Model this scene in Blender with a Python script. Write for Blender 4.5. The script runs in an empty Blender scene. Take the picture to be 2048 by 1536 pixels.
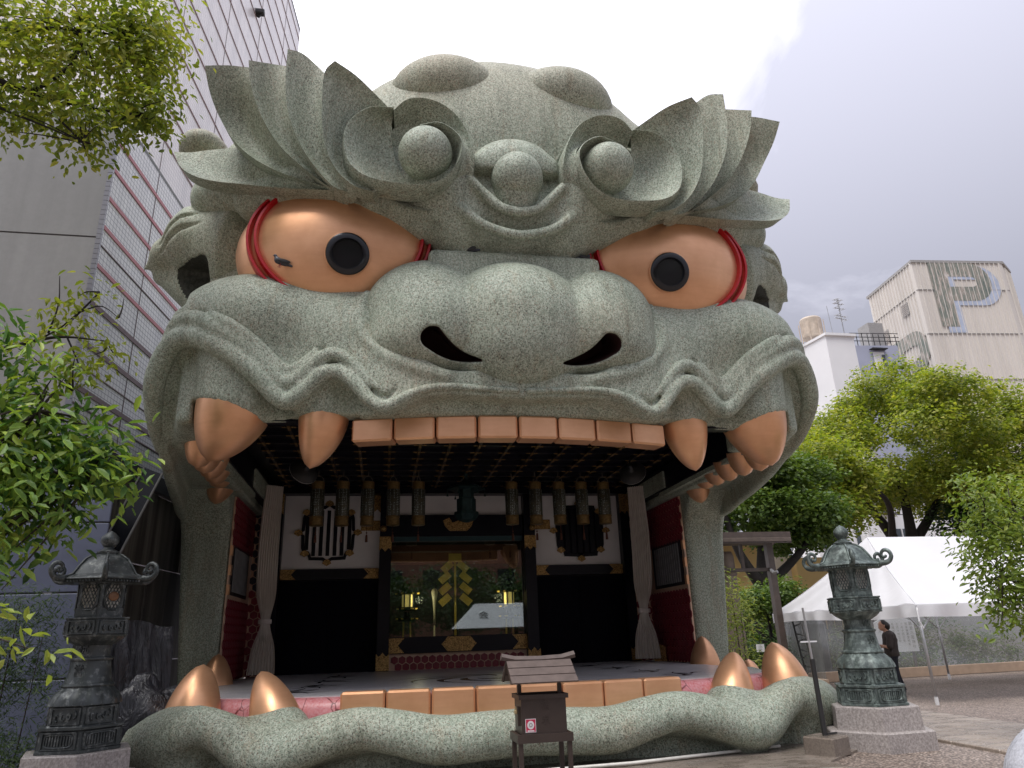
import bpy, math, random
import numpy as np
from mathutils import Vector, Matrix
rad = math.radians
random.seed(7); rng = np.random.default_rng(7)
SC = bpy.context.scene
COL = SC.collection

# ---------------------------------------------------------------- camera
def cam_axes(p, yaw, roll):
    fw = Vector((math.sin(yaw)*math.cos(p), math.cos(yaw)*math.cos(p), math.sin(p)))
    r = Vector((math.cos(yaw), -math.sin(yaw), 0)); u = r.cross(fw)
    return math.cos(roll)*r - math.sin(roll)*u, math.sin(roll)*r + math.cos(roll)*u, fw
cr, cu, cf = cam_axes(rad(19.5), rad(10.5), rad(2.0))
cd = bpy.data.cameras.new('camera'); cam = bpy.data.objects.new('camera', cd); COL.objects.link(cam)
cam.matrix_world = Matrix(((cr.x, cu.x, -cf.x, -2.0), (cr.y, cu.y, -cf.y, 0.0), (cr.z, cu.z, -cf.z, 1.75), (0, 0, 0, 1)))
cd.sensor_width = 36; cd.sensor_fit = 'HORIZONTAL'; cd.lens = 36*1420/2048
cd.clip_start = 0.05; cd.clip_end = 3000
SC.camera = cam

# ---------------------------------------------------------------- world, sun, exposure
SUN_EL, SUN_ROT = rad(66), rad(222)
W = bpy.data.worlds.new('World'); SC.world = W; W.use_nodes = True
nt = W.node_tree; nt.nodes.clear()
def wn(t, **k):
    n = nt.nodes.new(t)
    for a, b in k.items(): setattr(n, a, b)
    return n
wo = wn('ShaderNodeOutputWorld'); wb = wn('ShaderNodeBackground'); wb.inputs['Strength'].default_value = 0.1
sky = wn('ShaderNodeTexSky', sky_type='NISHITA'); sky.sun_disc = False
sky.sun_elevation = SUN_EL; sky.sun_rotation = SUN_ROT; sky.air_density = 1.6; sky.dust_density = 4
tc = wn('ShaderNodeTexCoord')
mp = wn('ShaderNodeMapping'); mp.inputs['Scale'].default_value = (1.0, 1.0, 1.7); mp.inputs['Rotation'].default_value = (0.1, 0.35, 0.2)
n1 = wn('ShaderNodeTexNoise'); n1.inputs['Scale'].default_value = 2.6; n1.inputs['Detail'].default_value = 8; n1.inputs['Roughness'].default_value = 0.56; n1.inputs['Distortion'].default_value = 0.35
sep = wn('ShaderNodeSeparateXYZ')
# the overcast is whitest towards the north-west
dotn = wn('ShaderNodeVectorMath', operation='DOT_PRODUCT'); dotn.inputs[1].default_value = Vector((-0.42, 0.62, 0.66)).normalized()
add = wn('ShaderNodeMath', operation='MULTIPLY_ADD'); add.inputs[1].default_value = 0.62; add.inputs[2].default_value = -0.42
sm = wn('ShaderNodeMath', operation='ADD')
ramp = wn('ShaderNodeValToRGB')
el = ramp.color_ramp.elements
el[0].position = 0.37; el[0].color = (2.3, 2.3, 2.72, 1)
el[1].position = 0.72; el[1].color = (8.2, 8.15, 8.4, 1)
e = el.new(0.45); e.color = (3.2, 3.18, 3.68, 1)
e = el.new(0.545); e.color = (4.8, 4.76, 5.3, 1)
mix = wn('ShaderNodeMix', data_type='RGBA'); mix.inputs['Factor'].default_value = 0.94
L = nt.links.new
L(tc.outputs['Generated'], mp.inputs['Vector']); L(mp.outputs[0], n1.inputs['Vector'])
L(tc.outputs['Generated'], dotn.inputs[0]); L(dotn.outputs['Value'], add.inputs[0])
L(n1.outputs['Fac'], sm.inputs[0]); L(add.outputs[0], sm.inputs[1]); L(sm.outputs[0], ramp.inputs['Fac'])
# an overcast sky is brighter overhead than at the horizon
zg = wn('ShaderNodeMapRange'); zg.inputs[1].default_value = 0.35; zg.inputs[2].default_value = 1.0; zg.inputs[3].default_value = 0.95; zg.inputs[4].default_value = 2.7
L(tc.outputs['Generated'], sep.inputs[0]); L(sep.outputs[2], zg.inputs[0])
vm = wn('ShaderNodeVectorMath', operation='SCALE'); L(ramp.outputs[0], vm.inputs[0]); L(zg.outputs[0], vm.inputs['Scale'])
L(sky.outputs[0], mix.inputs['A']); L(vm.outputs[0], mix.inputs['B'])
L(mix.outputs['Result'], wb.inputs['Color']); L(wb.outputs[0], wo.inputs['Surface'])

sd = bpy.data.lights.new('sun', 'SUN'); sd.energy = 1.4; sd.angle = rad(30); sd.color = (1.0, 0.97, 0.92)
sun = bpy.data.objects.new('sun', sd); COL.objects.link(sun)
sdir = Vector((math.sin(SUN_ROT)*math.cos(SUN_EL), math.cos(SUN_ROT)*math.cos(SUN_EL), math.sin(SUN_EL)))
sun.rotation_euler = sdir.to_track_quat('Z', 'Y').to_euler(); sun.location = (-10, -10, 40)
SC.view_settings.view_transform = 'Standard'; SC.view_settings.look = 'None'
SC.view_settings.gamma = 1; SC.view_settings.use_curve_mapping = False
SC.view_settings.exposure = 1.08
SC.render.engine = 'CYCLES'
SC.cycles.max_bounces = 8; SC.cycles.diffuse_bounces = 4; SC.cycles.glossy_bounces = 3; SC.cycles.transparent_max_bounces = 12
SC.cycles.use_denoising = True

# ---------------------------------------------------------------- materials
class NB:
    def __init__(s, name):
        s.m = bpy.data.materials.new(name); s.m.use_nodes = True; s.t = s.m.node_tree
        s.b = s.t.nodes['Principled BSDF']; s.tc = None
    def n(s, t, ins=None, **k):
        nd = s.t.nodes.new(t)
        for a, b in k.items(): setattr(nd, a, b)
        for a, b in (ins or {}).items():
            if isinstance(b, bpy.types.NodeSocket): s.t.links.new(b, nd.inputs[a])
            else: nd.inputs[a].default_value = b
        return nd
    def co(s, kind='Object', scale=None):
        if s.tc is None: s.tc = s.n('ShaderNodeTexCoord')
        o = s.tc.outputs[kind]
        if scale is not None:
            o = s.n('ShaderNodeMapping', {'Vector': o, 'Scale': scale}).outputs[0]
        return o
    def noise(s, scale, detail=3, rough=0.5, vec=None, dist=0.0):
        return s.n('ShaderNodeTexNoise', {'Vector': vec if vec is not None else s.co(), 'Scale': scale, 'Detail': detail, 'Roughness': rough, 'Distortion': dist}).outputs['Fac']
    def ramp(s, fac, stops, interp='LINEAR'):
        r = s.n('ShaderNodeValToRGB', {'Fac': fac}); cr_ = r.color_ramp; cr_.interpolation = interp
        while len(cr_.elements) < len(stops): cr_.elements.new(0.5)
        for e_, (p, c) in zip(cr_.elements, stops):
            e_.position = p; e_.color = (c, c, c, 1) if isinstance(c, (int, float)) else (*c, 1)
        return r.outputs['Color']
    def mix(s, fac, a, b, mode='MIX'):
        m = s.n('ShaderNodeMix', data_type='RGBA', blend_type=mode)
        for k, v in (('Factor', fac), ('A', a), ('B', b)):
            sock = [i for i in m.inputs if i.name == k and (i.type == 'VALUE' if k == 'Factor' else i.type == 'RGBA')][0]
            if isinstance(v, bpy.types.NodeSocket): s.t.links.new(v, sock)
            elif k == 'Factor': sock.default_value = v
            else: sock.default_value = (*v, 1)
        return [o for o in m.outputs if o.type == 'RGBA'][0]
    def math(s, op, a, b=0.0, c=None):
        d = {0: a, 1: b}
        if c is not None: d[2] = c
        return s.n('ShaderNodeMath', d, operation=op).outputs[0]
    def set(s, **k):
        for a, v in k.items():
            a = {'color': 'Base Color', 'rough': 'Roughness', 'metal': 'Metallic', 'spec': 'Specular IOR Level', 'alpha': 'Alpha', 'trans': 'Transmission Weight', 'coat': 'Coat Weight', 'sss': 'Subsurface Weight'}.get(a, a)
            if isinstance(v, bpy.types.NodeSocket): s.t.links.new(v, s.b.inputs[a])
            elif a == 'Base Color': s.b.inputs[a].default_value = (*v, 1)
            else: s.b.inputs[a].default_value = v
        return s
    def bump(s, h, strength=0.3, dist=0.02):
        b = s.n('ShaderNodeBump', {'Height': h, 'Strength': strength, 'Distance': dist})
        s.t.links.new(b.outputs[0], s.b.inputs['Normal']); return s
MAT = {}
def simple(name, col, rough=0.6, metal=0.0, var=0.15, scale=6.0, bump=0.0, bscale=40.0, spec=None, coat=None):
    nb = NB(name)
    f = nb.noise(scale, 4, 0.6)
    d = tuple(c*(1-var) for c in col); l = tuple(min(1, c*(1+var)) for c in col)
    nb.set(color=nb.ramp(f, [(0.3, d), (0.7, l)]), rough=rough, metal=metal)
    if spec is not None: nb.set(spec=spec)
    if coat is not None: nb.set(coat=coat)
    if bump: nb.bump(nb.noise(bscale, 3), bump, 0.01)
    MAT[name] = nb.m; return nb.m

def stone_mat(name, light, mid, rust, grain=30.0, brown=0.35, dark=1.0):
    nb = NB(name); co = nb.co()
    g1 = nb.noise(grain, 2.5, 0.65, co); g2 = nb.noise(grain*0.62, 2, 0.6, nb.co('Object', (1, 1, 0.7)))
    big = nb.noise(0.55, 4, 0.55, co); med = nb.noise(2.6, 4, 0.6, co)
    base = nb.mix(nb.ramp(g2, [(0.40, 0.0), (0.60, 1.0)]), mid, light)
    base = nb.mix(nb.ramp(nb.noise(grain*0.8, 2, 0.6, nb.co('Object', (1.3, 0.8, 1))), [(0.56, 0.0), (0.68, 0.75)]), base, rust)
    base = nb.mix(nb.ramp(nb.math('ADD', g1, nb.math('MULTIPLY', nb.math('SUBTRACT', nb.noise(1.1, 5, 0.65, nb.co('Object', (1, 1, 0.55))), 0.5), -0.16)), [(0.34, 0.92), (0.475, 0.0)]), base, (0.07, 0.072, 0.058))
    rs = nb.noise(1.4, 5, 0.65, nb.co('Object', (3.2, 3.2, 0.35)))
    base = nb.mix(nb.ramp(rs, [(0.56, 0.0), (0.70, 0.42)]), base, nb.mix(1.0, base, (0.80, 0.60, 0.48), 'MULTIPLY'))
    # broad weathering: browner on the crown where dirt settles, streaky elsewhere
    geo = nb.n('ShaderNodeNewGeometry'); sp = nb.n('ShaderNodeSeparateXYZ', {0: co}); sn = nb.n('ShaderNodeSeparateXYZ', {0: geo.outputs['Normal']})
    hi = nb.n('ShaderNodeMapRange', {0: sp.outputs[2], 1: 9.3, 2: 11.4}).outputs[0]
    br = nb.math('ADD', nb.math('MULTIPLY', hi, 0.5), nb.ramp(big, [(0.5, 0.0), (0.72, brown)]))
    base = nb.mix(br, base, nb.mix(1.0, base, (0.98, 0.76, 0.66), 'MULTIPLY'))
    streak = nb.noise(1.0, 4, 0.6, nb.co('Object', (5, 5, 0.5)))
    base = nb.mix(nb.ramp(streak, [(0.50, 0.0), (0.70, 0.5)]), base, nb.mix(1.0, base, (0.50, 0.52, 0.49), 'MULTIPLY'))
    base = nb.mix(nb.ramp(med, [(0.45, 0.0), (0.75, 0.3)]), base, nb.mix(1.0, base, (0.72, 0.80, 0.72), 'MULTIPLY'))
    nb.set(color=base, rough=nb.ramp(g1, [(0.3, 0.75), (0.7, 0.5)]), spec=0.35)
    nb.bump(g1, 0.35, 0.02)
    MAT[name] = nb.m; return nb.m
stone_mat('stone', (0.445, 0.495, 0.405), (0.275, 0.325, 0.255), (0.25, 0.165, 0.115), 50.0)
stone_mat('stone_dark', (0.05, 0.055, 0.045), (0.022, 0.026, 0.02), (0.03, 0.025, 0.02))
nb = NB('copper'); c1 = nb.noise(1.7, 4, 0.6); c2 = nb.noise(1.0, 5, 0.6, nb.co('Object', (2, 2, 14)))
nb.set(color=nb.mix(nb.ramp(c2, [(0.4, 0.0), (0.75, 0.4)]), nb.ramp(c1, [(0.3, (0.68, 0.36, 0.19)), (0.7, (0.82, 0.47, 0.27))]), (0.64, 0.32, 0.18)),
       metal=0.62, rough=nb.ramp(nb.noise(2.2, 4, 0.6), [(0.3, 0.33), (0.7, 0.44)]), spec=0.5); MAT['copper'] = nb.m
simple('red_paint', (0.42, 0.006, 0.012), 0.3, 0, 0.1)
simple('black_gloss', (0.008, 0.009, 0.012), 0.22, 0, 0.2)
simple('black_paint', (0.012, 0.012, 0.014), 0.55)
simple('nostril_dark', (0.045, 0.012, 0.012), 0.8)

# ---------------------------------------------------------------- mesh helpers
def mesh_from(name, V, F, smooth=False):
    me = bpy.data.meshes.new(name)
    V = np.asarray(V, np.float32)
    if isinstance(F, np.ndarray):
        n, k = F.shape
        me.vertices.add(len(V)); me.vertices.foreach_set('co', V.ravel())
        me.loops.add(n*k); me.loops.foreach_set('vertex_index', F.astype(np.int32).ravel())
        me.polygons.add(n); me.polygons.foreach_set('loop_start', np.arange(0, n*k, k, dtype=np.int32)); me.polygons.foreach_set('loop_total', np.full(n, k, np.int32))
        me.update(calc_edges=True); me.validate()
    else:
        me.from_pydata([tuple(v) for v in V.tolist()], [], F); me.update()
    if smooth: me.polygons.foreach_set('use_smooth', np.ones(len(me.polygons), bool))
    return me
def link(name, me, mat=None, parent=None, loc=None, rot=None):
    o = bpy.data.objects.new(name, me); COL.objects.link(o)
    if mat is not None and me is not None:
        me.materials.clear(); me.materials.append(MAT[mat] if isinstance(mat, str) else mat)
    if parent is not None: o.parent = parent
    if loc is not None: o.location = loc
    if rot is not None: o.rotation_euler = rot
    return o
def tag(o, label=None, cat=None, group=None, kind=None):
    for k, v in (('label', label), ('category', cat), ('group', group), ('kind', kind)):
        if v: o[k] = v
    return o
def thing(name, label, cat, loc=(0, 0, 0), rz=0.0, group=None):
    o = bpy.data.objects.new(name, None); COL.objects.link(o); o.location = loc; o.rotation_euler = (0, 0, rz); o.empty_display_size = 0.1
    return tag(o, label, cat, group)
class MB:
    """collects shapes and links them as one mesh"""
    def __init__(s): s.v = []; s.f = []
    def add(s, V, F):
        b = len(s.v); s.v += [tuple(map(float, p)) for p in V]; s.f += [tuple(i+b for i in f) for f in F]; return s
    def box(s, c, d, rz=0.0, rx=0.0, ry=0.0, bev=0.0):
        x, y, z = d[0]/2, d[1]/2, d[2]/2
        M = Matrix.Rotation(rz, 3, 'Z') @ Matrix.Rotation(ry, 3, 'Y') @ Matrix.Rotation(rx, 3, 'X'); c = Vector(c)
        if bev <= 0:
            V = [(-x,-y,-z),(x,-y,-z),(x,y,-z),(-x,y,-z),(-x,-y,z),(x,-y,z),(x,y,z),(-x,y,z)]
            F = [(0,3,2,1),(4,5,6,7),(0,1,5,4),(1,2,6,5),(2,3,7,6),(3,0,4,7)]
        else:
            b = min(bev, x*.9, y*.9, z*.9)
            V = []
            for sx in (-1, 1):
                for sy in (-1, 1):
                    for sz in (-1, 1):
                        V += [(sx*(x-b), sy*(y-b), sz*z), (sx*(x-b), sy*y, sz*(z-b)), (sx*x, sy*(y-b), sz*(z-b))]
            F = convex_faces(V)
        return s.add([c + M @ Vector(v) for v in V], F)
    def tube(s, P, r, n=8, cap=True, sy=1.0):
        P = [Vector(p) for p in P]; R = [float(q) for q in r] if hasattr(r, '__len__') else [float(r)]*len(P)
        V = []; F = []; prev = None
        for i, p in enumerate(P):
            t = (P[min(i+1, len(P)-1)] - P[max(i-1, 0)]).normalized()
            if prev is None:
                up = Vector((0, 0, 1)) if abs(t.z) < 0.9 else Vector((0, 1, 0)); a = t.cross(up).normalized()
            else: a = (prev - t*prev.dot(t)).normalized()
            prev = a; b = t.cross(a)
            for k in range(n):
                q = 2*math.pi*k/n; V.append(p + R[i]*(math.cos(q)*a + sy*math.sin(q)*b))
        for i in range(len(P)-1):
            for k in range(n):
                F.append((i*n+k, i*n+(k+1) % n, (i+1)*n+(k+1) % n, (i+1)*n+k))
        if cap:
            F.append(tuple(range(n-1, -1, -1))); F.append(tuple((len(P)-1)*n+k for k in range(n)))
        return s.add(V, F)
    def lathe(s, prof, n=24, c=(0, 0, 0), ph=0.0, cap=True, scale=(1, 1)):
        V = []; F = []
        for (r, z) in prof:
            for k in range(n):
                q = 2*math.pi*k/n + ph; V.append((c[0]+r*math.cos(q)*scale[0], c[1]+r*math.sin(q)*scale[1], c[2]+z))
        m = len(prof)
        for i in range(m-1):
            for k in range(n): F.append((i*n+k, i*n+(k+1) % n, (i+1)*n+(k+1) % n, (i+1)*n+k))
        if cap: F.append(tuple(range(n-1, -1, -1))); F.append(tuple((m-1)*n+k for k in range(n)))
        return s.add(V, F)
    def prism(s, poly, h0, h1, axis='z', off=(0, 0, 0)):
        """extrude a CCW polygon; axis z: (x,y)->z ; axis y: (x,z)->y ; axis x: (y,z)->x"""
        n = len(poly)
        def pt(a, b, h): return {'z': (a, b, h), 'y': (a, h, b), 'x': (h, a, b)}[axis]
        V = [pt(a, b, h0) for a, b in poly] + [pt(a, b, h1) for a, b in poly]
        V = [tuple(v[i]+off[i] for i in range(3)) for v in V]
        F = [tuple(range(n-1, -1, -1)), tuple(range(n, 2*n))] + [(i, (i+1) % n, n+(i+1) % n, n+i) for i in range(n)]
        if (axis == 'y') != (h1 < h0): F = [f[::-1] for f in F]
        return s.add(V, F)
    def grid(s, P):
        P = np.asarray(P); a, b = P.shape[:2]
        return s.add(P.reshape(-1, 3), [(i*b+j, (i+1)*b+j, (i+1)*b+j+1, i*b+j+1) for i in range(a-1) for j in range(b-1)])
    def sphere(s, c, r, n=16, m=10, sc=(1, 1, 1)):
        V = []; F = []
        for i in range(m+1):
            t = math.pi*i/m
            for k in range(n):
                q = 2*math.pi*k/n; V.append((c[0]+r*sc[0]*math.sin(t)*math.cos(q), c[1]+r*sc[1]*math.sin(t)*math.sin(q), c[2]+r*sc[2]*math.cos(t)))
        for i in range(m):
            for k in range(n): F.append((i*n+k, (i+1)*n+k, (i+1)*n+(k+1) % n, i*n+(k+1) % n))
        return s.add(V, F)
    def mesh(s, name, smooth=False):
        me = mesh_from(name, np.array(s.v), s.f, smooth); me.validate(); return me
    def build(s, name, mat, parent=None, smooth=False, loc=None, rot=None, fix=False, sharp=None):
        me = s.mesh(name, smooth)
        if fix:
            import bmesh
            bm = bmesh.new(); bm.from_mesh(me); bmesh.ops.remove_doubles(bm, verts=bm.verts, dist=1e-5); bmesh.ops.recalc_face_normals(bm, faces=bm.faces); bm.to_mesh(me); bm.free()
            if smooth: me.polygons.foreach_set('use_smooth', np.ones(len(me.polygons), bool))
        if sharp is not None:
            me.polygons.foreach_set('use_smooth', np.ones(len(me.polygons), bool)); me.set_sharp_from_angle(angle=rad(sharp))
        return link(name, me, mat, parent, loc, rot)
_cf = {}
def convex_faces(V):
    import bmesh
    bm = bmesh.new(); vs = [bm.verts.new(v) for v in V]; bm.verts.index_update()
    bmesh.ops.convex_hull(bm, input=vs); bmesh.ops.dissolve_limit(bm, angle_limit=0.01, verts=bm.verts, edges=bm.edges)
    bm.normal_update(); F = [tuple(v.index for v in f.verts) for f in bm.faces]; bm.free(); return F
def mirror_mesh(me, name=None):
    m2 = me.copy(); n = len(m2.vertices); co = np.empty(n*3, np.float32); m2.vertices.foreach_get('co', co); co[0::3] *= -1
    m2.vertices.foreach_set('co', co); m2.flip_normals(); m2.update(); return m2
def catmull(P, m=8):
    P = np.asarray(P, float); n = len(P); out = []
    Q = np.vstack([2*P[0]-P[1], P, 2*P[-1]-P[-2]])
    for i in range(n-1):
        a, b, c, d = Q[i:i+4]
        for t in np.linspace(0, 1, m, endpoint=False):
            out.append(0.5*((2*b)+(-a+c)*t+(2*a-5*b+4*c-d)*t*t+(-a+3*b-3*c+d)*t**3))
    out.append(P[-1]); return np.array(out)
def resample(P, n, m=10):
    C_ = catmull(P, m); d = np.r_[0, np.cumsum(np.linalg.norm(np.diff(C_, axis=0), axis=1))]
    t = np.linspace(0, d[-1], n); return np.stack([np.interp(t, d, C_[:, k]) for k in range(C_.shape[1])], 1)
_txt = {}
def text_mesh(s, depth=0.0, size=1.0, key=None):
    k = (s, depth, size)
    if k in _txt: return _txt[k]
    cu_ = bpy.data.curves.new('lettering', 'FONT'); cu_.body = s; cu_.size = size; cu_.extrude = depth; cu_.align_x = 'CENTER'; cu_.align_y = 'CENTER'; cu_.resolution_u = 3
    o = bpy.data.objects.new('lettering', cu_); COL.objects.link(o)
    dg = bpy.context.evaluated_depsgraph_get(); dg.update()
    me = bpy.data.meshes.new_from_object(o.evaluated_get(dg)); bpy.data.objects.remove(o); bpy.data.curves.remove(cu_)
    me.name = 'lettering'; _txt[k] = me; return me

# ---------------------------------------------------------------- distance fields
def smin(a, b, k):
    if k <= 0: return np.minimum(a, b)
    h = np.maximum(k-np.abs(a-b), 0)/k; return np.minimum(a, b)-h*h*k*0.25
def smax(a, b, k): return -smin(-a, -b, k)
def ell(c, r, ry=0.0, rz=0.0):
    cy, sy = math.cos(ry), math.sin(ry)
    def f(X, Y, Z):
        x, y, z = X-c[0], Y-c[1], Z-c[2]
        if ry: x, z = cy*x-sy*z, sy*x+cy*z
        if rz: x, y = math.cos(rz)*x+math.sin(rz)*y, -math.sin(rz)*x+math.cos(rz)*y
        k0 = np.sqrt((x/r[0])**2+(y/r[1])**2+(z/r[2])**2); k1 = np.sqrt((x/r[0]**2)**2+(y/r[1]**2)**2+(z/r[2]**2)**2)
        return k0*(k0-1)/np.maximum(k1, 1e-6)
    return f
def rbox(c, h, r):
    def f(X, Y, Z):
        qx, qy, qz = np.abs(X-c[0])-h[0]+r, np.abs(Y-c[1])-h[1]+r, np.abs(Z-c[2])-h[2]+r
        return np.sqrt(np.maximum(qx, 0)**2+np.maximum(qy, 0)**2+np.maximum(qz, 0)**2)+np.minimum(np.maximum(np.maximum(qx, qy), qz), 0)-r
    return f
def cap(a, b, ra, rb):
    a = np.array(a, float); d = np.array(b, float)-a; dd = float(d@d)
    def f(X, Y, Z):
        t = np.clip(((X-a[0])*d[0]+(Y-a[1])*d[1]+(Z-a[2])*d[2])/dd, 0, 1)
        return np.sqrt((X-a[0]-t*d[0])**2+(Y-a[1]-t*d[1])**2+(Z-a[2]-t*d[2])**2)-(ra+(rb-ra)*t)
    return f
class Field:
    def __init__(s, xs, ys, zs):
        s.xs, s.ys, s.zs = [np.asarray(a, np.float32) for a in (xs, ys, zs)]
        s.V = np.full((len(xs), len(ys), len(zs)), 9.0, np.float32)
    def sl(s, lo, hi):
        return tuple(slice(max(0, np.searchsorted(a, l)-1), min(len(a), np.searchsorted(a, h)+1)) for a, l, h in zip((s.xs, s.ys, s.zs), lo, hi))
    def op(s, fn, mode='u', k=0.0, lo=(-99,)*3, hi=(99,)*3):
        S = s.sl(lo, hi); X = s.xs[S[0]][:, None, None]; Y = s.ys[S[1]][None, :, None]; Z = s.zs[S[2]][None, None, :]
        d = fn(X, Y, Z).astype(np.float32); v = s.V[S]
        s.V[S] = smin(v, d, k) if mode == 'u' else (smax(v, -d, k) if mode == 's' else smax(v, d, k)); return s
    def path(s, P, R, mode='u', k=0.05):
        P = np.asarray(P, float); R = np.broadcast_to(np.asarray(R, float), (len(P),))
        T = Field.__new__(Field); T.xs, T.ys, T.zs = s.xs, s.ys, s.zs; T.V = np.full_like(s.V, 9.0)
        for i in range(len(P)-1):
            m = max(R[i], R[i+1])+k+0.15
            T.op(cap(P[i], P[i+1], R[i], R[i+1]), 'u', 0, np.minimum(P[i], P[i+1])-m, np.maximum(P[i], P[i+1])+m)
        s.V = smin(s.V, T.V, k) if mode == 'u' else smax(s.V, -T.V, k); return s
    def mesh(s, name, mirror=False):
        V, xs = s.V, s.xs
        if mirror:   # xs starts at 0
            V = np.concatenate([V[:0:-1], V], 0); xs = np.concatenate([-xs[:0:-1], xs])
        return mesh_from(name, *surface_nets(V, xs, s.ys, s.zs), smooth=True)
def surface_nets(V, xs, ys, zs):
    s = V < 0; c = np.zeros(tuple(n-1 for n in V.shape), np.int8)
    for i in (0, 1):
        for j in (0, 1):
            for k in (0, 1): c += s[i:V.shape[0]-1+i, j:V.shape[1]-1+j, k:V.shape[2]-1+k]
    act = np.argwhere((c > 0) & (c < 8)); idx = np.full(c.shape, -1, np.int32); idx[tuple(act.T)] = np.arange(len(act))
    acc = np.zeros((len(act), 3), np.float32); cnt = np.zeros(len(act), np.float32)
    offs = [(i, j, k) for i in (0, 1) for j in (0, 1) for k in (0, 1)]
    for a in offs:
        for ax in range(3):
            if a[ax]: continue
            b = list(a); b[ax] = 1
            va = V[tuple((act+np.array(a)).T)]; vb = V[tuple((act+np.array(b)).T)]
            m = (va < 0) != (vb < 0); t = np.where(m, va/np.where(m, va-vb, 1), 0)
            p = np.tile(np.array(a, np.float32), (len(act), 1)); p[:, ax] = t
            acc += p*m[:, None]; cnt += m
    fr = acc/cnt[:, None]; P = np.empty_like(fr)
    for ax, g in enumerate((xs, ys, zs)):
        i = act[:, ax]; P[:, ax] = g[i]+(g[i+1]-g[i])*fr[:, ax]
    Q = []
    for ax in range(3):
        u, w = [(1, 2), (2, 0), (0, 1)][ax]
        sh = [slice(None)]*3; sh2 = [slice(None)]*3; sh[ax] = slice(0, -1); sh2[ax] = slice(1, None)
        A = s[tuple(sh)]; B = s[tuple(sh2)]
        e = np.argwhere(A != B); ok = (e[:, u] > 0) & (e[:, w] > 0) & (e[:, u] < V.shape[u]-1) & (e[:, w] < V.shape[w]-1); e = e[ok]
        d = lambda a, b: idx[tuple((e - np.eye(3, dtype=int)[u]*a - np.eye(3, dtype=int)[w]*b).T)]
        q = np.stack([d(1, 1), d(0, 1), d(0, 0), d(1, 0)], 1)
        fl = ~A[tuple(e.T)]; q[fl] = q[fl][:, ::-1]; Q.append(q)
    return P, np.concatenate(Q)

def face_arrays(me):
    v = np.empty(len(me.vertices)*3, np.float32); me.vertices.foreach_get('co', v); f = np.empty(len(me.polygons)*4, np.int32); me.polygons.foreach_get('vertices', f); return v.reshape(-1, 3), f.reshape(-1, 4)
def sample(V, f_, Q):
    ix = []
    for a, g in enumerate((f_.xs, f_.ys, f_.zs)):
        i = np.clip(np.searchsorted(g, Q[:, a])-1, 0, len(g)-2); ix.append((i, (Q[:, a]-g[i])/(g[i+1]-g[i])))
    out = 0
    for dx in (0, 1):
        for dy in (0, 1):
            for dz in (0, 1): out = out+V[ix[0][0]+dx, ix[1][0]+dy, ix[2][0]+dz]*abs(1-dx-ix[0][1])*abs(1-dy-ix[1][1])*abs(1-dz-ix[2][1])
    return out
# ================================================================ the lion head building
LION = thing('lion_head_building', 'giant grey-green stone lion head with copper eyes and fangs, its open mouth a stage', 'shrine building', (0, 15, 0))
def LP(name, me, mat, parent=None, label=None):
    """part of the lion head, given in world coordinates"""
    o = link(name, me, mat, parent or LION)
    if parent is None: o.location = (0, -15, 0)
    if label: o['label'] = label
    return o
def both(name, me, mat, parent=None):
    a = LP(name, mirror_mesh(me), mat, parent); b = LP(name, me, mat, parent); return a, b

# --- lip line: (x, y, z) from the middle of the mouth round the corner to the rear column
LIP = np.array([(0, 9.98, 5.12), (0.65, 9.94, 5.14), (1.02, 9.92, 5.15), (1.38, 9.9, 5.12), (1.65, 9.92, 5.03), (1.86, 9.94, 4.91), (2.02, 9.95, 4.84), (2.17, 10.01, 4.88), (2.32, 10.07, 5.01), (2.42, 10.11, 5.18), (2.57, 10.17, 5.36),
    (2.77, 10.25, 5.46), (2.97, 10.31, 5.43), (3.13, 10.36, 5.29), (3.3, 10.41, 5.12), (3.49, 10.46, 5.04), (3.64, 10.47, 5.12), (3.77, 10.46, 5.28), (3.95, 10.44, 5.48), (4.2, 10.42, 5.68), (4.51, 10.46, 5.88), (4.81, 10.5, 6.04), (5.08, 10.55, 6.10),
    (5.35, 10.7, 6.08), (5.52, 10.87, 5.9), (5.62, 11.2, 5.5), (5.72, 11.8, 5.1), (5.85, 12.8, 4.78), (6.05, 14, 4.6), (6.3, 15.5, 4.5), (6.5, 17, 4.4), (6.5, 20, 4.4)])
_lc = catmull(LIP, 10)
_lth = np.maximum.accumulate(np.arctan2(_lc[:, 0], 15-_lc[:, 1])); _lz = _lc[:, 2]
def lipz(X, Y): return np.interp(np.arctan2(X, 15-Y), _lth, _lz)
def li(x):
    """curve index where the lip line reaches half-width x (front part)"""
    return int(np.argmax(_lc[:, 0] >= x))
def lip_at(th_from, n, dz=0.0, out=0.0, th_to=None):
    """points on the lip line by arc parameter"""
    i0, i1 = th_from, th_to
    P = resample(_lc[i0:i1], n, 1).copy(); P[:, 2] += dz
    c = np.array([0, 15.0]); d = P[:, :2]-c; d /= np.linalg.norm(d, axis=1)[:, None]; P[:, :2] += d*out; return P
_poly = np.vstack([_lc[:, :2], [(6.5, 20.5), (0, 20.5)]])
_poly = np.vstack([_poly, (_poly*[-1, 1])[::-1]])
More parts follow.
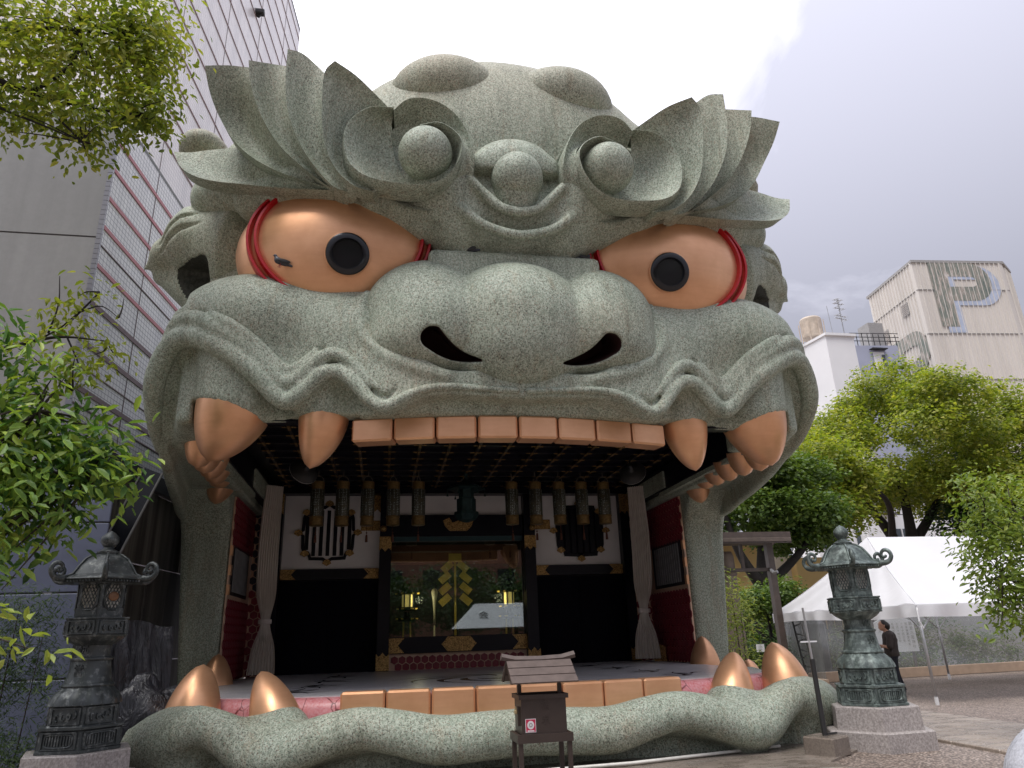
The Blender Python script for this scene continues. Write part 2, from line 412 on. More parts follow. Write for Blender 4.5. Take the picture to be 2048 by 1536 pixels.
def poly_sdf(X, Y, P):
    shp = np.broadcast_shapes(X.shape, Y.shape); x = np.broadcast_to(X, shp); y = np.broadcast_to(Y, shp)
    d = np.full(shp, 1e9); ins = np.zeros(shp, bool); n = len(P)
    for i in range(n):
        a, b = P[i], P[(i+1) % n]; e = b-a; L2 = max(e@e, 1e-12)
        t = np.clip(((x-a[0])*e[0]+(y-a[1])*e[1])/L2, 0, 1); d = np.minimum(d, (x-a[0]-t*e[0])**2+(y-a[1]-t*e[1])**2)
        if a[1] != b[1]:
            c = ((a[1] > y) != (b[1] > y)) & (x < (b[0]-a[0])*(y-a[1])/(b[1]-a[1])+a[0]); ins ^= c
    return np.where(ins, -1, 1)*np.sqrt(d)

h = 0.042
ys = np.r_[np.arange(8.7, 12.6, h), np.arange(12.6, 20.7, 0.16)]
fld = Field(np.arange(0, 7.0, h), ys, np.arange(4.1, 12.75, h))
pd = poly_sdf(fld.xs[:, None], fld.ys[None, :], _poly).astype(np.float32)
def muzzle(X, Y, Z):
    i0 = np.searchsorted(fld.xs, X.ravel()[0]); j0 = np.searchsorted(fld.ys, Y.ravel()[0])
    d = pd[i0:i0+X.size, j0:j0+Y.size][:, :, None]
    return smax(d + np.maximum(Z-5.75, 0)*0.35, Z-6.55, 0.7)
fld.op(ell((0, 14.6, 8.0), (5.75, 3.75, 3.7)))                                   # skull
fld.op(muzzle, 'u', 0.5)
fld.op(ell((4.02, 11.45, 6.62), (1.48, 1.22, 0.96)), 'u', 0.35, (1.5, 9, 4.5), (7, 14, 8.5))      # cheek puff
fld.op(ell((2.55, 11.4, 6.36), (1.3, 1.2, 1.05)), 'u', 0.4, (0, 9, 4), (5, 14, 8))
fld.op(ell((0, 11.3, 5.9), (2.6, 1.35, 1.1)), 'u', 0.4, (0, 9, 4), (4, 14, 8))
fld.op(rbox((0, 12, 7.0), (1.42, 2.0, 0.64), 0.1), 'u', 0.12, (0, 9, 5), (3, 15, 9))              # bridge of the nose, a flat ledge
# the nose fold
V0 = fld.V.copy()
def on_surface(P):
    """push points outward onto the uncut skin"""
    P = P.copy(); c = np.array([0, 15.0])
    for i, p in enumerate(P):
        d = p[:2]-c; d /= np.linalg.norm(d); s_ = np.linspace(0.9, -0.9, 61); q = p[:2]+d*s_[:, None]
        ii = [np.clip(np.searchsorted(g, v), 0, len(g)-1) for g, v in ((fld.xs, q[:, 0]), (fld.ys, q[:, 1]))]; kk = min(len(fld.zs)-1, np.searchsorted(fld.zs, p[2]))
        ins = np.nonzero(V0[ii[0], ii[1], kk] < 0)[0]
        if len(ins): P[i, :2] = q[ins[0]]
    k = np.ones(9)/9
    for a in (0, 1): P[:, a] = np.convolve(np.pad(P[:, a], 4, mode='edge'), k, 'valid')
    return P
fold = on_surface(resample([(2.42, 10.15, 6.95), (2.56, 10.15, 6.62), (2.52, 10.15, 6.3), (2.34, 10.08, 6.0), (2.0, 9.97, 5.72), (1.55, 9.9, 5.52), (1.05, 9.9, 5.42)], 24))
fld.path(fold, np.linspace(0.05, 0.07, 24), 'u', 0.14)
# cut along the lip line, then the gum set back inside it
fld.op(lambda X, Y, Z: np.where(Z < 7.2, (lipz(X, Y)-Z)*0.75, -9.0), 'i', 0.06)
def gum(X, Y, Z):
    i0 = np.searchsorted(fld.xs, X.ravel()[0]); j0 = np.searchsorted(fld.ys, Y.ravel()[0])
    d = pd[i0:i0+X.size, j0:j0+Y.size][:, :, None]
    ins = np.interp(np.arctan2(X, 15-Y), [0, 0.95, 1.25, 3], [0.40, 0.40, 0.16, 0.16])
    return smax(smax(d+ins, 4.95-Z, 0.12), Z-6.6, 0.1)
def inside(X, Y, Z):
    i0 = np.searchsorted(fld.xs, X.ravel()[0]); j0 = np.searchsorted(fld.ys, Y.ravel()[0])
    return np.maximum(pd[i0:i0+X.size, j0:j0+Y.size][:, :, None]+0.2, Z-5.0)
fld.op(inside, 's', 0.05)
fld.op(gum, 'u', 0.10)
for cx, cy, cz, dx, dy, dz, r0, r1 in ((4.32, 11.08, 5.32, 0.04, -0.02, 0.62, 0.60, 0.68), (2.96, 10.92, 5.08, 0.03, 0, 0.42, 0.405, 0.44)):   # collars round the upper fangs
    fld.op(cap((cx, cy, cz+0.02), (cx-dx, cy-dy, cz+dz), r0, r1), 'u', 0.14, (1.5, 9, 4.2), (6, 13, 8))
# fang sockets cut flat below the collars
fld.op(lambda X, Y, Z: np.maximum(np.maximum(np.abs(X-4.3)-0.62, np.abs(Y-11.05)-0.72), (Z-(5.09+(X-4.3)*0.33))), 's', 0.05, (3, 9.5, 4.1), (5.6, 12, 5.6))
fld.op(lambda X, Y, Z: np.maximum(np.maximum(np.abs(X-2.96)-0.55, np.abs(Y-10.9)-0.6), Z-5.0), 's', 0.04, (2, 9.5, 4.1), (4, 12, 5.4))
# brow ridge and temples
ridge = [((0, 10.42, 8.45), 0.72), ((0.8, 10.5, 8.42), 0.66), ((1.6, 10.9, 8.95), 0.66), ((2.6, 10.95, 9.4), 0.78), ((3.6, 11.15, 9.55), 0.72), ((4.5, 11.5, 9.45), 0.60), ((5.15, 11.8, 9.4), 0.46)]
for (a, ra), (b, rb) in zip(ridge[:-1], ridge[1:]): fld.op(cap(a, b, ra, rb), 'u', 0.25, (0, 8.7, 7), (6.6, 14, 11))
for (a, b) in zip([(1.40, 10.36, 8.32), (2.2, 10.27, 8.68), (2.69, 10.24, 8.88), (3.3, 10.32, 8.94)], [(2.2, 10.27, 8.68), (2.69, 10.24, 8.88), (3.3, 10.32, 8.94), (4.3, 10.9, 8.86)]): fld.op(cap(a, b, 0.36, 0.36), 'u', 0.12, (1, 9, 7.5), (5.2, 12, 10))
fld.op(cap((0, 10.38, 8.85), (0.55, 10.4, 8.85), 0.55, 0.55), 'u', 0.15, (0, 9.4, 8), (1.6, 11.2, 9.8))
fld.op(ell((4.2, 13.0, 8.3), (1.5, 1.6, 1.7)), 'u', 0.5, (2, 9.5, 5.5), (7, 17, 11))
fld.op(ell((0, 11.4, 10.2), (3.15, 1.6, 2.2)), 'u', 0.4, (0, 8.7, 7), (4, 16, 12.75))
fld.op(lambda X, Y, Z: np.maximum(np.sqrt((X-1.5)**2+(Z-9.0)**2)-0.80, np.abs(Y-10.9)-0.95), 'u', 0.12, (0.3, 9.5, 7.9), (2.8, 12.2, 10.2))                 # forehead dome
fld.op(ell((2.9, 12.2, 9.9), (2.3, 1.9, 1.3)), 'u', 0.5, (0, 9.5, 7), (6.5, 16, 12.5))
fld.op(cap((1.2, 10.12, 8.72), (0.85, 10.28, 8.25), 0.62, 0.52), 'u', 0.15, (0, 9, 7), (3, 12, 10))
# chevron folds between the brows
c1 = resample([(0, 9.62, 8.14), (0.28, 9.64, 8.22), (0.52, 9.66, 8.44), (0.78, 9.66, 8.72)], 14); fld.path(c1, np.full(14, 0.085), 'u', 0.06)
c2 = resample([(0, 9.72, 7.78), (0.3, 9.72, 7.83), (0.6, 9.72, 7.95), (0.92, 9.74, 8.2)], 14); fld.path(c2, np.full(14, 0.085), 'u', 0.08)
for dz_, i0_, i1_, r_ in ((0.245, li(1.8), li(5.68), 0.062), (0.50, li(2.9), li(4.9), 0.05)):      # creases between the lip rolls
    fld.path(on_surface(lip_at(i0_, 60, dz_, 0, i1_)), r_*np.sin(np.linspace(0.15, 3.0, 60))**0.5+0.005, 's', 0.05)
# teardrop nostrils
def nostril(X, Y, Z):
    a, b = np.array((1.36, 5.96)), np.array((0.62, 5.62)); d = b-a; t = np.clip(((X-a[0])*d[0]+(Z-a[1])*d[1])/(d@d), 0, 1)
    Z = Z-0.42*(Y-9.75)
    t = np.clip(((X-a[0])*d[0]+(Z-a[1])*d[1])/(d@d), 0, 1)
    e = np.sqrt((X-a[0]-t*d[0])**2+(Z-a[1]-t*d[1]+0.10*np.sin(t*3.1))**2)-(0.178*(1-t)**0.75+0.012)
    return np.maximum(e, Y-10.62)
fld.op(lambda X, Y, Z: np.maximum(nostril(X, Y, Z)-0.16, np.abs(Y-10.2)-0.62), 's', 0.02, (0.2, 9.3, 5.2), (2.0, 11, 7.0))
# hollow mouth
fld.op(rbox((0, 16.9, 3.0), (5.15, 4.4, 2.9), 0.05), 's', 0.03); fld.op(rbox((0, 12.2, 3.0), (4.5, 1.2, 2.9), 0.05), 's', 0.03)
# --- ears: a furled flap carved hollow underneath
ef = Field(np.arange(4.0, 6.75, 0.03), np.arange(10.6, 13.7, 0.035), np.arange(6.9, 9.95, 0.03))
for p in (((4.7, 12.1, 8.55), (5.45, 12.25, 8.78), 0.90, 0.62), ((5.45, 12.25, 8.78), (6.1, 12.5, 8.62), 0.62, 0.25), ((6.1, 12.5, 8.62), (6.5, 12.7, 8.42), 0.26, 0.03), ((5.1, 12.7, 8.0), (6.2, 12.78, 8.30), 0.85, 0.18)): ef.op(cap(*p), 'u', 0.18)
for a_, b_, c_ in (((5.35, 11.42, 9.0), (5.75, 11.86, 8.9), (6.15, 12.36, 8.58)), ((5.3, 11.3, 8.76), (5.7, 11.7, 8.68), (6.15, 12.32, 8.46))):      # combed grooves
    gp = resample([a_, b_, c_], 14)
    for i, q in enumerate(gp):
        d_ = np.array([0.25, -1, 0.1]); d_ /= np.linalg.norm(d_); ss = np.linspace(0.9, -0.6, 80); Q = q+d_*ss[:, None]; vals = sample(ef.V, ef, Q); k_ = np.nonzero(vals < 0)[0]
        if len(k_): gp[i] = Q[k_[0]]
    ef.path(gp, [0.01+0.045*math.sin(math.pi*i/13) for i in range(14)], 's', 0.02)
hollow = lambda X, Y, Z: smax(smax(Z-8.20-0.10*(X-5.6), Y-12.32, 0.10), 5.14-X, 0.16)
grd = np.stack(np.meshgrid(ef.xs, ef.ys, ef.zs, indexing='ij'), -1).reshape(-1, 3); solid0 = np.minimum(ef.V, sample(fld.V, fld, grd).reshape(ef.V.shape))
ef.op(lambda X, Y, Z: hollow(X, Y, Z)-0.006, 's', 0.02); fld.op(lambda X, Y, Z: hollow(X, Y, Z)-0.012, 's', 0.0, (4.2, 10, 6.8), (6.9, 13.5, 9))
both('ear', ef.mesh('ear'), 'stone')
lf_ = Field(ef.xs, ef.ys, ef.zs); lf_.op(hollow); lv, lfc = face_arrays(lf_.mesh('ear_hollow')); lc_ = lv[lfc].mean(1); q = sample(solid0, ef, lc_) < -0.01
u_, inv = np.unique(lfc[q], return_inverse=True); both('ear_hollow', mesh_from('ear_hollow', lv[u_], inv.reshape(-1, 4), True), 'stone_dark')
body = LP('head_body', fld.mesh('head_body', True), 'stone')
# rear columns, flaring into the jaw
cfd = Field(np.arange(4.6, 7.0, 0.055), np.arange(15.0, 20.8, 0.07), np.arange(-0.15, 5.6, 0.075))
def column(X, Y, Z):
    xo = 6.18+np.clip(Z-1, 0, 4)*0.085-np.maximum(16.9-Y, 0)*0.12; xi = 5.38+0*Z
    fl = np.maximum(Z-3.9, 0)**2*0.75
    qx = np.abs(X-(xo+xi)/2)-(xo-xi)/2+0.14; qy = np.abs(Y-18.6+fl/2)-1.7-fl/2+0.14
    return np.minimum(np.maximum(qx, qy), 0)+np.sqrt(np.maximum(qx, 0)**2+np.maximum(qy, 0)**2)-0.14
cfd.op(lambda X, Y, Z: column(X, Y, Z))
both('column', cfd.mesh('column'), 'stone')

# --- lip rolls
lf = Field(np.arange(0, 6.9, 0.04), np.r_[np.arange(9.6, 11.6, 0.04), np.arange(11.6, 17.6, 0.14)], np.arange(4.5, 6.95, 0.04))
n = 120; P = on_surface(lip_at(0, n, 0.10, 0.0, li(5.84)))
t = np.linspace(0, 1, n); lf.path(P, np.interp(t, [0, .12, .25, .45, .6, .8, .92, 1], [.05, .06, .10, .135, .165, .165, .13, .06]), 'u', 0.0)
P = on_surface(lip_at(li(1.8), 60, 0.38, 0, li(5.68)))+[0, 0.02, 0]; lf.path(P, np.interp(np.linspace(0, 1, 60), [0, .2, .45, .8, 1], [.03, .11, .145, .15, .08]), 'u', 0.05)
P = on_surface(lip_at(li(2.95), 26, 0.58, 0, li(4.75)))+[0, 0.01, 0]; lf.path(P, np.interp(np.linspace(0, 1, 26), [0, .3, .8, 1], [.03, .10, .10, .03]), 'u', 0.05)
LP('upper_lip', lf.mesh('upper_lip', True), 'stone')

# --- nose
nf = Field(np.arange(0, 2.8, 0.022), np.r_[np.arange(8.9, 10.9, 0.024), np.arange(10.9, 12.0, 0.06)], np.arange(4.9, 8.0, 0.022))
nf.op(ell((0, 10.5, 6.42), (1.32, 1.12, 1.16)))
nf.op(ell((0, 10.35, 5.9), (0.98, 0.8, 0.56)), 'u', 0.3)
wg = Field(nf.xs, nf.ys, nf.zs)
wg.op(ell((1.42, 10.68, 6.72), (1.03, 0.98, 0.90), 0.2)); wg.op(ell((1.38, 10.45, 6.06), (0.98, 0.80, 0.56)), 'u', 0.35); wg.op(ell((1.2, 10.5, 6.4), (1.0, 0.92, 0.8)), 'u', 0.2)
nf.V = smin(nf.V, wg.V, 0.05)
NV0 = nf.V.copy()
nf.op(nostril, 's', 0.03, (0.3, 8.8, 5.2), (1.9, 10.7, 6.6))
nm = nf.mesh('nose', True)
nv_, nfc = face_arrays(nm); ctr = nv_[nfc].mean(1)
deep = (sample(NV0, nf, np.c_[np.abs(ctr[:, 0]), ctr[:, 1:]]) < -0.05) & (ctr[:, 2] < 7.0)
LP('nose', mesh_from('nose', nv_, nfc[~deep], True), 'stone')
for sg in (-1, 1):      # the dark lining of each nostril
    q = deep & (ctr[:, 0]*sg > 0); u_, inv = np.unique(nfc[q], return_inverse=True); LP('nostril', mesh_from('nostril', nv_[u_], inv.reshape(-1, 4), True), 'nostril_dark')

# --- crest bumps, forehead ornament
m = MB(); m.sphere((1.04, 10.78, 11.14), 1.0, 40, 26, (1.10, 1.0, 0.74)); both('crest_bump', m.mesh('crest_bump', True), 'stone')
of = Field(np.arange(0, 1.15, 0.028), np.arange(8.9, 10.7, 0.03), np.arange(8.0, 9.95, 0.028))
of.op(ell((0, 10.05, 9.14), (0.78, 0.60, 0.60)))
of.op(rbox((0, 10.1, 9.08), (0.74, 0.5, 0.22), 0.18), 'u', 0.12)
of.op(lambda X, Y, Z: 8.90+0.08*np.abs(X)-Z, 'i', 0.02)
of.op(cap((0, 9.78, 8.74), (0, 9.95, 8.40), 0.40, 0.34), 'u', 0.03)
LP('forehead_boss', of.mesh('forehead_boss', True), 'stone')
m = MB(); m.sphere((0, 9.70, 8.84), 0.43, 36, 24); LP('forehead_ball', m.mesh('forehead_ball', True), 'stone')

# --- brow leaves: each a dished blade between its own outer edge and the next blade's edge
EA = [(5.67, 10.78, 9.64), (5.48, 10.6, 9.23), (5.19, 10.45, 8.96), (4.82, 10.35, 8.82), (4.32, 10.2, 8.7), (3.76, 10.05, 8.58), (2.97, 9.87, 8.48)]
EB = [(5.06, 9.78, 10.61), (5.01, 10.0, 10.32), (4.88, 10.2, 10.01), (4.6, 10.2, 9.54), (4.25, 10.12, 9.16), (3.77, 10.0, 8.83), (3.21, 9.9, 8.6), (2.97, 9.85, 8.5)]
EC = [(4.33, 9.49, 10.54), (4.28, 9.55, 10.17), (4.12, 9.65, 9.69), (3.82, 9.75, 9.2), (3.44, 9.8, 8.84), (3.1, 9.8, 8.56), (2.89, 9.8, 8.45)]
ED = [(3.72, 9.32, 10.68), (3.71, 9.33, 10.04), (3.64, 9.38, 9.52), (3.45, 9.5, 9.04), (3.19, 9.6, 8.68), (2.93, 9.7, 8.44), (2.76, 9.72, 8.39)]
EE = [(2.95, 9.03, 10.27), (3.1, 9.08, 10.07), (3.11, 9.15, 9.48), (3.06, 9.27, 8.96), (2.9, 9.4, 8.59), (2.62, 9.48, 8.34), (2.32, 9.52, 8.27)]
FARC = [(2.01, 9.48, 9.83), (2.37, 9.48, 9.79), (2.64, 9.48, 9.56), (2.77, 9.45, 9.22), (2.73, 9.44, 8.79), (2.57, 9.45, 8.53), (2.27, 9.5, 8.36)]
def leaf(Lc, Rc, Tc, dish, deep, wall=0.34):
    nv, nu = 30, 14
    Lp, Rp, Tp = resample(Lc, nv), resample(Rc, nv), resample(Tc, nu)
    Rp = Rp.copy(); Rp[:, 1] += deep*np.r_[np.linspace(1, 1, nv-8), np.linspace(1, 0.25, 8)]; Rp[:, 0] -= 0.05; Rp[:, 2] += 0.5*deep*np.linspace(1, 0, nv)**1.3
    u = np.linspace(0, 1, nu); v = np.linspace(0, 1, nv); deep = deep+0.14
    Tp = Tp.copy(); Tp[:, 1] += deep*u; Tp[:, 2] += 0.5*deep*u+0.07*np.sin(np.pi*u)
    G = Lp[:, None, :]*(1-u)[None, :, None]+Rp[:, None, :]*u[None, :, None]; G[:, :, 1] += (deep*0.35*(np.sin(np.pi*u/2)-u))[None]
    corr = Tp-(Lp[0][None]*(1-u)[:, None]+Rp[0][None]*u[:, None])
    G = G+corr[None]*((1-v)**2.2)[:, None, None]
    G[:, :, 1] += dish*(np.sin(np.pi*np.minimum(1, u*1.05))[None]**1.0)*(0.35+0.65*np.sin(np.pi*np.clip(v, 0.02, 1)**0.8))[:, None]
    B = G.copy(); B[:, :, 1] += wall; B[:, :, 0] -= 0.04*(1-u)[None, :]; B[:, :, 2] += 0.02
    P = np.concatenate([G[:, ::-1], B], 1)      # round the left wall
    P = np.concatenate([P, P[:, :1]], 1)
    m = MB(); m.grid(P)
    k = P.shape[1]; m.f.append(tuple(range(k-1))[::1]); m.f.append(tuple((nv-1)*k+i for i in range(k-1))[::-1])
    me = m.mesh('brow_leaf'); me.flip_normals()
    me.polygons.foreach_set('use_smooth', np.ones(len(me.polygons), bool)); me.set_sharp_from_angle(angle=rad(40)); return me
leaves = [
    leaf(EA, [(4.55, 10.3, 9.57), (4.3, 10.12, 9.2), (3.8, 10.0, 8.86), (3.21, 9.9, 8.6), (2.97, 9.85, 8.5)], [(5.67, 10.78, 9.64), (5.43, 10.72, 9.62), (5.11, 10.55, 9.6), (4.55, 10.3, 9.57)], 0.14, 0.22),
    leaf(EB, [(4.34, 9.55, 10.48), (4.28, 9.55, 10.17), (4.12, 9.65, 9.69), (3.82, 9.75, 9.2), (3.44, 9.8, 8.84), (3.1, 9.8, 8.56), (2.89, 9.8, 8.45)], [(5.06, 9.78, 10.61), (4.75, 9.72, 10.70), (4.34, 9.55, 10.62)], 0.16, 0.28),
    leaf(EC, [(3.75, 9.35, 10.52), (3.71, 9.33, 10.04), (3.64, 9.38, 9.52), (3.45, 9.5, 9.04), (3.19, 9.6, 8.68), (2.93, 9.7, 8.44), (2.76, 9.72, 8.39)], [(4.33, 9.49, 10.54), (4.06, 9.45, 10.58), (3.75, 9.35, 10.54)], 0.16, 0.28),
    leaf(ED, [(3.12, 9.12, 10.2), (3.1, 9.1, 9.9), (3.11, 9.15, 9.48), (3.06, 9.27, 8.96), (2.9, 9.4, 8.59), (2.62, 9.48, 8.34)], [(3.72, 9.32, 10.68), (3.52, 9.28, 10.66), (3.3, 9.2, 10.45), (3.12, 9.12, 10.22)], 0.17, 0.26),
    leaf(EE, FARC, [(2.95, 9.03, 10.27), (2.63, 9.15, 10.16), (2.29, 9.3, 9.96), (2.01, 9.48, 9.83)], 0.10, 0.16),
]
for me in leaves: both('brow_leaf', me, 'stone')

# --- brow curls: a scoop whose rim spirals round a ball, under an overhanging band
RIM = resample([(2.03, 9.45, 9.84), (2.37, 9.42, 9.79), (2.64, 9.4, 9.56), (2.77, 9.38, 9.22), (2.73, 9.36, 8.79), (2.57, 9.35, 8.53), (2.27, 9.34, 8.38), (1.71, 9.32, 8.32), (1.31, 9.28, 8.39), (1.05, 9.25, 8.69), (0.95, 9.22, 9.05), (1.06, 9.22, 9.29), (1.32, 9.22, 9.44), (1.61, 9.25, 9.38)], 80)
INN = resample([(2.02, 9.62, 9.90), (2.06, 9.74, 9.70), (2.04, 9.85, 9.43), (1.96, 9.9, 9.12), (1.8, 9.9, 8.78), (1.52, 9.88, 8.62), (1.28, 9.8, 8.68), (1.14, 9.7, 8.88), (1.08, 9.6, 9.08), (1.15, 9.5, 9.26), (1.34, 9.42, 9.38), (1.58, 9.38, 9.34)], 80)
BAND = resample([(2.03, 9.5, 9.83), (1.84, 9.45, 10.01), (1.6, 9.42, 10.06), (1.3, 9.4, 9.98), (1.03, 9.4, 9.77), (0.85, 9.4, 9.46), (0.76, 9.42, 9.16), (0.74, 9.5, 8.87), (0.82, 9.66, 8.62), (1.0, 9.85, 8.42)], 60)
BIN = resample([(2.0, 9.8, 9.7), (1.85, 10.0, 9.62), (1.6, 10.0, 9.58), (1.35, 9.85, 9.58), (1.12, 9.6, 9.5), (0.98, 9.42, 9.3), (0.92, 9.34, 9.05), (0.97, 9.42, 8.75), (1.08, 9.66, 8.55), (1.2, 9.9, 8.45)], 60)
def strip(rim, inn, back, nu, push):
    """front face from the inner edge to the rim (hollowed), then the outer wall from the rim back into the brow"""
    c = np.array((1.51, 0, 9.03)); rows = []
    for k, u in enumerate(np.linspace(0, 1, nu)):
        P = inn*(1-u)+rim*u; P = P.copy(); P[:, 1] += push*math.sin(math.pi*u); rows.append(P)
    d = rim-c; d[:, 1] = 0; d /= np.linalg.norm(d, axis=1)[:, None]
    for b, o in ((0.02, 0.012), (0.25, 0.03), (0.6, 0.05), (1, 0.02)):
        P = rim+d*o; P[:, 1] = rim[:, 1]+b*back; rows.append(P)
    return np.stack(rows, 1)
m = MB(); m.grid(strip(RIM, INN, 0.45, 9, 0.13)); m.grid(strip(BAND, BIN, 0.9, 8, 0.10))
th = np.linspace(0, 2*math.pi, 33); m.grid(np.stack([np.stack([1.51+r*np.cos(th), np.full(33, y), 9.03+r*np.sin(th)], 1) for r, y in ((0.0, 10.0), (0.6, 9.98), (0.85, 9.8))], 1))
me = m.mesh('brow_curl'); me.flip_normals(); me.polygons.foreach_set('use_smooth', np.ones(len(me.polygons), bool)); me.set_sharp_from_angle(angle=rad(50))
both('brow_curl', me, 'stone')
m = MB(); m.sphere((1.51, 9.5, 9.03), 0.43, 36, 24); both('curl_ball', m.mesh('curl_ball', True), 'stone')

# --- eyes
EC_, ER, ET = (2.82, 11.05, 7.98), (1.74, 0.96, 1.28), rad(-9)
def eye_mesh():
    m = MB(); m.sphere((0, 0, 0), 1.0, 56, 40, ER); me = m.mesh('eyeball', True); me.transform(Matrix.Translation(EC_) @ Matrix.Rotation(-ET, 4, 'Y')); return me
def on_eye(a, b, k=1.0):
    """point of the eyeball over the tilted front-plane coordinates a, b"""
    q = max(0, 1-(a/ER[0])**2-(b/ER[2])**2); v = Matrix.Rotation(-ET, 3, 'Y') @ Vector((a, -ER[1]*math.sqrt(q)*k, b)); return Vector(EC_)+v
eb = eye_mesh(); ea, eb2 = both('eyeball', eb, 'copper')
for sgn, par in ((-1, ea), (1, eb2)):
    for (ra, rb, w) in ((1.44, 1.19, 0.13), (1.31, 1.12, 0.09)):
        m = MB(); n = 72; V = []
        for k in range(n+1):
            q = 2*math.pi*k/n; base = on_eye(ra*math.cos(q), rb*math.sin(q)); nb_ = on_eye(ra*math.cos(q)*0.9, rb*math.sin(q)*0.9)
            nrm = Vector((math.cos(q)/ra, -0.9, math.sin(q)/rb)).normalized(); out = Vector((math.cos(q), 0, math.sin(q)))
            V.append([base-nrm*0.08, base+Vector((0, -w, 0))-out*0.0, base+Vector((0, -w, 0))+out*0.035, base+out*0.09-nrm*0.05])
        P = np.array([[list(p) for p in r] for r in V]); P[:, :, 0] *= sgn; m.grid(P if sgn > 0 else P[:, ::-1])
        LP('eye_ring', m.mesh('eye_ring'), 'red_paint', par)
    # pupil: black dish with a rim
    pc = on_eye(-0.06, -0.48); nr = Vector((-0.08, -1, -0.30)).normalized(); nr.x *= 1; pc = Vector((pc.x*sgn, pc.y, pc.z)); nr.x *= sgn
    m = MB(); m.lathe([(0.30, -0.12), (0.335, 0.0), (0.335, 0.05), (0.31, 0.07), (0.245, 0.075), (0.225, 0.02), (0.0, 0.015)], 40, cap=False)
    me = m.mesh('pupil'); me.transform(Matrix.Translation(pc) @ nr.to_track_quat('Z', 'Y').to_matrix().to_4x4()); me.polygons.foreach_set('use_smooth', np.ones(len(me.polygons), bool)); me.set_sharp_from_angle(angle=rad(35)); LP('pupil', me, 'black_gloss', par)
    m = MB(); m.tube([pc+nr*0.02+nr.to_track_quat('Z', 'Y') @ Vector((0.345*math.cos(2*math.pi*k/40), 0.345*math.sin(2*math.pi*k/40), 0)) for k in range(41)], 0.014, 6, False)
    LP('pupil_rim', m.mesh('pupil_rim', True), 'copper', par)

# --- fangs: swept cones with a soft front ridge
def fang(base, r, tip, bend=(0, 0, 0), sq=1.0, n=28, rows=16, pw=0.62, ridge=0.05):
    base, tip, bend = Vector(base), Vector(tip), Vector(bend); P = []
    ax = (tip-base).normalized(); a = Vector((1, 0, 0)); a = (a-ax*a.dot(ax)).normalized(); b = ax.cross(a)
    for i in range(rows+1):
        t = i/rows; c = base.lerp(tip, t)+bend*math.sin(math.pi*t)*0.5; rr = r*max(0.0, 1-t**1.75)**pw*(1.0 if t < 1 else 0); rr = max(rr, 0.0)
        ring = []
        for k in range(n+1):
            q = 2*math.pi*k/n; f = 1+ridge*max(0, math.cos(q-rad(90 if b.y > 0 else -90)-math.pi))**6
            ring.append(c+rr*f*(math.cos(q)*a+sq*math.sin(q)*b))
        P.append([list(p) for p in ring])
    P = np.array(P); m = MB(); m.grid(P[:, ::-1]); me = m.mesh('fang', True); return me
both('upper_fang', fang((4.32, 11.07, 5.30), 0.575, (4.68, 11.25, 4.41), (-0.05, -0.05, 0), 0.95), 'copper')
both('upper_fang', fang((2.96, 10.91, 5.12), 0.39, (3.15, 11.05, 4.26), (-0.05, -0.05, 0), 0.95), 'copper')
mol = [((5.05, 12.35, 5.14), 0.32, (5.14, 12.45, 4.58)), ((5.14, 13.15, 5.15), 0.31, (5.22, 13.25, 4.66)), ((5.22, 13.95, 5.16), 0.31, (5.30, 14.05, 4.72)), ((5.30, 14.7, 5.18), 0.31, (5.38, 14.8, 4.78)), ((5.38, 15.4, 5.2), 0.31, (5.45, 15.5, 4.84)), ((5.5, 16.2, 5.3), 0.36, (5.66, 16.35, 4.66))]
for b_, r_, t_ in mol[:5]: both('molar', fang(b_, r_*0.9, t_, sq=1.15, n=18, rows=9, pw=0.45), 'copper')
both('molar', fang(mol[5][0], mol[5][1], mol[5][2], sq=1.1, n=20, rows=12, pw=0.6), 'copper')
both('lower_fang', fang((4.66, 11.75, 0.55), 0.42, (4.60, 12.02, 1.50), (0, -0.02, 0.06), 0.95), 'copper')
both('lower_fang', fang((3.36, 11.28, 0.55), 0.37, (3.72, 11.68, 1.38), (-0.04, -0.10, 0), 0.95), 'copper')
both('lower_fang', fang((5.28, 16.35, 0.8), 0.36, (5.28, 16.4, 1.6), (0, 0, 0), 1.0), 'copper')
both('lower_fang', fang((5.45, 14.7, 0.6), 0.30, (5.55, 14.8, 1.13), (0, 0, 0), 1.0, 20, 10), 'copper')
both('lower_fang', fang((5.3, 13.2, 0.6), 0.28, (5.35, 13.3, 1.08), (0, 0, 0), 1.0, 20, 10), 'copper')
# --- incisors 
def tooth_box(c, d, rz, top):
    m = MB(); m.box((0, 0, 0), d, 0, 0, 0, 0.03); me = m.mesh('tooth'); me.transform(Matrix.Translation(c) @ Matrix.Rotation(rz, 4, 'Z')); return me
xs_ = np.linspace(-2.5, 2.5, 9)
for i in range(8):
    xc = (xs_[i]+xs_[i+1])/2; yc = 10.36+0.38*(xc/2.5)**2; sl = 2*0.38*xc/6.25; zz = -0.0*abs(xc)
    LP('upper_tooth', tooth_box((xc, yc+0.16, 4.785), (0.618/math.cos(math.atan(sl))-0.012, 0.34, 0.36), math.atan(sl), True), 'copper')
    yl = 11.0+0.16*(xc/2.5)**2; sl = 2*0.16*xc/6.25
    LP('lower_tooth', tooth_box((xc*1.016, yl+0.16, 0.85), (0.634/math.cos(math.atan(sl))-0.012, 0.32, 0.44), math.atan(sl), False), 'copper')

m = MB(); m.sphere((5.8, 13.0, 11.2), 0.62, 24, 14, (0.8, 1.2, 0.6)); both('mane_curl', m.mesh('mane_curl', True), 'stone')

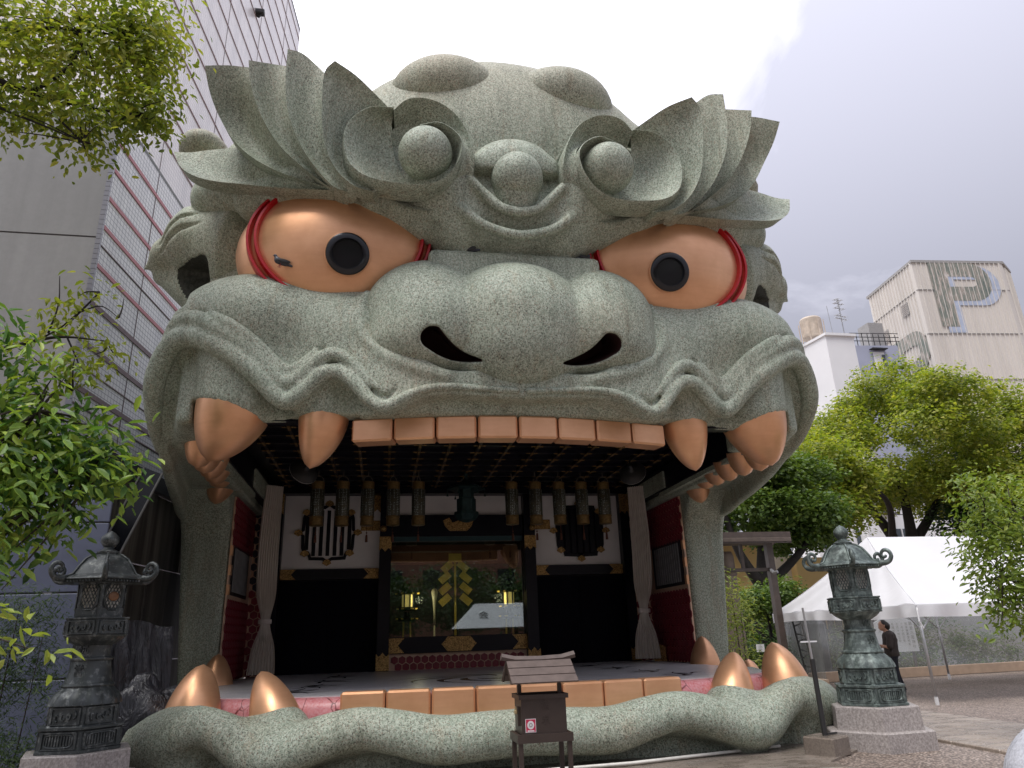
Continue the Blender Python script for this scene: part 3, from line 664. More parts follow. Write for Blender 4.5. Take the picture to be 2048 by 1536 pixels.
# --- lower jaw: base wall, rolling lip, pink gum
JP = np.array([(0, 10.60, 0.46), (0.6, 10.60, 0.44), (1.2, 10.61, 0.42), (1.75, 10.61, 0.54), (2.25, 10.62, 0.62), (2.75, 10.66, 0.52), (3.25, 10.75, 0.36), (3.65, 10.84, 0.36), (4.05, 10.98, 0.60), (4.4, 11.1, 0.70), (4.8, 11.35, 0.55), (5.15, 11.75, 0.46), (5.4, 12.2, 0.46), (5.56, 13, 0.45), (5.68, 14, 0.4), (5.75, 15.5, 0.4), (5.8, 17, 0.4)])
jf = Field(np.arange(0, 6.5, 0.045), np.r_[np.arange(9.9, 12.8, 0.045), np.arange(12.8, 17.3, 0.12)], np.arange(-0.3, 1.25, 0.045))
J = resample(JP, 110); Jr = np.interp(J[:, 0], [0, 1.2, 2.25, 3.4, 4.3, 5.0, 5.5], [.26, .27, .21, .27, .20, .32, .36]); jf.path(J, Jr, 'u', 0); J2 = J.copy(); J2[:, 2] += 0.10; J2[:, 1] += 0.05; jf.path(J2, Jr*0.9, 'u', 0.1)
J = resample(JP, 80)
Jb = J.copy(); c_ = np.array([0, 15.0]); d_ = Jb[:, :2]-c_; d_ /= np.linalg.norm(d_, axis=1)[:, None]; Jb[:, :2] -= d_*0.36; Jb[:, 2] = J[:, 2]*0.6+0.17
jf.path(Jb, np.full(80, 0.24), 'u', 0.2)
for (x_, y_, r_) in ((4.66, 11.72, 0.52), (3.36, 11.25, 0.46), (5.4, 14.6, 0.5), (5.3, 13.2, 0.42)):       # stone collars round the lower fangs
    jf.op(cap((x_, y_, 0.1), (x_, y_, 0.50), r_, r_), 'u', 0.18)
_wp = JP[:, :2].copy(); _d = _wp-c_; _d /= np.linalg.norm(_d, axis=1)[:, None]; _wp = catmull(_wp-_d*0.42, 4)
_wall = np.vstack([_wp, [(5.6, 20), (0, 20)]]); _wall = np.vstack([_wall, (_wall*[-1, 1])[::-1]])
pj = poly_sdf(jf.xs[:, None], jf.ys[None, :], _wall).astype(np.float32)
def base_wall(X, Y, Z):
    i0 = np.searchsorted(jf.xs, X.ravel()[0]); j0 = np.searchsorted(jf.ys, Y.ravel()[0])
    return np.maximum(pj[i0:i0+X.size, j0:j0+Y.size][:, :, None]-np.maximum(0.1-Z, 0)*0.2, Z-0.62)
jf.op(base_wall, 'u', 0.12)
LP('lower_lip', jf.mesh('lower_lip', True), 'stone')
# ================================================================ stage inside the mouth
nb = NB('gum_pink'); v1 = nb.n('ShaderNodeTexVoronoi', {'Vector': nb.n('ShaderNodeMapping', {'Vector': nb.co(), 'Scale': (1, 1, 0.45)}).outputs[0], 'Scale': 2.6}, feature='DISTANCE_TO_EDGE').outputs['Distance']
w1 = nb.noise(5, 4, 0.6); n9 = nb.noise(30, 3)
nb.set(color=nb.mix(nb.ramp(nb.math('ADD', v1, nb.math('MULTIPLY', w1, 0.06)), [(0.033, 1.0), (0.046, 0.0)]), nb.mix(nb.ramp(n9, [(0.35, 0.0), (0.65, 1.0)]), nb.ramp(w1, [(0.3, (0.50, 0.12, 0.13)), (0.62, (0.62, 0.22, 0.23))]), (0.62, 0.30, 0.31)), (0.16, 0.03, 0.03)), rough=0.38); MAT['gum_pink'] = nb.m
nb = NB('marble'); f = nb.noise(1.2, 6, 0.6, dist=0.8); nb.set(color=nb.mix(nb.ramp(nb.noise(26, 2), [(0.4, 0.0), (0.6, 0.35)]), nb.ramp(f, [(0.3, (0.56, 0.55, 0.56)), (0.7, (0.68, 0.66, 0.67))]), (0.42, 0.41, 0.43)), rough=0.25, spec=0.5); MAT['marble'] = nb.m
simple('lacquer', (0.005, 0.005, 0.010), 0.35, 0, 0.2, spec=0.22)
simple('door_navy', (0.002, 0.002, 0.006), 0.6, 0, 0.3, spec=0.08)
simple('plaster', (0.80, 0.77, 0.74), 0.85, 0, 0.05, 2.0)
nb = NB('gilt'); g = nb.n('ShaderNodeTexVoronoi', {'Vector': nb.co(), 'Scale': 38.0}).outputs['Distance']; g2 = nb.noise(26, 3, 0.6, dist=2.0)
nb.set(color=nb.mix(nb.ramp(g2, [(0.44, 1.0), (0.54, 0.0)]), (0.55, 0.34, 0.12), (0.13, 0.075, 0.022)), metal=0.6, rough=0.38); nb.bump(g2, 0.6, 0.02); MAT['gilt'] = nb.m
simple('gold_leaf', (0.85, 0.60, 0.13), 0.35, 0.35, 0.1)
simple('hex_line', (0.62, 0.42, 0.30), 0.5, 0.2, 0.1)
simple('hex_red', (0.19, 0.010, 0.022), 0.42, 0, 0.18, 3.0)
simple('hex_navy', (0.010, 0.010, 0.022), 0.4, 0, 0.2, 3.0)
simple('teal_paint', (0.01, 0.05, 0.055), 0.5)
nb = NB('curtain_cloth'); nb.set(color=nb.ramp(nb.noise(3.0, 4, 0.6, nb.co('Object', (6, 6, 0.5))), [(0.3, (0.62, 0.56, 0.49)), (0.7, (0.76, 0.70, 0.63))]), rough=0.9); MAT['curtain_cloth'] = nb.m
nb = NB('glass_dark'); nb.set(color=(0.8, 0.85, 0.85), rough=0.0, trans=1.0, IOR=1.6); MAT['glass'] = nb.m
nb = NB('pane'); nb.t.nodes.remove(nb.b); gl = nb.n('ShaderNodeBsdfGlossy', {'Color': (0.9, 0.95, 0.95, 1), 'Roughness': 0.015}); tr = nb.n('ShaderNodeBsdfTransparent', {'Color': (0.72, 0.78, 0.76, 1)})
fr = nb.n('ShaderNodeFresnel', {'IOR': 1.9}); mx = nb.n('ShaderNodeMixShader', {0: fr.outputs[0], 1: tr.outputs[0], 2: gl.outputs[0]}); nb.t.links.new(mx.outputs[0], nb.t.nodes['Material Output'].inputs['Surface']); MAT['pane'] = nb.m
simple('interior_dark', (0.02, 0.022, 0.024), 0.8)

def LB(name, mb, mat, parent=None, **k):
    o = mb.build(name, mat, parent or LION, **k)
    if parent is None: o.location = (0, -15, 0)
    return o
def boxpart(name, c, d, mat, parent=None, bev=0.0):
    m = MB(); m.box(c, d, bev=bev); return LB(name, m, mat, parent)

# gum shelf: swept section along the jaw
GP = np.array([(0, 11.24), (1.2, 11.26), (2.5, 11.32), (3.2, 11.48), (4.0, 11.78), (4.6, 12.15), (5.0, 12.7), (5.22, 13.6), (5.33, 15), (5.36, 16.9), (5.36, 19.8)])
gc = resample(np.c_[GP, np.zeros(len(GP))], 70)[:, :2]; tg = np.gradient(gc, axis=0); tg /= np.linalg.norm(tg, axis=1)[:, None]; nrm = np.c_[tg[:, 1], -tg[:, 0]]
full = np.vstack([(gc*[-1, 1])[:0:-1], gc]); fn = np.vstack([(nrm*[-1, 1])[:0:-1], nrm])
rows = []
for off, z in ((0.0, 0.45), (0.02, 0.7), (0.01, 0.86), (-0.05, 0.955), (-0.14, 0.99), (-0.5, 1.0)):
    rows.append(np.c_[full+fn*off, np.full(len(full), z)])
m = MB(); m.grid(np.stack(rows, 1)[::-1]); LB('gum', m, 'gum_pink', smooth=True)
ins = full-fn*0.24
m = MB(); poly = [tuple(p) for p in ins]; m.prism(poly, 0.9, 1.006); LB('stage_floor', m, 'marble')
def blade(c, a, L, w, curl):
    """one flame-like crescent of the inlaid floor pattern"""
    P = []; Q = []
    for t in np.linspace(0, 1, 12):
        an = a+curl*t; x = c[0]+L*t*math.cos(an); y = c[1]+L*t*math.sin(an); ww = w*math.sin(math.pi*t**0.7)*(1-t*0.4)
        P.append((x-ww*math.sin(an), y+ww*math.cos(an))); Q.append((x+ww*0.25*math.sin(an), y-ww*0.25*math.cos(an)))
    return P, Q
def inlay(blades):
    m = MB()
    for b in blades:
        P, Q = blade(*b); b0 = len(m.v); n = len(P)
        m.v += [(x, y, 1.010) for x, y in P+Q]; m.f += [(b0+i, b0+n+i, b0+n+i+1, b0+i+1) for i in range(n-1)]
    me = m.mesh('floor_inlay'); 
    import bmesh
    bm = bmesh.new(); bm.from_mesh(me)
    for f_ in bm.faces:
        f_.normal_update()
        if f_.normal.z < 0: f_.normal_flip()
    bm.to_mesh(me); bm.free(); return me
def motif(cx, cy, s, rot, n=7):
    r = random.Random(int(cx*100+cy*7)); out = []
    for k in range(n):
        a = rot+(k-n/2)*0.42+r.uniform(-.12, .12); out.append(((cx+0.12*s*math.cos(a), cy+0.12*s*math.sin(a)), a, s*r.uniform(0.55, 1.0), 0.07*s, r.uniform(0.4, 1.0)*(1 if k % 2 else -1)))
    return out
for (cx, cy, s, rot) in ((-3.6, 12.9, 0.9, 0.2), (-3.4, 14.2, 0.9, 0.1), (-3.3, 15.8, 0.95, 0.3), (-3.2, 17.6, 1.0, 0.2), (3.5, 12.9, 0.9, 2.9), (3.4, 14.3, 0.9, 3.0), (3.3, 16.0, 0.95, 2.8), (3.2, 17.8, 1.0, 2.9)):
    LP('floor_inlay', inlay(motif(cx, cy, s, rot)), 'black_gloss')
big = []
for k in range(9):
    a = 2*math.pi*k/9; big.append(((0.35*math.cos(a), 14.9+0.35*math.sin(a)), a+0.5, 2.0, 0.17, 1.5))
LP('floor_inlay', inlay(big), 'black_gloss')

# --- ceiling: black coffers with gilt crossings
boxpart('ceiling_panel', (0, 16.3, 5.78), (10.2, 7.4, 0.06), 'lacquer'); boxpart('ceiling_panel', (0, 11.85, 5.78), (8.8, 1.49, 0.06), 'lacquer')
xs9 = np.arange(-4.5, 4.51, 0.643); ys9 = np.arange(11.2, 19.8, 0.62)
for x in xs9: boxpart('ceiling_rib', (x, 15.4 if abs(x) < 4.3 else 16.25, 5.70), (0.07, 9.0 if abs(x) < 4.3 else 7.3, 0.10), 'lacquer')
for y in ys9: boxpart('ceiling_batten', (0, y, 5.71), (9.3 if y > 12.6 else 8.8, 0.06, 0.075), 'lacquer')
m = MB()
for x in xs9:
    for y in ys9:
        m.box((x, y, 5.646), (0.05, 0.26, 0.012)); m.box((x, y, 5.667), (0.26, 0.045, 0.012))
tag(LB('gilt_crossings', m, 'gilt'), kind='stuff')
for s in (-1, 1):
    boxpart('cornice', (s*5.06, 16.2, 5.42), (0.16, 7.2, 0.6), 'lacquer'); boxpart('cornice_moulding', (s*5.09, 14.3, 5.06), (0.16, 6.2, 0.10), 'stone')
    boxpart('side_beam', (s*5.14, 18.3, 5.36), (0.42, 2.9, 0.42), 'stone')
boxpart('front_beam', (0, 11.02, 5.28), (8.7, 0.24, 0.62), 'lacquer')
def plate(name, poly, y0, th=0.025, mat='gilt', parent=None):
    m = MB(); m.prism(poly, y0-th, y0, 'y'); return LB(name, m, mat, parent)
def fishtail(x0, x1, z0, z1, side):
    """gilt end plate with a notched free end; side +1 = notch to the right"""
    h_ = z1-z0; n_ = 0.35*h_
    if side > 0: return [(x0, z0), (x1+n_*.3, z0), (x1-n_, (z0+z1)/2), (x1+n_*.3, z1), (x0, z1)]
    return [(x1, z0), (x1, z1), (x0-n_*.3, z1), (x0+n_, (z0+z1)/2), (x0-n_*.3, z0)]
def crown(xc, w, z0, z1):
    a = w/2; return [(xc-a, z0), (xc+a, z0), (xc+a, z1), (xc+a*.55, z1-0.07), (xc+a*.25, z1-0.02), (xc, z1+0.03), (xc-a*.25, z1-0.02), (xc-a*.55, z1-0.07), (xc-a, z1)]
def crown_down(xc, w, z0, z1): return [(x, z0+z1-z) for x, z in crown(xc, w, z0, z1)][::-1]
for xc, w in ((-2.0, 0.9), (0, 0.75), (2.0, 0.75)): plate('beam_plate', fishtail(xc-w/2, xc+w/2, 5.0, 5.1, 1), 10.895)

# --- back wall
BY = 19.8
m = MB(); m.box((-3.55, 20.0, 3.4), (3.5, 0.2, 4.9)); m.box((3.55, 20.0, 3.4), (3.5, 0.2, 4.9)); m.box((0, 20.0, 5.05), (3.6, 0.2, 1.6)); m.box((0, 20.0, 1.37), (3.6, 0.2, 0.85)); LB('back_wall', m, 'lacquer')
boxpart('top_beam', (0, 19.62, 5.62), (9.5, 0.36, 0.24), 'lacquer')
for s in (-1, 1):
    boxpart('post', (s*4.76, 19.68, 3.25), (0.26, 0.28, 4.5), 'lacquer'); boxpart('post', (s*1.96, 19.64, 3.25), (0.30, 0.34, 4.5), 'lacquer')
    boxpart('plaster_panel', (s*3.37, 19.86, 4.53), (2.52, 0.08, 1.94), 'plaster')
    boxpart('lintel', (s*3.37, 19.78, 3.42), (2.5, 0.18, 0.27), 'lacquer')
    boxpart('door', (s*2.74, 19.84, 2.13), (1.24, 0.06, 2.26), 'door_navy'); boxpart('door', (s*3.99, 19.84, 2.13), (1.24, 0.06, 2.26), 'door_navy')
    a, b = (s*3.37-1.25, s*3.37+1.25)
    plate('gilt_plate', fishtail(a, a+0.36, 3.29, 3.55, 1), 19.688); plate('gilt_plate', fishtail(b-0.36, b, 3.29, 3.55, -1), 19.688)
    plate('gilt_plate', crown_down(s*1.96, 0.32, 3.98, 4.34), 19.468); plate('gilt_plate', crown(s*1.96, 0.33, 1.02, 1.42), 19.468)
    plate('gilt_plate', crown_down(s*4.76, 0.27, 4.95, 5.5), 19.538); plate('gilt_plate', crown(s*4.76, 0.27, 1.02, 1.36), 19.538)
    plate('gilt_plate', [(s*2.3-0.32, 4.55), (s*2.3+0.32, 4.55), (s*2.3+0.32, 4.82), (s*2.3-0.32, 4.82)], 19.81)
    plate('gilt_plate', crown_down(s*2.1, 0.36, 5.05, 5.5), 19.79)
    sx = -1 if s > 0 else 1
    plate('gilt_plate', fishtail(-1.81, -1.45, 1.42, 1.78, 1) if s < 0 else fishtail(1.45, 1.81, 1.42, 1.78, -1), 19.648)
    m = MB(); m.sphere((s*2.02, 19.42, 4.55), 0.09, 12, 8); LB('gilt_boss', m, 'gilt', smooth=True)
boxpart('plaster_panel', (0, 19.86, 5.22), (3.66, 0.08, 0.56), 'plaster')
boxpart('lintel', (0, 19.76, 4.65), (3.6, 0.24, 0.58), 'lacquer')
boxpart('header', (0, 19.74, 4.30), (3.58, 0.12, 0.12), 'teal_paint')
boxpart('sill', (0, 19.76, 1.60), (3.62, 0.22, 0.40), 'lacquer')
m = MB(); m.prism([(-0.38, 1.52), (-0.3, 1.42), (0.3, 1.42), (0.38, 1.52), (0.46, 1.6), (0.38, 1.68), (0.3, 1.78), (-0.3, 1.78), (-0.38, 1.68), (-0.46, 1.6)], 19.62, 19.648, 'y'); LB('gilt_plate', m, 'gilt')
m = MB(); m.prism([(-0.36, 4.62), (-0.24, 4.5), (0.24, 4.5), (0.36, 4.62), (0.42, 4.78), (0.25, 4.86), (0.16, 4.72), (0, 4.78), (-0.16, 4.72), (-0.25, 4.86), (-0.42, 4.78)], 19.60, 19.638, 'y'); LB('gilt_plate', m, 'gilt')
boxpart('dado', (0, 19.80, 1.20), (3.62, 0.06, 0.40), 'hex_line')
# shaped windows: lobed frame, dark bars
def lobed(cx, cz, a, b):
    P = []
    base = [(1, 0), (.88, .09), (.86, .5), (.82, .62), (.68, .68), (.62, .78), (.60, .88), (.15, .90), (0, 1.0)]
    q = base+[(-x, z) for x, z in base[-2::-1]]; q = q+[(x, -z) for x, z in q[-2:0:-1]]
    return [(cx+a*x, cz+b*z) for x, z in q]
for s in (-1, 1):
    cx = s*3.47; outer = lobed(cx, 4.5, 0.79, 0.80); inner = lobed(cx, 4.5, 0.70, 0.71); n = len(outer)
    m = MB(); m.v = [(x, 19.76, z) for x, z in outer]+[(x, 19.76, z) for x, z in inner]+[(x, 19.83, z) for x, z in outer]+[(x, 19.83, z) for x, z in inner]
    for i in range(n):
        j = (i+1) % n; m.f += [(i, n+i, n+j, j), (i, j, 2*n+j, 2*n+i), (n+i, 3*n+i, 3*n+j, n+j)]
    fr_ = LB('window_frame', m, 'lacquer', fix=True)
    m = MB(); m.prism(inner, 19.815, 19.835, 'y'); LB('window_back', m, 'plaster' if s < 0 else 'door_navy', fr_)
    for k in range(7):
        x = cx-0.55+k*0.183; zz = 0.60 if abs(x-cx) < 0.45 else 0.44
        m = MB(); m.box((x, 19.80, 4.5), (0.095 if s < 0 else 0.13, 0.03, 2*zz)); LB('window_bar', m, 'lacquer', fr_)
    for (px, pz) in ((cx, 5.28), (cx, 3.72), (cx-.77, 4.5), (cx+.77, 4.5), (cx-.58, 3.96), (cx+.58, 3.96), (cx-.58, 5.04), (cx+.58, 5.04)):
        w_ = 0.12; m = MB(); m.prism([(px-w_, pz-0.02), (px, pz-0.09), (px+w_, pz-0.02), (px+w_*.7, pz+0.05), (px, pz+0.09), (px-w_*.7, pz+0.05)], 19.735, 19.757, 'y'); LB('window_fitting', m, 'gilt', fr_)
# glass front of the altar and the recess behind it
boxpart('pane', (0, 19.78, 3.02), (3.6, 0.012, 2.44), 'pane')
m = MB(); m.box((0, 21.6, 3.0), (3.9, 0.05, 3.2)); m.box((-1.95, 20.75, 3.0), (0.05, 1.7, 3.2)); m.box((1.95, 20.75, 3.0), (0.05, 1.7, 3.2)); m.box((0, 20.75, 4.5), (3.9, 1.7, 0.05)); m.box((0, 20.75, 1.5), (3.9, 1.7, 0.2)); LB('altar_recess', m, 'interior_dark')
m = MB(); m.box((0, 21.0, 4.02), (3.7, 0.03, 0.55)); LB('altar_valance', m, simple('valance', (0.14, 0.055, 0.04), 0.8))

# --- hexagonal tiles: gold joints show between raised tiles
HEX_R = 0.112
def hex_mesh(r, th=0.02):
    m = MB(); P0 = [(r*math.cos(math.pi/6+k*math.pi/3), r*math.sin(math.pi/6+k*math.pi/3)) for k in range(6)]; P1 = [(a*0.93, b*0.93) for a, b in P0]
    m.v = [(a, 0.0, b) for a, b in P0]+[(a, -th, b) for a, b in P1]; m.f = [(6, 7, 8, 9, 10, 11)]+[(i, (i+1) % 6, 6+(i+1) % 6, 6+i) for i in range(6)]
    return m.mesh('hex_tile')
hexm = {k: hex_mesh(HEX_R*0.91) for k in ('hex_red', 'hex_navy')}
for k, v_ in hexm.items(): v_.materials.append(MAT[k])
spots = []     # (location, rotation, material)
px_, pz_ = HEX_R*math.sqrt(3), HEX_R*1.5
for r in range(3):
    for c in range(19):
        x = -1.75+px_*(c+0.5*(r % 2)); z = 1.08+pz_*r
        if abs(x) < 1.74 and z < 1.36: spots.append(((x, 19.765, z), 0.0, 'hex_red'))
for s_ in (-1, 1):
    boxpart('tiled_panel', (s_*5.11, 19.62, 3.25), (0.44, 0.06, 4.5), 'hex_line'); boxpart('tiled_panel', (s_*5.355, 18.3, 3.2), (0.04, 2.7, 4.4), 'hex_line')
    for r in range(27):
        for c in range(3):
            x = s_*(4.98+px_*(c*0.5*2 if False else c)+(0.5*px_ if r % 2 else 0)); z = 1.1+pz_*r
            if abs(x) < 5.30 and z < 5.3: spots.append(((x, 19.585, z), 0.0, 'hex_red' if z < 3.1 else 'hex_navy'))
        for c in range(14):
            y = 16.98+px_*(c+0.5*(r % 2)); z = 1.1+pz_*r
            if y < 19.55 and (z < 2.75 or z > 3.95) and z < 5.2: spots.append(((s_*5.33, y, z), -rad(90)*s_, 'hex_red'))
cp = Vector((-2, 0, 1.75)); spots.sort(key=lambda q: (q[0][1] < 19.7 and abs(q[0][0]) > 5.31, (Vector(q[0])-cp).length))
for loc, rz, mt in spots[:300]:
    o = link('hex_tile', hexm[mt], None, LION); o.location = (loc[0], loc[1]-15, loc[2]); o.rotation_euler = (0, 0, rz)
for mt in ('hex_red',):
    m = MB(); vv = np.array([v.co[:] for v in hexm[mt].vertices]); ff = [tuple(p.vertices) for p in hexm[mt].polygons]
    for loc, rz, t_ in spots[300:]:
        R_ = np.array(Matrix.Rotation(rz, 3, 'Z')); m.add(vv @ R_.T+np.array(loc), ff)
    if m.v: tag(LB('side_wall_tiles', m, mt), kind='stuff')
simple('slat_grey', (0.22, 0.22, 0.22), 0.8)
for s_ in (-1, 1):      # slatted openings half way up the side walls
    wn_ = boxpart('side_window', (s_*5.34, 18.1, 3.35), (0.05, 2.0, 1.1), 'lacquer')
    for k in range(12): boxpart('slat', (s_*5.305, 17.3+k*0.145, 3.35), (0.03, 0.06, 0.95), 'slat_grey', wn_)
    for k in range(3): boxpart('side_plate', (s_*5.335, 16.99, 2.9+k*0.42), (0.06, 0.12, 0.22), 'copper')
for o in [o for o in COL.objects if o.parent is not None and o.parent.parent is LION and o.name.split('.')[0] in ('slat', 'window_bar', 'window_back', 'window_fitting')]: pass

# --- things that hang in or stand on the stage
def hex_lattice_mat():
    nb = NB('lantern_lattice'); tcu = nb.co('UV'); v_ = nb.n('ShaderNodeTexVoronoi', {'Vector': nb.n('ShaderNodeMapping', {'Vector': nb.co(), 'Scale': (1, 1, 1)}).outputs[0], 'Scale': 24.0, 'Randomness': 0.25}, feature='F1').outputs['Distance']
    fl = nb.noise(7, 3, 0.6)
    nb.set(color=nb.mix(nb.ramp(fl, [(0.52, 0.0), (0.6, 1.0)]), nb.ramp(v_, [(0.27, (0.30, 0.34, 0.32)), (0.36, (0.045, 0.045, 0.03))]), (0.07, 0.065, 0.04)), metal=0.3, rough=0.5); MAT['lantern_lattice'] = nb.m
hex_lattice_mat(); simple('old_gilt', (0.22, 0.145, 0.055), 0.42, 0.6, 0.3, 20); simple('tassel', (0.10, 0.035, 0.02), 0.8); simple('chain', (0.25, 0.22, 0.18), 0.5, 0.6)
def hanging_lantern():
    t = thing('hanging_lantern', 'x', 'lantern')
    m = MB(); m.lathe([(0.150, -0.86), (0.165, -0.84), (0.170, -0.2), (0.155, -0.18)], 20); m.build('lattice_drum', 'lantern_lattice', t, sharp=40)
    m = MB(); m.lathe([(0.02, 0.02), (0.10, 0.015), (0.155, 0.0), (0.158, -0.02), (0.152, -0.18), (0.162, -0.185), (0.162, -0.2)], 20); m.build('top_cap', 'old_gilt', t, sharp=40)
    m = MB(); m.lathe([(0.168, -0.845), (0.172, -0.86), (0.172, -0.87), (0.16, -0.88), (0.164, -1.06), (0.15, -1.07), (0.05, -1.075)][::-1], 20); m.build('bottom_cap', 'old_gilt', t, sharp=40)
    m = MB(); m.tube([(0.13*math.cos(q), 0, 0.02+0.13*math.sin(q)) for q in np.linspace(0, math.pi, 12)], 0.010, 6); m.tube([(0, 0, 0.15), (0, 0, 0.55)], 0.008, 5); m.build('hanger', 'chain', t)
    m = MB(); m.tube([(0, 0, -1.07), (0, 0, -1.28)], 0.006, 5); m.sphere((0, 0, -1.24), 0.022, 8, 6); m.lathe([(0.012, -1.28), (0.026, -1.30), (0.034, -1.46), (0.0, -1.46)][::-1], 8); m.build('tassel', 'tassel', t)
    return t
def dup(root, loc, rz=0.0, label=None):
    r = root.copy(); COL.objects.link(r); r.location = loc; r.rotation_euler = (0, 0, rz)
    if label: r['label'] = label
    for ch in list(root.children):
        c = ch.copy(); COL.objects.link(c); c.parent = r
        for g_ in ch.children: d = g_.copy(); COL.objects.link(d); d.parent = c
    return r
hl = hanging_lantern(); hl['group'] = 'lattice lanterns hung across the stage'
ordn = {-3.62: 'in front of the left barred window, nearest the left curtain', -3.02: 'in front of the right half of the left barred window', -2.42: 'just right of the left barred window, third from the left curtain', -1.80: 'in front of the black post left of the glass front', -1.18: 'left of the bronze centre lantern and nearest to it',
        1.18: 'right of the bronze centre lantern and nearest to it', 1.80: 'in front of the black post right of the glass front', 2.42: 'over the left edge of the dark right window', 3.02: 'in front of the middle of the dark right window', 3.62: 'over the right edge of the dark window, nearest the right curtain'}
for i, (x, t_) in enumerate(ordn.items()):
    lb = 'slim gilt lattice lantern '+t_
    if i == 0: hl.location = (x, 17.75, 5.45); hl['label'] = lb
    else: dup(hl, (x, 17.75, 5.45), 0.3*i, lb)
# bronze centre lantern
simple('bronze_dark', (0.018, 0.045, 0.045), 0.5, 0.4, 0.4, 9)
t = thing('bronze_hanging_lantern', 'dark green bronze pagoda-shaped lantern hanging at the centre of the stage', 'lantern', (0, 17.6, 5.4))
m = MB(); m.lathe([(0.04, 0.3), (0.05, 0.1), (0.16, 0.02), (0.46, -0.12), (0.48, -0.16), (0.2, -0.17)][::-1], 6); m.build('roof', 'bronze_dark', t)
m = MB(); m.lathe([(0.19, -0.17), (0.19, -0.38), (0.24, -0.40), (0.24, -0.72), (0.2, -0.74)][::-1], 6); m.build('fire_box', 'bronze_dark', t)
m = MB(); m.lathe([(0.30, -0.72), (0.31, -0.80), (0.22, -0.92), (0.05, -0.98)][::-1], 6); m.build('bowl', 'bronze_dark', t)
for k in range(6):
    q = rad(30+60*k); m = MB(); m.tube([(0.47*math.cos(rad(60*k)), 0.47*math.sin(rad(60*k)), -0.13), (0.47*math.cos(rad(60*k)), 0.47*math.sin(rad(60*k)), -0.30)], 0.006, 5); m.lathe([(0.012, -0.26), (0.03, -0.33)][::-1], 8, (0.47*math.cos(rad(60*k)), 0.47*math.sin(rad(60*k)), 0)); m.build('wind_bell', 'bronze_dark', t)
m = MB(); m.tube([(0, 0, 0.28), (0, 0, 0.5)], 0.012, 6); m.build('hanger', 'chain', t)
# curtains, tied back
def curtain(s):
    nv, nu = 60, 64; P = np.zeros((nv, nu, 3))
    for i, v in enumerate(np.linspace(0, 1, nv)):
        z = 5.48-v*4.40; tie = math.exp(-((z-2.25)/0.42)**2)
        w = (0.62 if z > 2.25 else 0.62+0.20*min(1, (2.25-z)/1.1))*(1-0.62*tie); w = w*0.80*(1-0.12*max(0, (z-4.2)/1.2))
        xc = 4.72+0.05*math.sin((5.48-z)*0.9)+0.07*max(0, 2.25-z); yc = 18.35+0.3*v
        for j, u in enumerate(np.linspace(-0.5, 0.5, nu)):
            fold = math.sin(u*2*math.pi*8.5+0.6*math.sin(z*1.3))+0.4*math.sin(u*2*math.pi*17+z)
            P[i, j] = (s*(xc+u*w*0.85+0.02*fold), yc+u*w*-0.55+0.055*fold*(0.35+0.65*(1-tie))+(0.10*(1-2*abs(u)) if tie > .5 else 0)*-1, z)
    m = MB(); m.grid(P if s < 0 else P[:, ::-1]); return m.mesh('cloth', True)
for s, nm in ((-1, 'left'), (1, 'right')):
    t = thing('curtain', 'pale beige pleated curtain tied back at the %s end of the stage' % nm, 'curtain', (0, 18.5, 1.0), group='tied back stage curtains')
    me = curtain(s); me.transform(Matrix.Translation((0, -18.5, -1.0))); o = link('cloth', me, 'curtain_cloth', t)
    m = MB(); m.lathe([(0.155, -0.05), (0.16, 0), (0.155, 0.05)], 20, (s*4.74, 0.05, 1.25), cap=False, scale=(1, 0.62)); m.build('tie_band', simple('tie_cloth', (0.62, 0.55, 0.5), 0.8), t, smooth=True)
    if s > 0: 
        m = MB(); m.prism([(-0.12, 0.0), (0.2, 0.0), (0.2, 0.36), (0.02, 0.42), (-0.12, 0.3)], 0, 0.03, 'y', (5.08, 0.2, 0.0)); m.build('gilt_hem', 'gilt', t)
# reflector lamps
simple('lamp_white', (0.75, 0.74, 0.72), 0.3); simple('lamp_black', (0.02, 0.02, 0.02), 0.5)
for s, lb in ((-1, 'white bowl reflector lamp under the ceiling behind the left inner fang'), (1, 'white bowl reflector lamp under the ceiling near the right curtain top')):
    t = thing('reflector_lamp', lb, 'lamp', (s*3.76, 15.83, 5.3), group='reflector lamps under the stage ceiling')
    R_ = Matrix.Rotation(rad(62)*1, 4, 'X') @ Matrix.Rotation(rad(-28*s), 4, 'Y')
    prof = [(0.02, 0.12), (0.10, 0.11), (0.22, 0.06), (0.31, -0.03), (0.325, -0.03)]
    m = MB(); m.lathe(prof[::-1], 28, cap=False); me = m.mesh('reflector', True); me.transform(R_); link('reflector', me, 'lamp_white', t)
    m = MB(); m.lathe([(0.05, 0.30), (0.06, 0.13), (0.11, 0.118), (0.23, 0.07), (0.325, -0.02)][::-1], 28, cap=False); me = m.mesh('housing', True); me.transform(R_); link('housing', me, 'lamp_black', t)
    m = MB(); m.tube([R_ @ Vector((0, 0, 0.28)), (0, 0.05, 0.40)], 0.02, 6); m.build('bracket', 'lamp_black', t)
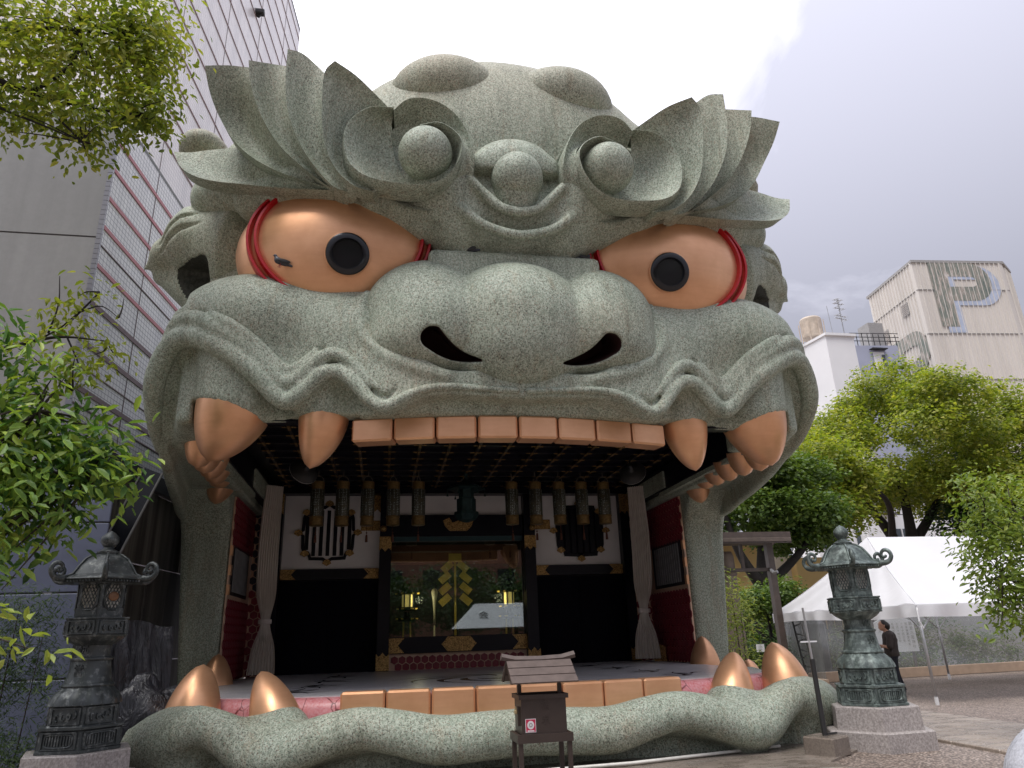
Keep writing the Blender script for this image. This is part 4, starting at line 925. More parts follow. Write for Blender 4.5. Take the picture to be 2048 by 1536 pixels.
# altar furniture behind the glass; both lanterns there are lit
nb = NB('lamp_paper'); nb.set(color=(0.75, 0.6, 0.25), rough=0.7, **{'Emission Color': (1.0, 0.72, 0.22, 1), 'Emission Strength': 0.12}); MAT['lamp_paper'] = nb.m
t = thing('zigzag_wand', 'golden zigzag paper-shaped wand on a stand behind the altar glass', 'altar wand', (0, 20.6, 1.6))
m = MB(); m.box((0, 0, 2.28), (0.36, 0.04, 0.24), bev=0.01); m.build('head', 'gold_leaf', t)
for s in (-1, 1):
    z = 2.14; x = 0.06
    for k in range(4):
        a = s*rad(42) if True else 0
        m = MB(); m.box((s*(x+0.16), -0.02*k, z-0.10), (0.34, 0.02, 0.19), ry=s*rad(40)); o = m.build('fold', 'gold_leaf', t); z -= 0.30; x = 0.13
m = MB(); m.tube([(0, 0, 0.0), (0, 0, 2.2)], 0.03, 8); m.build('staff', 'gold_leaf', t)
al = None
for i, (x, lb) in enumerate(((-1.33, 'black and gold standing lantern behind the left side of the altar glass'), (1.5, 'black and gold standing lantern behind the right side of the altar glass'))):
    t = thing('standing_lantern', lb, 'lantern', (x, 20.5, 1.6), group='standing lanterns behind the altar glass')
    m = MB(); m.lathe([(0.30, 1.30), (0.26, 1.34), (0.12, 1.58), (0.03, 1.66)], 6); m.build('roof', 'lacquer', t)
    m = MB(); m.lathe([(0.15, 0.98), (0.15, 1.3)], 6); m.build('fire_box', 'lamp_paper', t)
    for k in range(6): q = rad(60*k); m = MB(); m.tube([(0.155*math.cos(q), 0.155*math.sin(q), 0.98), (0.155*math.cos(q), 0.155*math.sin(q), 1.3)], 0.02, 5); m.build('post', 'lacquer', t)
    pl = bpy.data.lights.new('lantern_light', 'POINT'); pl.energy = 6; pl.color = (1.0, 0.82, 0.5); pl.shadow_soft_size = 0.12; po = bpy.data.objects.new('lantern_light', pl); COL.objects.link(po); po.parent = t; po.location = (0.32 if i == 0 else -0.32, -0.22, 1.15)
    m = MB(); m.lathe([(0.2, 0.86), (0.24, 0.9), (0.24, 0.97), (0.1, 0.98)], 6); m.lathe([(0.22, 0.6), (0.26, 0.64), (0.26, 0.7), (0.1, 0.72)], 6); m.lathe([(0.09, 0.7), (0.09, 0.9)], 8); m.build('shelf', 'lacquer', t)
    for k in range(6):
        q = rad(60*k); m = MB(); m.box((0.25*math.cos(q), 0.25*math.sin(q), 0.93), (0.07, 0.07, 0.035)); m.box((0.265*math.cos(q), 0.265*math.sin(q), 0.67), (0.07, 0.07, 0.035)); m.box((0.3*math.cos(q), 0.3*math.sin(q), 1.33), (0.06, 0.06, 0.04)); m.build('gilt_tip', 'gold_leaf', t)
    for sx in (-1, 1): m = MB(); m.tube([(sx*0.1, 0, 0), (sx*0.09, 0, 0.62)], 0.025, 6); m.build('leg', 'gold_leaf', t)
t = thing('altar_vase', 'tall pale trumpet-shaped vase left of the golden wand', 'vase', (-0.58, 20.55, 1.6)); m = MB(); m.lathe([(0.03, 0.5), (0.025, 0.75), (0.05, 1.1), (0.09, 1.35), (0.07, 1.42), (0.0, 1.48)], 16); m.lathe([(0.10, 0.0), (0.03, 0.1), (0.02, 0.5)], 12); m.build('vase_body', simple('vase_bone', (0.55, 0.5, 0.36), 0.4), t, smooth=True)
# ================================================================ ground
nb = NB('gravel'); co = nb.co(); v1 = nb.n('ShaderNodeTexVoronoi', {'Vector': co, 'Scale': 32.0}); v2 = nb.noise(0.35, 4, 0.6); v3 = nb.noise(55, 2)
col = nb.ramp(v1.outputs['Color'], [(0.1, (0.18, 0.135, 0.11)), (0.45, (0.34, 0.27, 0.225)), (0.8, (0.48, 0.40, 0.34)), (1.0, (0.60, 0.54, 0.48))])
col = nb.mix(nb.ramp(v1.outputs['Distance'], [(0.35, 0.0), (0.62, 0.8)]), col, (0.05, 0.038, 0.03)); col = nb.mix(nb.ramp(v2, [(0.35, 0.0), (0.65, 0.55)]), col, nb.mix(1.0, col, (0.55, 0.5, 0.47), 'MULTIPLY'))
nb.set(color=col, rough=0.6); nb.bump(v1.outputs['Distance'], -0.9, 0.02); MAT['gravel'] = nb.m
def wet_stone(name, a, b, rough=0.35, sc=1.2, grain=40):
    nb = NB(name); f = nb.noise(sc, 6, 0.65); g = nb.noise(grain, 3, 0.6); w = nb.noise(sc*1.7, 4, 0.5, nb.co('Object', (1, 2.2, 1)))
    nb.set(color=nb.mix(nb.ramp(g, [(0.35, 0.5), (0.6, 0.0)]), nb.ramp(f, [(0.3, a), (0.7, b)]), tuple(c*.5 for c in a)), rough=nb.ramp(w, [(0.42, rough*0.45), (0.6, rough*1.6)])); nb.bump(g, 0.25, 0.01); MAT[name] = nb.m
wet_stone('paving', (0.26, 0.21, 0.17), (0.38, 0.32, 0.265), 0.32, 1.0)
wet_stone('concrete_wet', (0.17, 0.14, 0.115), (0.25, 0.21, 0.175), 0.3, 1.4)
wet_stone('granite', (0.26, 0.23, 0.215), (0.52, 0.475, 0.45), 0.6, 26.0, 34)
wet_stone('granite_blue', (0.40, 0.41, 0.45), (0.55, 0.56, 0.60), 0.5, 6.0, 45)
m = MB(); m.prism([(-900, -300), (900, -300), (900, 1500), (-900, 1500)], -0.6, 0.0); o = m.build('ground', 'gravel'); tag(o, kind='structure')
def sheet(name, poly, z0, z1, mat):
    m = MB(); m.prism(poly, z0, z1); o = m.build(name, mat); return tag(o, kind='structure')
sheet('apron', [(-5.6, 9.2), (3.95, 9.2), (3.95, 9.75), (4.9, 10.5), (5.9, 11.6), (5.9, 17), (-5.6, 17)], -0.1, 0.03, 'concrete_wet')
kerb = tag(bpy.data.objects.new('kerb', None), kind='structure'); COL.objects.link(kerb)
for k in range(6):
    m = MB(); m.box((-5.0+k*1.6, 9.12, 0.02), (1.58, 0.14, 0.08), bev=0.012); o = m.build('kerb_stone', 'paving', kerb)
m = MB(); m.tube([(-5.4, 9.9, 0.06), (0, 10.28, 0.065), (1.4, 10.38, 0.065), (3.9, 10.95, 0.065)], 0.022, 8); tag(m.build('drain_pipe', simple('pvc_white', (0.72, 0.70, 0.64), 0.4), smooth=True), 'thin white plastic pipe lying along the foot of the lower stone lip', 'pipe')
pv = tag(bpy.data.objects.new('stone_path', None), kind='structure'); COL.objects.link(pv)
# slabs of the path that runs back to the right, with sunk joints
pa, pb = np.array([4.9, 9.3]), np.array([9.6, 17.0]); u_ = np.array([0.52, 0.854]); w_ = np.array([0.854, -0.52])
rr = random.Random(4)
u_ = np.array([0.02, 1.0]); w_ = np.array([1.0, -0.02])
for i in range(9):
    for j in range(3):
        c = np.array([6.78, 8.2])+u_*(i*0.92+(0.4 if j % 2 else 0))+w_*(j*0.80)
        m = MB(); m.box((0, 0, 0), (0.785, 0.905, 0.09), bev=0.012); o = m.build('slab', 'paving', pv); o.location = (c[0], c[1], 0.0+rr.uniform(-.006, .006)); o.rotation_euler = (rr.uniform(-.004, .004), rr.uniform(-.004, .004), math.atan2(w_[1], w_[0]))

# ================================================================ left: tiled building, walls
nb = NB('tile_white'); co = nb.co(); br = nb.n('ShaderNodeTexBrick', {'Vector': co, 'Scale': 1.0, 'Mortar Size': 0.006, 'Brick Width': 0.118, 'Row Height': 0.062, 'Bias': 0.0}, offset=0.0)
MAT['tile_white'] = nb.m
def tile_material(name, base, bw, rh, ms, dark):
    nb = NB(name); co = nb.co('UV'); br = nb.n('ShaderNodeTexBrick', {'Vector': co, 'Scale': 1.0, 'Mortar Size': ms, 'Brick Width': bw, 'Row Height': rh, 'Mortar Smooth': 0.1, 'Color1': (*base, 1), 'Color2': (*[c*0.93 for c in base], 1), 'Mortar': (*dark, 1)}, offset=0.0)
    n = nb.noise(0.5, 5, 0.6); st = nb.noise(0.8, 5, 0.6, nb.co('Object', (2, 2, 0.12)))
    c = nb.mix(nb.ramp(st, [(0.42, 0.0), (0.72, 0.5)]), br.outputs['Color'], nb.mix(1.0, br.outputs['Color'], (0.62, 0.63, 0.66), 'MULTIPLY'))
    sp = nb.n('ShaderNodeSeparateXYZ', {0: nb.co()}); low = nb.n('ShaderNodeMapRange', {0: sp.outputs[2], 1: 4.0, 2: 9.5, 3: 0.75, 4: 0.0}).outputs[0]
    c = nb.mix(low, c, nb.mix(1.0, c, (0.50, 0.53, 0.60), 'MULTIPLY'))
    nb.set(color=c, rough=0.3); nb.bump(br.outputs['Fac'], -0.4, 0.006); MAT[name] = nb.m
tile_material('tile_white', (0.76, 0.75, 0.745), 0.125, 0.105, 0.007, (0.22, 0.22, 0.25))
tile_material('tile_pink', (0.84, 0.80, 0.785), 0.125, 0.105, 0.006, (0.46, 0.42, 0.43))
simple('groove_rose', (0.26, 0.17, 0.17), 0.6, 0, 0.2); simple('band_red', (0.42, 0.15, 0.17), 0.5, 0, 0.15); simple('band_dark', (0.16, 0.11, 0.12), 0.6, 0, 0.2)
nb = NB('concrete_grey'); f = nb.noise(0.45, 6, 0.6, nb.co('Object', (1, 1, 0.6))); g = nb.noise(8, 4, 0.7); st = nb.noise(0.9, 5, 0.6, nb.co('Object', (3, 3, 0.12)))
nb.set(color=nb.mix(nb.ramp(st, [(0.45, 0.0), (0.75, 0.4)]), nb.mix(nb.ramp(g, [(0.4, 0.25), (0.7, 0.0)]), nb.ramp(f, [(0.3, (0.225, 0.225, 0.225)), (0.7, (0.285, 0.285, 0.285))]), (0.19, 0.19, 0.19)), (0.165, 0.165, 0.165)), rough=0.75); MAT['concrete_grey'] = nb.m
def uv_quad(name, p0, p1, z0, z1, mat, parent, n=1):
    """vertical wall panel from p0 to p1, UV in metres"""
    p0, p1 = Vector(p0), Vector(p1); L_ = (p1-p0).length
    me = mesh_from(name, [(p0.x, p0.y, z0), (p1.x, p1.y, z0), (p1.x, p1.y, z1), (p0.x, p0.y, z1)], [(0, 1, 2, 3)]); uv = me.uv_layers.new(name='UVMap')
    for i, q in enumerate([(0, z0), (L_, z0), (L_, z1), (0, z1)]): uv.data[i].uv = q
    o = link(name, me, mat, parent); o.location = -Vector(parent.location) if parent else (0, 0, 0); return o
def child(mb, name, mat, parent, **k):
    o = mb.build(name, mat, parent, **k); o.location = -Vector(parent.location); return o
TB = thing('tiled_building', 'tall windowless building clad in pale tiles with red bands, left of the lion head', 'building', (-8, 14, 0))
td = Vector((0.105, 1.0, 0)).normalized(); A0 = Vector((-7.5, 13.0, 0)); tn = Vector((td.y, -td.x, 0))
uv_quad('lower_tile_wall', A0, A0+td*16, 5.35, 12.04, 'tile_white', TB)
B0 = A0+td*1.6-tn*0.35; E0 = A0+td*13.6-tn*0.35
uv_quad('upper_tile_wall', B0, E0, 11.5, 28.2, 'tile_pink', TB)
uv_quad('end_wall', E0, E0-tn*14, 0, 28.2, 'tile_pink', TB); uv_quad('front_wall', B0-tn*14, B0, 11.9, 28.2, 'tile_pink', TB)
m = MB(); m.prism([tuple((B0-tn*14)[:2]), tuple(B0[:2]), tuple(E0[:2]), tuple((E0-tn*14)[:2])], 28.2, 28.45); child(m, 'roof', 'concrete_grey', TB)
m = MB(); m.prism([tuple((A0-tn*14)[:2]), tuple(A0[:2]), tuple((A0+td*16)[:2]), tuple((A0+td*16-tn*14)[:2])], 12.0, 12.1); child(m, 'lower_roof', 'concrete_grey', TB)
td = Vector(td); tn = Vector(tn)
def strip_on(P, L_, z, hgt, mat, name, off=0.012):
    m = MB(); a = P+tn*off; b = a+td*L_; c = P-tn*0.02
    m.box(((a+b)/2+Vector((0, 0, z))-tn*off/2), (0.03, L_, hgt), rz=math.atan2(-td.x, td.y)); child(m, name, mat, TB)
for z in (11.42, 10.76, 10.1, 9.45, 8.62): strip_on(A0, 16, z, 0.085, 'band_red', 'tile_band')
for z in (7.85, 7.05, 6.2): strip_on(A0, 16, z, 0.10, 'band_dark', 'tile_band')
for z in (9.05, 5.9, 6.6): strip_on(A0, 16, z, 0.022, 'band_dark', 'wall_joint', 0.006)
for k in range(17): strip_on(B0, 12.0, 12.55+k*0.95, 0.045, 'groove_rose', 'wall_groove', 0.008)
for k in range(4):
    for P, z0, z1 in ((A0+td*(1.9+k*2.9), 5.35, 12.0), (B0+td*(1.0+k*2.9), 12.1, 28.1)):
        m = MB(); m.box((P+tn*0.003)+Vector((0, 0, (z0+z1)/2)), (0.012, 0.012, z1-z0), rz=math.atan2(-td.x, td.y)); child(m, 'wall_joint', 'band_dark', TB)
c = B0+td*6.2+tn*0.12; t = thing('wall_camera', 'small dark camera fixed high on the pale tiled wall', 'camera', (c.x, c.y, 23.2)); m = MB(); m.box((0, 0, 0), (0.35, 0.22, 0.2), bev=0.03); m.build('housing', 'lamp_black', t); m = MB(); m.tube([(-0.2, 0, -0.1), (0, 0, -0.22), (0.05, 0, -0.1)], 0.04, 6); m.build('arm', 'lamp_black', t)
# grey concrete front of the lower block
GW = thing('concrete_wall', 'plain grey concrete wall in four tall lifts behind the left tree', 'wall', (-10, 13, 0))
for z0, z1 in ((0, 3.05), (3.05, 6.0), (6.0, 9.2), (9.2, 12.1)):
    m = MB(); m.box((-11.6, 13.2, (z0+z1)/2), (8.1, 0.38, z1-z0-0.035)); child(m, 'concrete_panel', 'concrete_grey', GW)
m = MB(); m.box((-11.6, 13.24, 6), (8.0, 0.36, 12)); child(m, 'wall_core', 'band_dark', GW)
# tile return on the corner
m = MB()
for k in range(112): m.box((-7.52, 13.0, 0.1+k*0.107), (0.09, 0.06, 0.098))
tag(child(m, 'corner_tiles', 'tile_white', TB), kind='stuff')
# stained base wall along the lane between the building and the head
nb = NB('stained_panel'); st = nb.noise(1.1, 6, 0.65, nb.co('Object', (2.2, 2.2, 0.10))); f = nb.noise(2.0, 5, 0.6)
nb.set(color=nb.mix(nb.ramp(st, [(0.40, 0.0), (0.62, 1.0)]), nb.ramp(f, [(0.3, (0.028, 0.024, 0.02)), (0.7, (0.05, 0.042, 0.035))]), (0.16, 0.15, 0.125)), rough=0.5); MAT['stained_panel'] = nb.m
SW = thing('stained_wall', 'dark rain-streaked panelled wall under the pale tiles, behind the left lantern', 'wall', (-7, 15, 0))
for i in range(6):
    for j, (z0, z1) in enumerate(((0, 1.5), (1.5, 3.4), (3.4, 4.95))):
        a = A0+td*(0.3+i*1.75)+tn*(0.10+0.03*((i+j) % 2)); m = MB(); m.box(a+td*0.86+Vector((0, 0, (z0+z1)/2)), (0.05, 1.72, z1-z0-0.03), rz=math.atan2(-td.x, td.y), ry=0.012*((i+j) % 2)); child(m, 'wall_panel', 'stained_panel', SW)
m = MB(); m.box(A0+td*7+tn*0.12+Vector((0, 0, 5.15)), (0.16, 14, 0.34), rz=math.atan2(-td.x, td.y)); child(m, 'ledge', 'interior_dark', SW)
# blue site fence
nb = NB('blue_sheet'); f = nb.noise(0.8, 4, 0.6); nb.set(color=nb.mix(nb.ramp(nb.noise(3, 4), [(0.5, 0.0), (0.8, 0.4)]), nb.ramp(f, [(0.3, (0.085, 0.10, 0.155)), (0.7, (0.12, 0.135, 0.195))]), (0.05, 0.055, 0.09)), rough=0.45); MAT['blue_sheet'] = nb.m
BF = thing('site_fence', 'slate blue sheet fence in three courses behind the left lantern and bush', 'fence', (-8.5, 12.7, 0))
for z0, z1 in ((0.0, 1.35), (1.35, 2.62), (2.62, 3.72), (3.72, 4.35)):
    m = MB(); m.box((-8.6, 12.72, (z0+z1)/2), (4.3, 0.05, z1-z0-0.02), bev=0.012); child(m, 'fence_sheet', 'blue_sheet', BF)
for x in (-8.1, -6.62): m = MB(); m.box((x, 12.60, 1.1), (0.06, 0.06, 2.2)); child(m, 'fence_post', 'lamp_black', BF)
# black plastic sheeting
nb = NB('plastic_black'); w = nb.noise(2.2, 5, 0.65, nb.co('Object', (1.6, 1.6, 0.35)), 1.0); nb.set(color=(0.02, 0.02, 0.025), rough=nb.ramp(w, [(0.3, 0.28), (0.7, 0.5)]), spec=0.7); nb.bump(w, 1.0, 0.12); MAT['plastic_black'] = nb.m
def sheeting(P0, P1, z0, z1, amp, seed, n=48, mm=36, lean=0.0):
    r = np.random.default_rng(seed); ph = r.uniform(0, 6.28, 6); P = np.zeros((n, mm, 3)); P0 = np.array(P0); P1 = np.array(P1); nn = np.array([P1[1]-P0[1], P0[0]-P1[0]]); nn = nn/np.linalg.norm(nn)
    for i, a in enumerate(np.linspace(0, 1, n)):
        for j, b in enumerate(np.linspace(0, 1, mm)):
            q = P0+(P1-P0)*a; d = amp*(math.sin(a*23+ph[0]+2*math.sin(b*3+ph[1]))*(0.4+0.6*b)+0.6*math.sin(a*51+b*5+ph[2])+0.5*math.sin(b*17+a*9+ph[3]))+lean*(1-b)
            P[i, j] = (q[0]+nn[0]*d, q[1]+nn[1]*d, z0+(z1-z0)*b-0.06*math.sin(a*8+ph[4])*b)
    m = MB(); m.grid(P); return m.mesh('sheet', True)
o = link('plastic_sheet', sheeting((-6.75, 13.3), (-5.55, 13.9), 0.0, 2.15, 0.03, 3, lean=0.3), 'plastic_black'); tag(o, 'black plastic sheet hung over the lane left of the lion head', 'plastic sheet')
def crumple(c, r, seed):
    g = np.random.default_rng(seed); m = MB(); m.sphere((0, 0, 0), 1.0, 40, 26); V = np.array(m.v); D = np.zeros(len(V))
    for k in range(14):
        d = g.normal(size=3); d /= np.linalg.norm(d); D += np.abs(np.sin(V@d*g.uniform(2, 6)+g.uniform(0, 6)))*0.09
    V *= (0.75+D-0.3)[:, None]; V *= np.array(r); V[:, 2] = np.maximum(V[:, 2], -r[2]*0.6); m.v = [tuple(v) for v in V+np.array(c)]; return m.mesh('bundle', True)
o = link('plastic_bundle', crumple((-5.35, 12.1, 0.42), (0.55, 0.4, 0.7), 5), 'plastic_black'); tag(o, 'crumpled black plastic bundle between the left lantern and the stone lip', 'plastic bundle')
t = thing('leaning_panel', 'narrow dark framed glass panel leaning high on the stained wall above the lantern', 'panel', (-6.75, 14.6, 4.2))
m = MB(); m.box((0, 0, 0), (0.34, 0.05, 1.7)); me = m.mesh('sheet'); me.transform(Matrix.Rotation(rad(20), 4, 'Y')); link('sheet', me, 'black_gloss', t)
for s in (-1, 1): m = MB(); m.box((s*0.18, -0.03, 0), (0.03, 0.05, 1.74)); me = m.mesh('frame'); me.transform(Matrix.Rotation(rad(20), 4, 'Y')); link('frame', me, 'concrete_grey', t)

# ================================================================ foliage
def foliage_mat(name, cols, transl=0.35):
    nb = NB(name); g = nb.n('ShaderNodeNewGeometry'); r = g.outputs['Random Per Island']; big = nb.noise(0.9, 3, 0.6)
    c = nb.ramp(nb.math('ADD', nb.math('MULTIPLY', r, 0.6), nb.math('MULTIPLY', nb.math('SUBTRACT', big, 0.3), 1.0)), [(i/(len(cols)-1)*0.8+0.1, k) for i, k in enumerate(cols)])
    nb.set(color=c, rough=0.45, spec=0.4); tl = nb.n('ShaderNodeBsdfTranslucent', {'Color': nb.mix(1.0, c, (1.5, 1.55, 0.6), 'MULTIPLY')}); mx = nb.n('ShaderNodeMixShader', {0: transl, 1: nb.b.outputs[0], 2: tl.outputs[0]})
    nb.t.links.new(mx.outputs[0], nb.t.nodes['Material Output'].inputs['Surface']); MAT[name] = nb.m
foliage_mat('leaf_camphor', [(0.085, 0.13, 0.022), (0.17, 0.22, 0.035), (0.27, 0.30, 0.05), (0.36, 0.34, 0.08)], 0.45)
foliage_mat('leaf_dark', [(0.02, 0.045, 0.018), (0.04, 0.08, 0.026), (0.07, 0.12, 0.035)])
foliage_mat('leaf_mid', [(0.045, 0.085, 0.024), (0.09, 0.15, 0.035), (0.17, 0.23, 0.05)])
foliage_mat('leaf_shrub', [(0.035, 0.09, 0.03), (0.09, 0.19, 0.05), (0.26, 0.37, 0.07), (0.42, 0.50, 0.10)])
foliage_mat('leaf_maple', [(0.07, 0.13, 0.025), (0.16, 0.23, 0.04), (0.28, 0.33, 0.06)])
foliage_mat('leaf_bamboo', [(0.02, 0.05, 0.02), (0.05, 0.09, 0.03), (0.10, 0.15, 0.045)])
foliage_mat('leaf_yellow', [(0.10, 0.16, 0.03), (0.24, 0.30, 0.06), (0.42, 0.42, 0.12)])
simple('bark', (0.045, 0.035, 0.028), 0.9, 0, 0.35, 8, 0.4, 20)
simple('bark_dark', (0.02, 0.016, 0.014), 0.9, 0, 0.35, 8)
LEAF2 = (np.array([(0, 0, 0), (0.5, 0.28, 0.10), (1, 0, -0.05), (0.5, -0.28, 0.10)]), np.array([(0, 1, 2, 3)]))
LEAF6 = (np.array([(0, 0, 0), (0.28, 0.20, 0.07), (0.66, 0.19, 0.05), (1, 0, -0.10), (0.66, -0.19, 0.05), (0.28, -0.20, 0.07)]), np.array([(0, 3, 2, 1), (0, 5, 4, 3)]))
def leaf_cloud(blobs, n, size, seed, aspect=1.0, droop=0.3, shell=0.55, clump=0.0, T=None):
    """leaf quads spread through a set of ellipsoid clumps; returns vertex/face arrays"""
    g = np.random.default_rng(seed); B = np.array([b[:3] for b in blobs], float); R = np.array([(b[3:6] if len(b) > 4 else (b[3],)*3) for b in blobs], float)
    w = np.prod(R, axis=1)**(2/3); k = g.choice(len(B), n, p=w/w.sum())
    d = g.normal(size=(n, 3)); d /= np.linalg.norm(d, axis=1)[:, None]; r = g.uniform(shell, 1.0, n)**0.6
    if clump: # twig tips: pull leaves to sub-centres on the shell
        m_ = max(1, int(n/clump)); cd_ = g.normal(size=(m_, 3)); cd_ /= np.linalg.norm(cd_, axis=1)[:, None]; kk = g.choice(len(B), m_, p=w/w.sum()); cr_ = g.uniform(shell, 1.02, m_)
        cc = B[kk]+cd_*cr_[:, None]*R[kk]; q = g.integers(0, m_, n); P = cc[q]+g.normal(size=(n, 3))*size*1.25*np.array([1, 1, 0.7]); d = cd_[q]
    else: P = B[k]+d*r[:, None]*R[k]
    a = g.uniform(0, 2*math.pi, n); h = np.c_[np.cos(a), np.sin(a), g.normal(-droop, 0.35, n)]+d*0.7*np.array([1, 1, 0.3]); h /= np.linalg.norm(h, axis=1)[:, None]
    nr = np.c_[g.normal(0, 0.5, n), g.normal(0, 0.5, n), np.ones(n)]+d*0.7; s_ = np.cross(nr, h); s_ /= np.linalg.norm(s_, axis=1)[:, None]; u = np.cross(h, s_)
    sz = size*g.uniform(0.65, 1.25, n); LF = T if T is not None else LEAF2; T = LF[0]; nt_ = len(T); V = (P[:, None, :]+sz[:, None, None]*(T[None, :, 0, None]*h[:, None, :]+T[None, :, 1, None]*aspect*s_[:, None, :]+T[None, :, 2, None]*u[:, None, :]))
    F = (np.arange(n)[:, None, None]*nt_+LF[1][None]).reshape(-1, 4); return V.reshape(-1, 3), F, (P, h, s_, u, sz)
def crown_blobs(c, r, n, seed, sub=0.38, low=-0.5):
    g = np.random.default_rng(seed); out = []
    for i in range(n):
        d = g.normal(size=3); d /= np.linalg.norm(d); d[2] = max(d[2], low); s_ = g.uniform(0.7, 1.25)*sub
        p = np.array(c)+d*np.array(r)*g.uniform(0.55, 0.9); q = np.array(r)*s_; out.append((*p, q[0], q[1], q[2]*0.8))
    return out
def limb(m, pts, r0, r1): P = resample(pts, 14); m.tube(P, np.linspace(r0, r1, 14), 7)
def tree(name, label, cat, loc, limbs, blobs, n, size, mat, seed, bark='bark', group=None, clump=14, aspect=1.0, droop=0.3, shell=0.55, twigs=0, single=0, tint=None, singles=True):
    t = thing(name, label, cat, loc, group=group); L0 = Vector(loc)
    m = MB()
    for pts, r0, r1 in limbs: limb(m, [Vector(p)-L0 for p in pts], r0, r1)
    g = random.Random(seed)
    ends = [l[0][-1] for l in limbs]
    for k in range(twigs):
        b = blobs[k % len(blobs)]; e = min(ends, key=lambda q: (Vector(q)-Vector(b[:3])).length); q = Vector(b[:3])+Vector((g.uniform(-.7, .7), g.uniform(-.7, .7), g.uniform(-.6, .6)))*b[3]
        mid = (Vector(e)+q)/2+Vector((g.uniform(-.15, .15), g.uniform(-.15, .15), g.uniform(-.1, .2)))*b[3]; limb(m, [Vector(e)-L0, mid-L0, q-L0], 0.010*size/0.085, 0.004)
    m.build('trunk', bark, t, smooth=True)
    LF = LEAF6 if single else LEAF2
    V, F, info = leaf_cloud(blobs, n, size, seed, aspect, droop, shell, clump, LF)
    V = V-np.array(loc)
    if single:
        P = info[0]; dist = np.linalg.norm(P-np.array([-2, 0, 1.75]), axis=1); order = np.argsort(dist); pick = order[:single]
        base = mesh_from('leaf', LF[0]*np.array([1, aspect, 1]), [tuple(int(q) for q in f) for f in LF[1]]); base.materials.append(MAT[mat])
        for i in pick:
            o = link('leaf', base, None, t); h, s_, u = info[1][i], info[2][i], info[3][i]; M = Matrix(((h[0], s_[0], u[0]), (h[1], s_[1], u[1]), (h[2], s_[2], u[2]))); o.matrix_local = Matrix.Translation(Vector(P[i])-L0) @ M.to_4x4() @ Matrix.Scale(info[4][i], 4)
        keep = np.ones(n, bool); keep[pick] = False; nt_ = len(LF[0]); V = V.reshape(n, nt_, 3)[keep].reshape(-1, 3); F = (np.arange(int(keep.sum()))[:, None, None]*nt_+LF[1][None]).reshape(-1, 4)
    o = link('crown', mesh_from('crown', V, F), mat, t); 
    if single: o['kind'] = 'stuff'
    return t
# --- right background trees
bl = crown_blobs((27.9, 35, 10.7), (8.7, 6.5, 5.5), 80, 11, 0.215, -0.5)
tree('camphor_tree', 'broad yellow-green camphor tree with a rounded crown behind the white tent', 'tree', (25.9, 35, 0), [([(25.9, 35, 0), (25.7, 35, 4), (25.0, 35, 6.5), (22.5, 34.5, 9.0)], 0.55, 0.12), ([(25.9, 35, 3.5), (26.4, 35, 6.5), (26.2, 34.8, 10)], 0.45, 0.12), ([(26.2, 35, 5.5), (28.6, 35.2, 8), (31, 35.5, 11)], 0.3, 0.1), ([(25.2, 35, 6), (23.8, 33, 7.6), (21.5, 31.5, 8.5)], 0.22, 0.06)], bl, 95000, 0.21, 'leaf_camphor', 21, 'bark_dark', clump=26, shell=0.7, aspect=1.25)
bl = crown_blobs((31.0, 33.5, 6.8), (3.6, 2.4, 3.4), 24, 12, 0.38, -0.8)
tree('evergreen_tree', 'dark evergreen tree in front of the right side of the camphor crown', 'tree', (31, 33.5, 0), [([(31, 33.5, 0), (31, 33.5, 6)], 0.22, 0.08)], bl, 16000, 0.24, 'leaf_dark', 22, 'bark_dark')
bl = crown_blobs((13.4, 26.5, 6.7), (2.9, 2.4, 2.5), 50, 13, 0.26, -0.7)
tree('broadleaf_tree', 'dense dark green tree with a heavy trunk beside the right stone column', 'tree', (12.6, 26.5, 0), [([(12.6, 26.5, 0), (12.5, 26.5, 2.5), (12.9, 26.5, 5.5)], 0.5, 0.2), ([(12.6, 26.5, 3), (11.6, 26.3, 4.6), (11.0, 26, 6.4)], 0.25, 0.08), ([(12.7, 26.5, 3.2), (14.3, 26.2, 4.6), (15.2, 26, 6.0)], 0.22, 0.07)], bl, 42000, 0.18, 'leaf_mid', 23, 'bark_dark', clump=22, shell=0.65, aspect=1.25)
bl = crown_blobs((17.2, 30, 8.2), (3.2, 2.4, 2.5), 18, 14, 0.36, -0.8)
tree('camphor_tree', 'lighter camphor crown hanging between the dark tree and the big camphor', 'tree', (18.5, 30, 0), [([(18.5, 30, 0), (18.2, 30, 4), (17.6, 30, 8)], 0.28, 0.1)], bl, 14000, 0.24, 'leaf_camphor', 24, 'bark_dark')
bl = crown_blobs((11.2, 24.0, 2.55), (1.15, 0.9, 0.85), 12, 15, 0.45, -0.6)
tree('round_shrub', 'rounded glossy green shrub in front of the yellow wall', 'shrub', (11.2, 24, 0), [([(11.2, 24, 0), (11.2, 24, 2.2)], 0.08, 0.05)], bl, 5000, 0.15, 'leaf_mid', 25, 'bark_dark', clump=10)
bl = crown_blobs((9.9, 22.6, 0.7), (1.0, 0.6, 0.75), 9, 16, 0.45, -0.6)
tree('fern_bush', 'low dark ferny bush behind the lower fangs on the right', 'bush', (9.9, 22.6, 0), [([(9.9, 22.6, 0), (9.9, 22.6, 0.6)], 0.04, 0.02)], bl, 2600, 0.16, 'leaf_dark', 26, 'bark_dark', aspect=0.6)
bl = [(7.75, 19.4, 2.35, 0.35, 0.3, 0.55), (7.7, 19.4, 1.7, 0.38, 0.3, 0.4), (7.8, 19.4, 0.9, 0.4, 0.3, 0.3), (7.55, 19.4, 2.9, 0.2, 0.2, 0.3)]
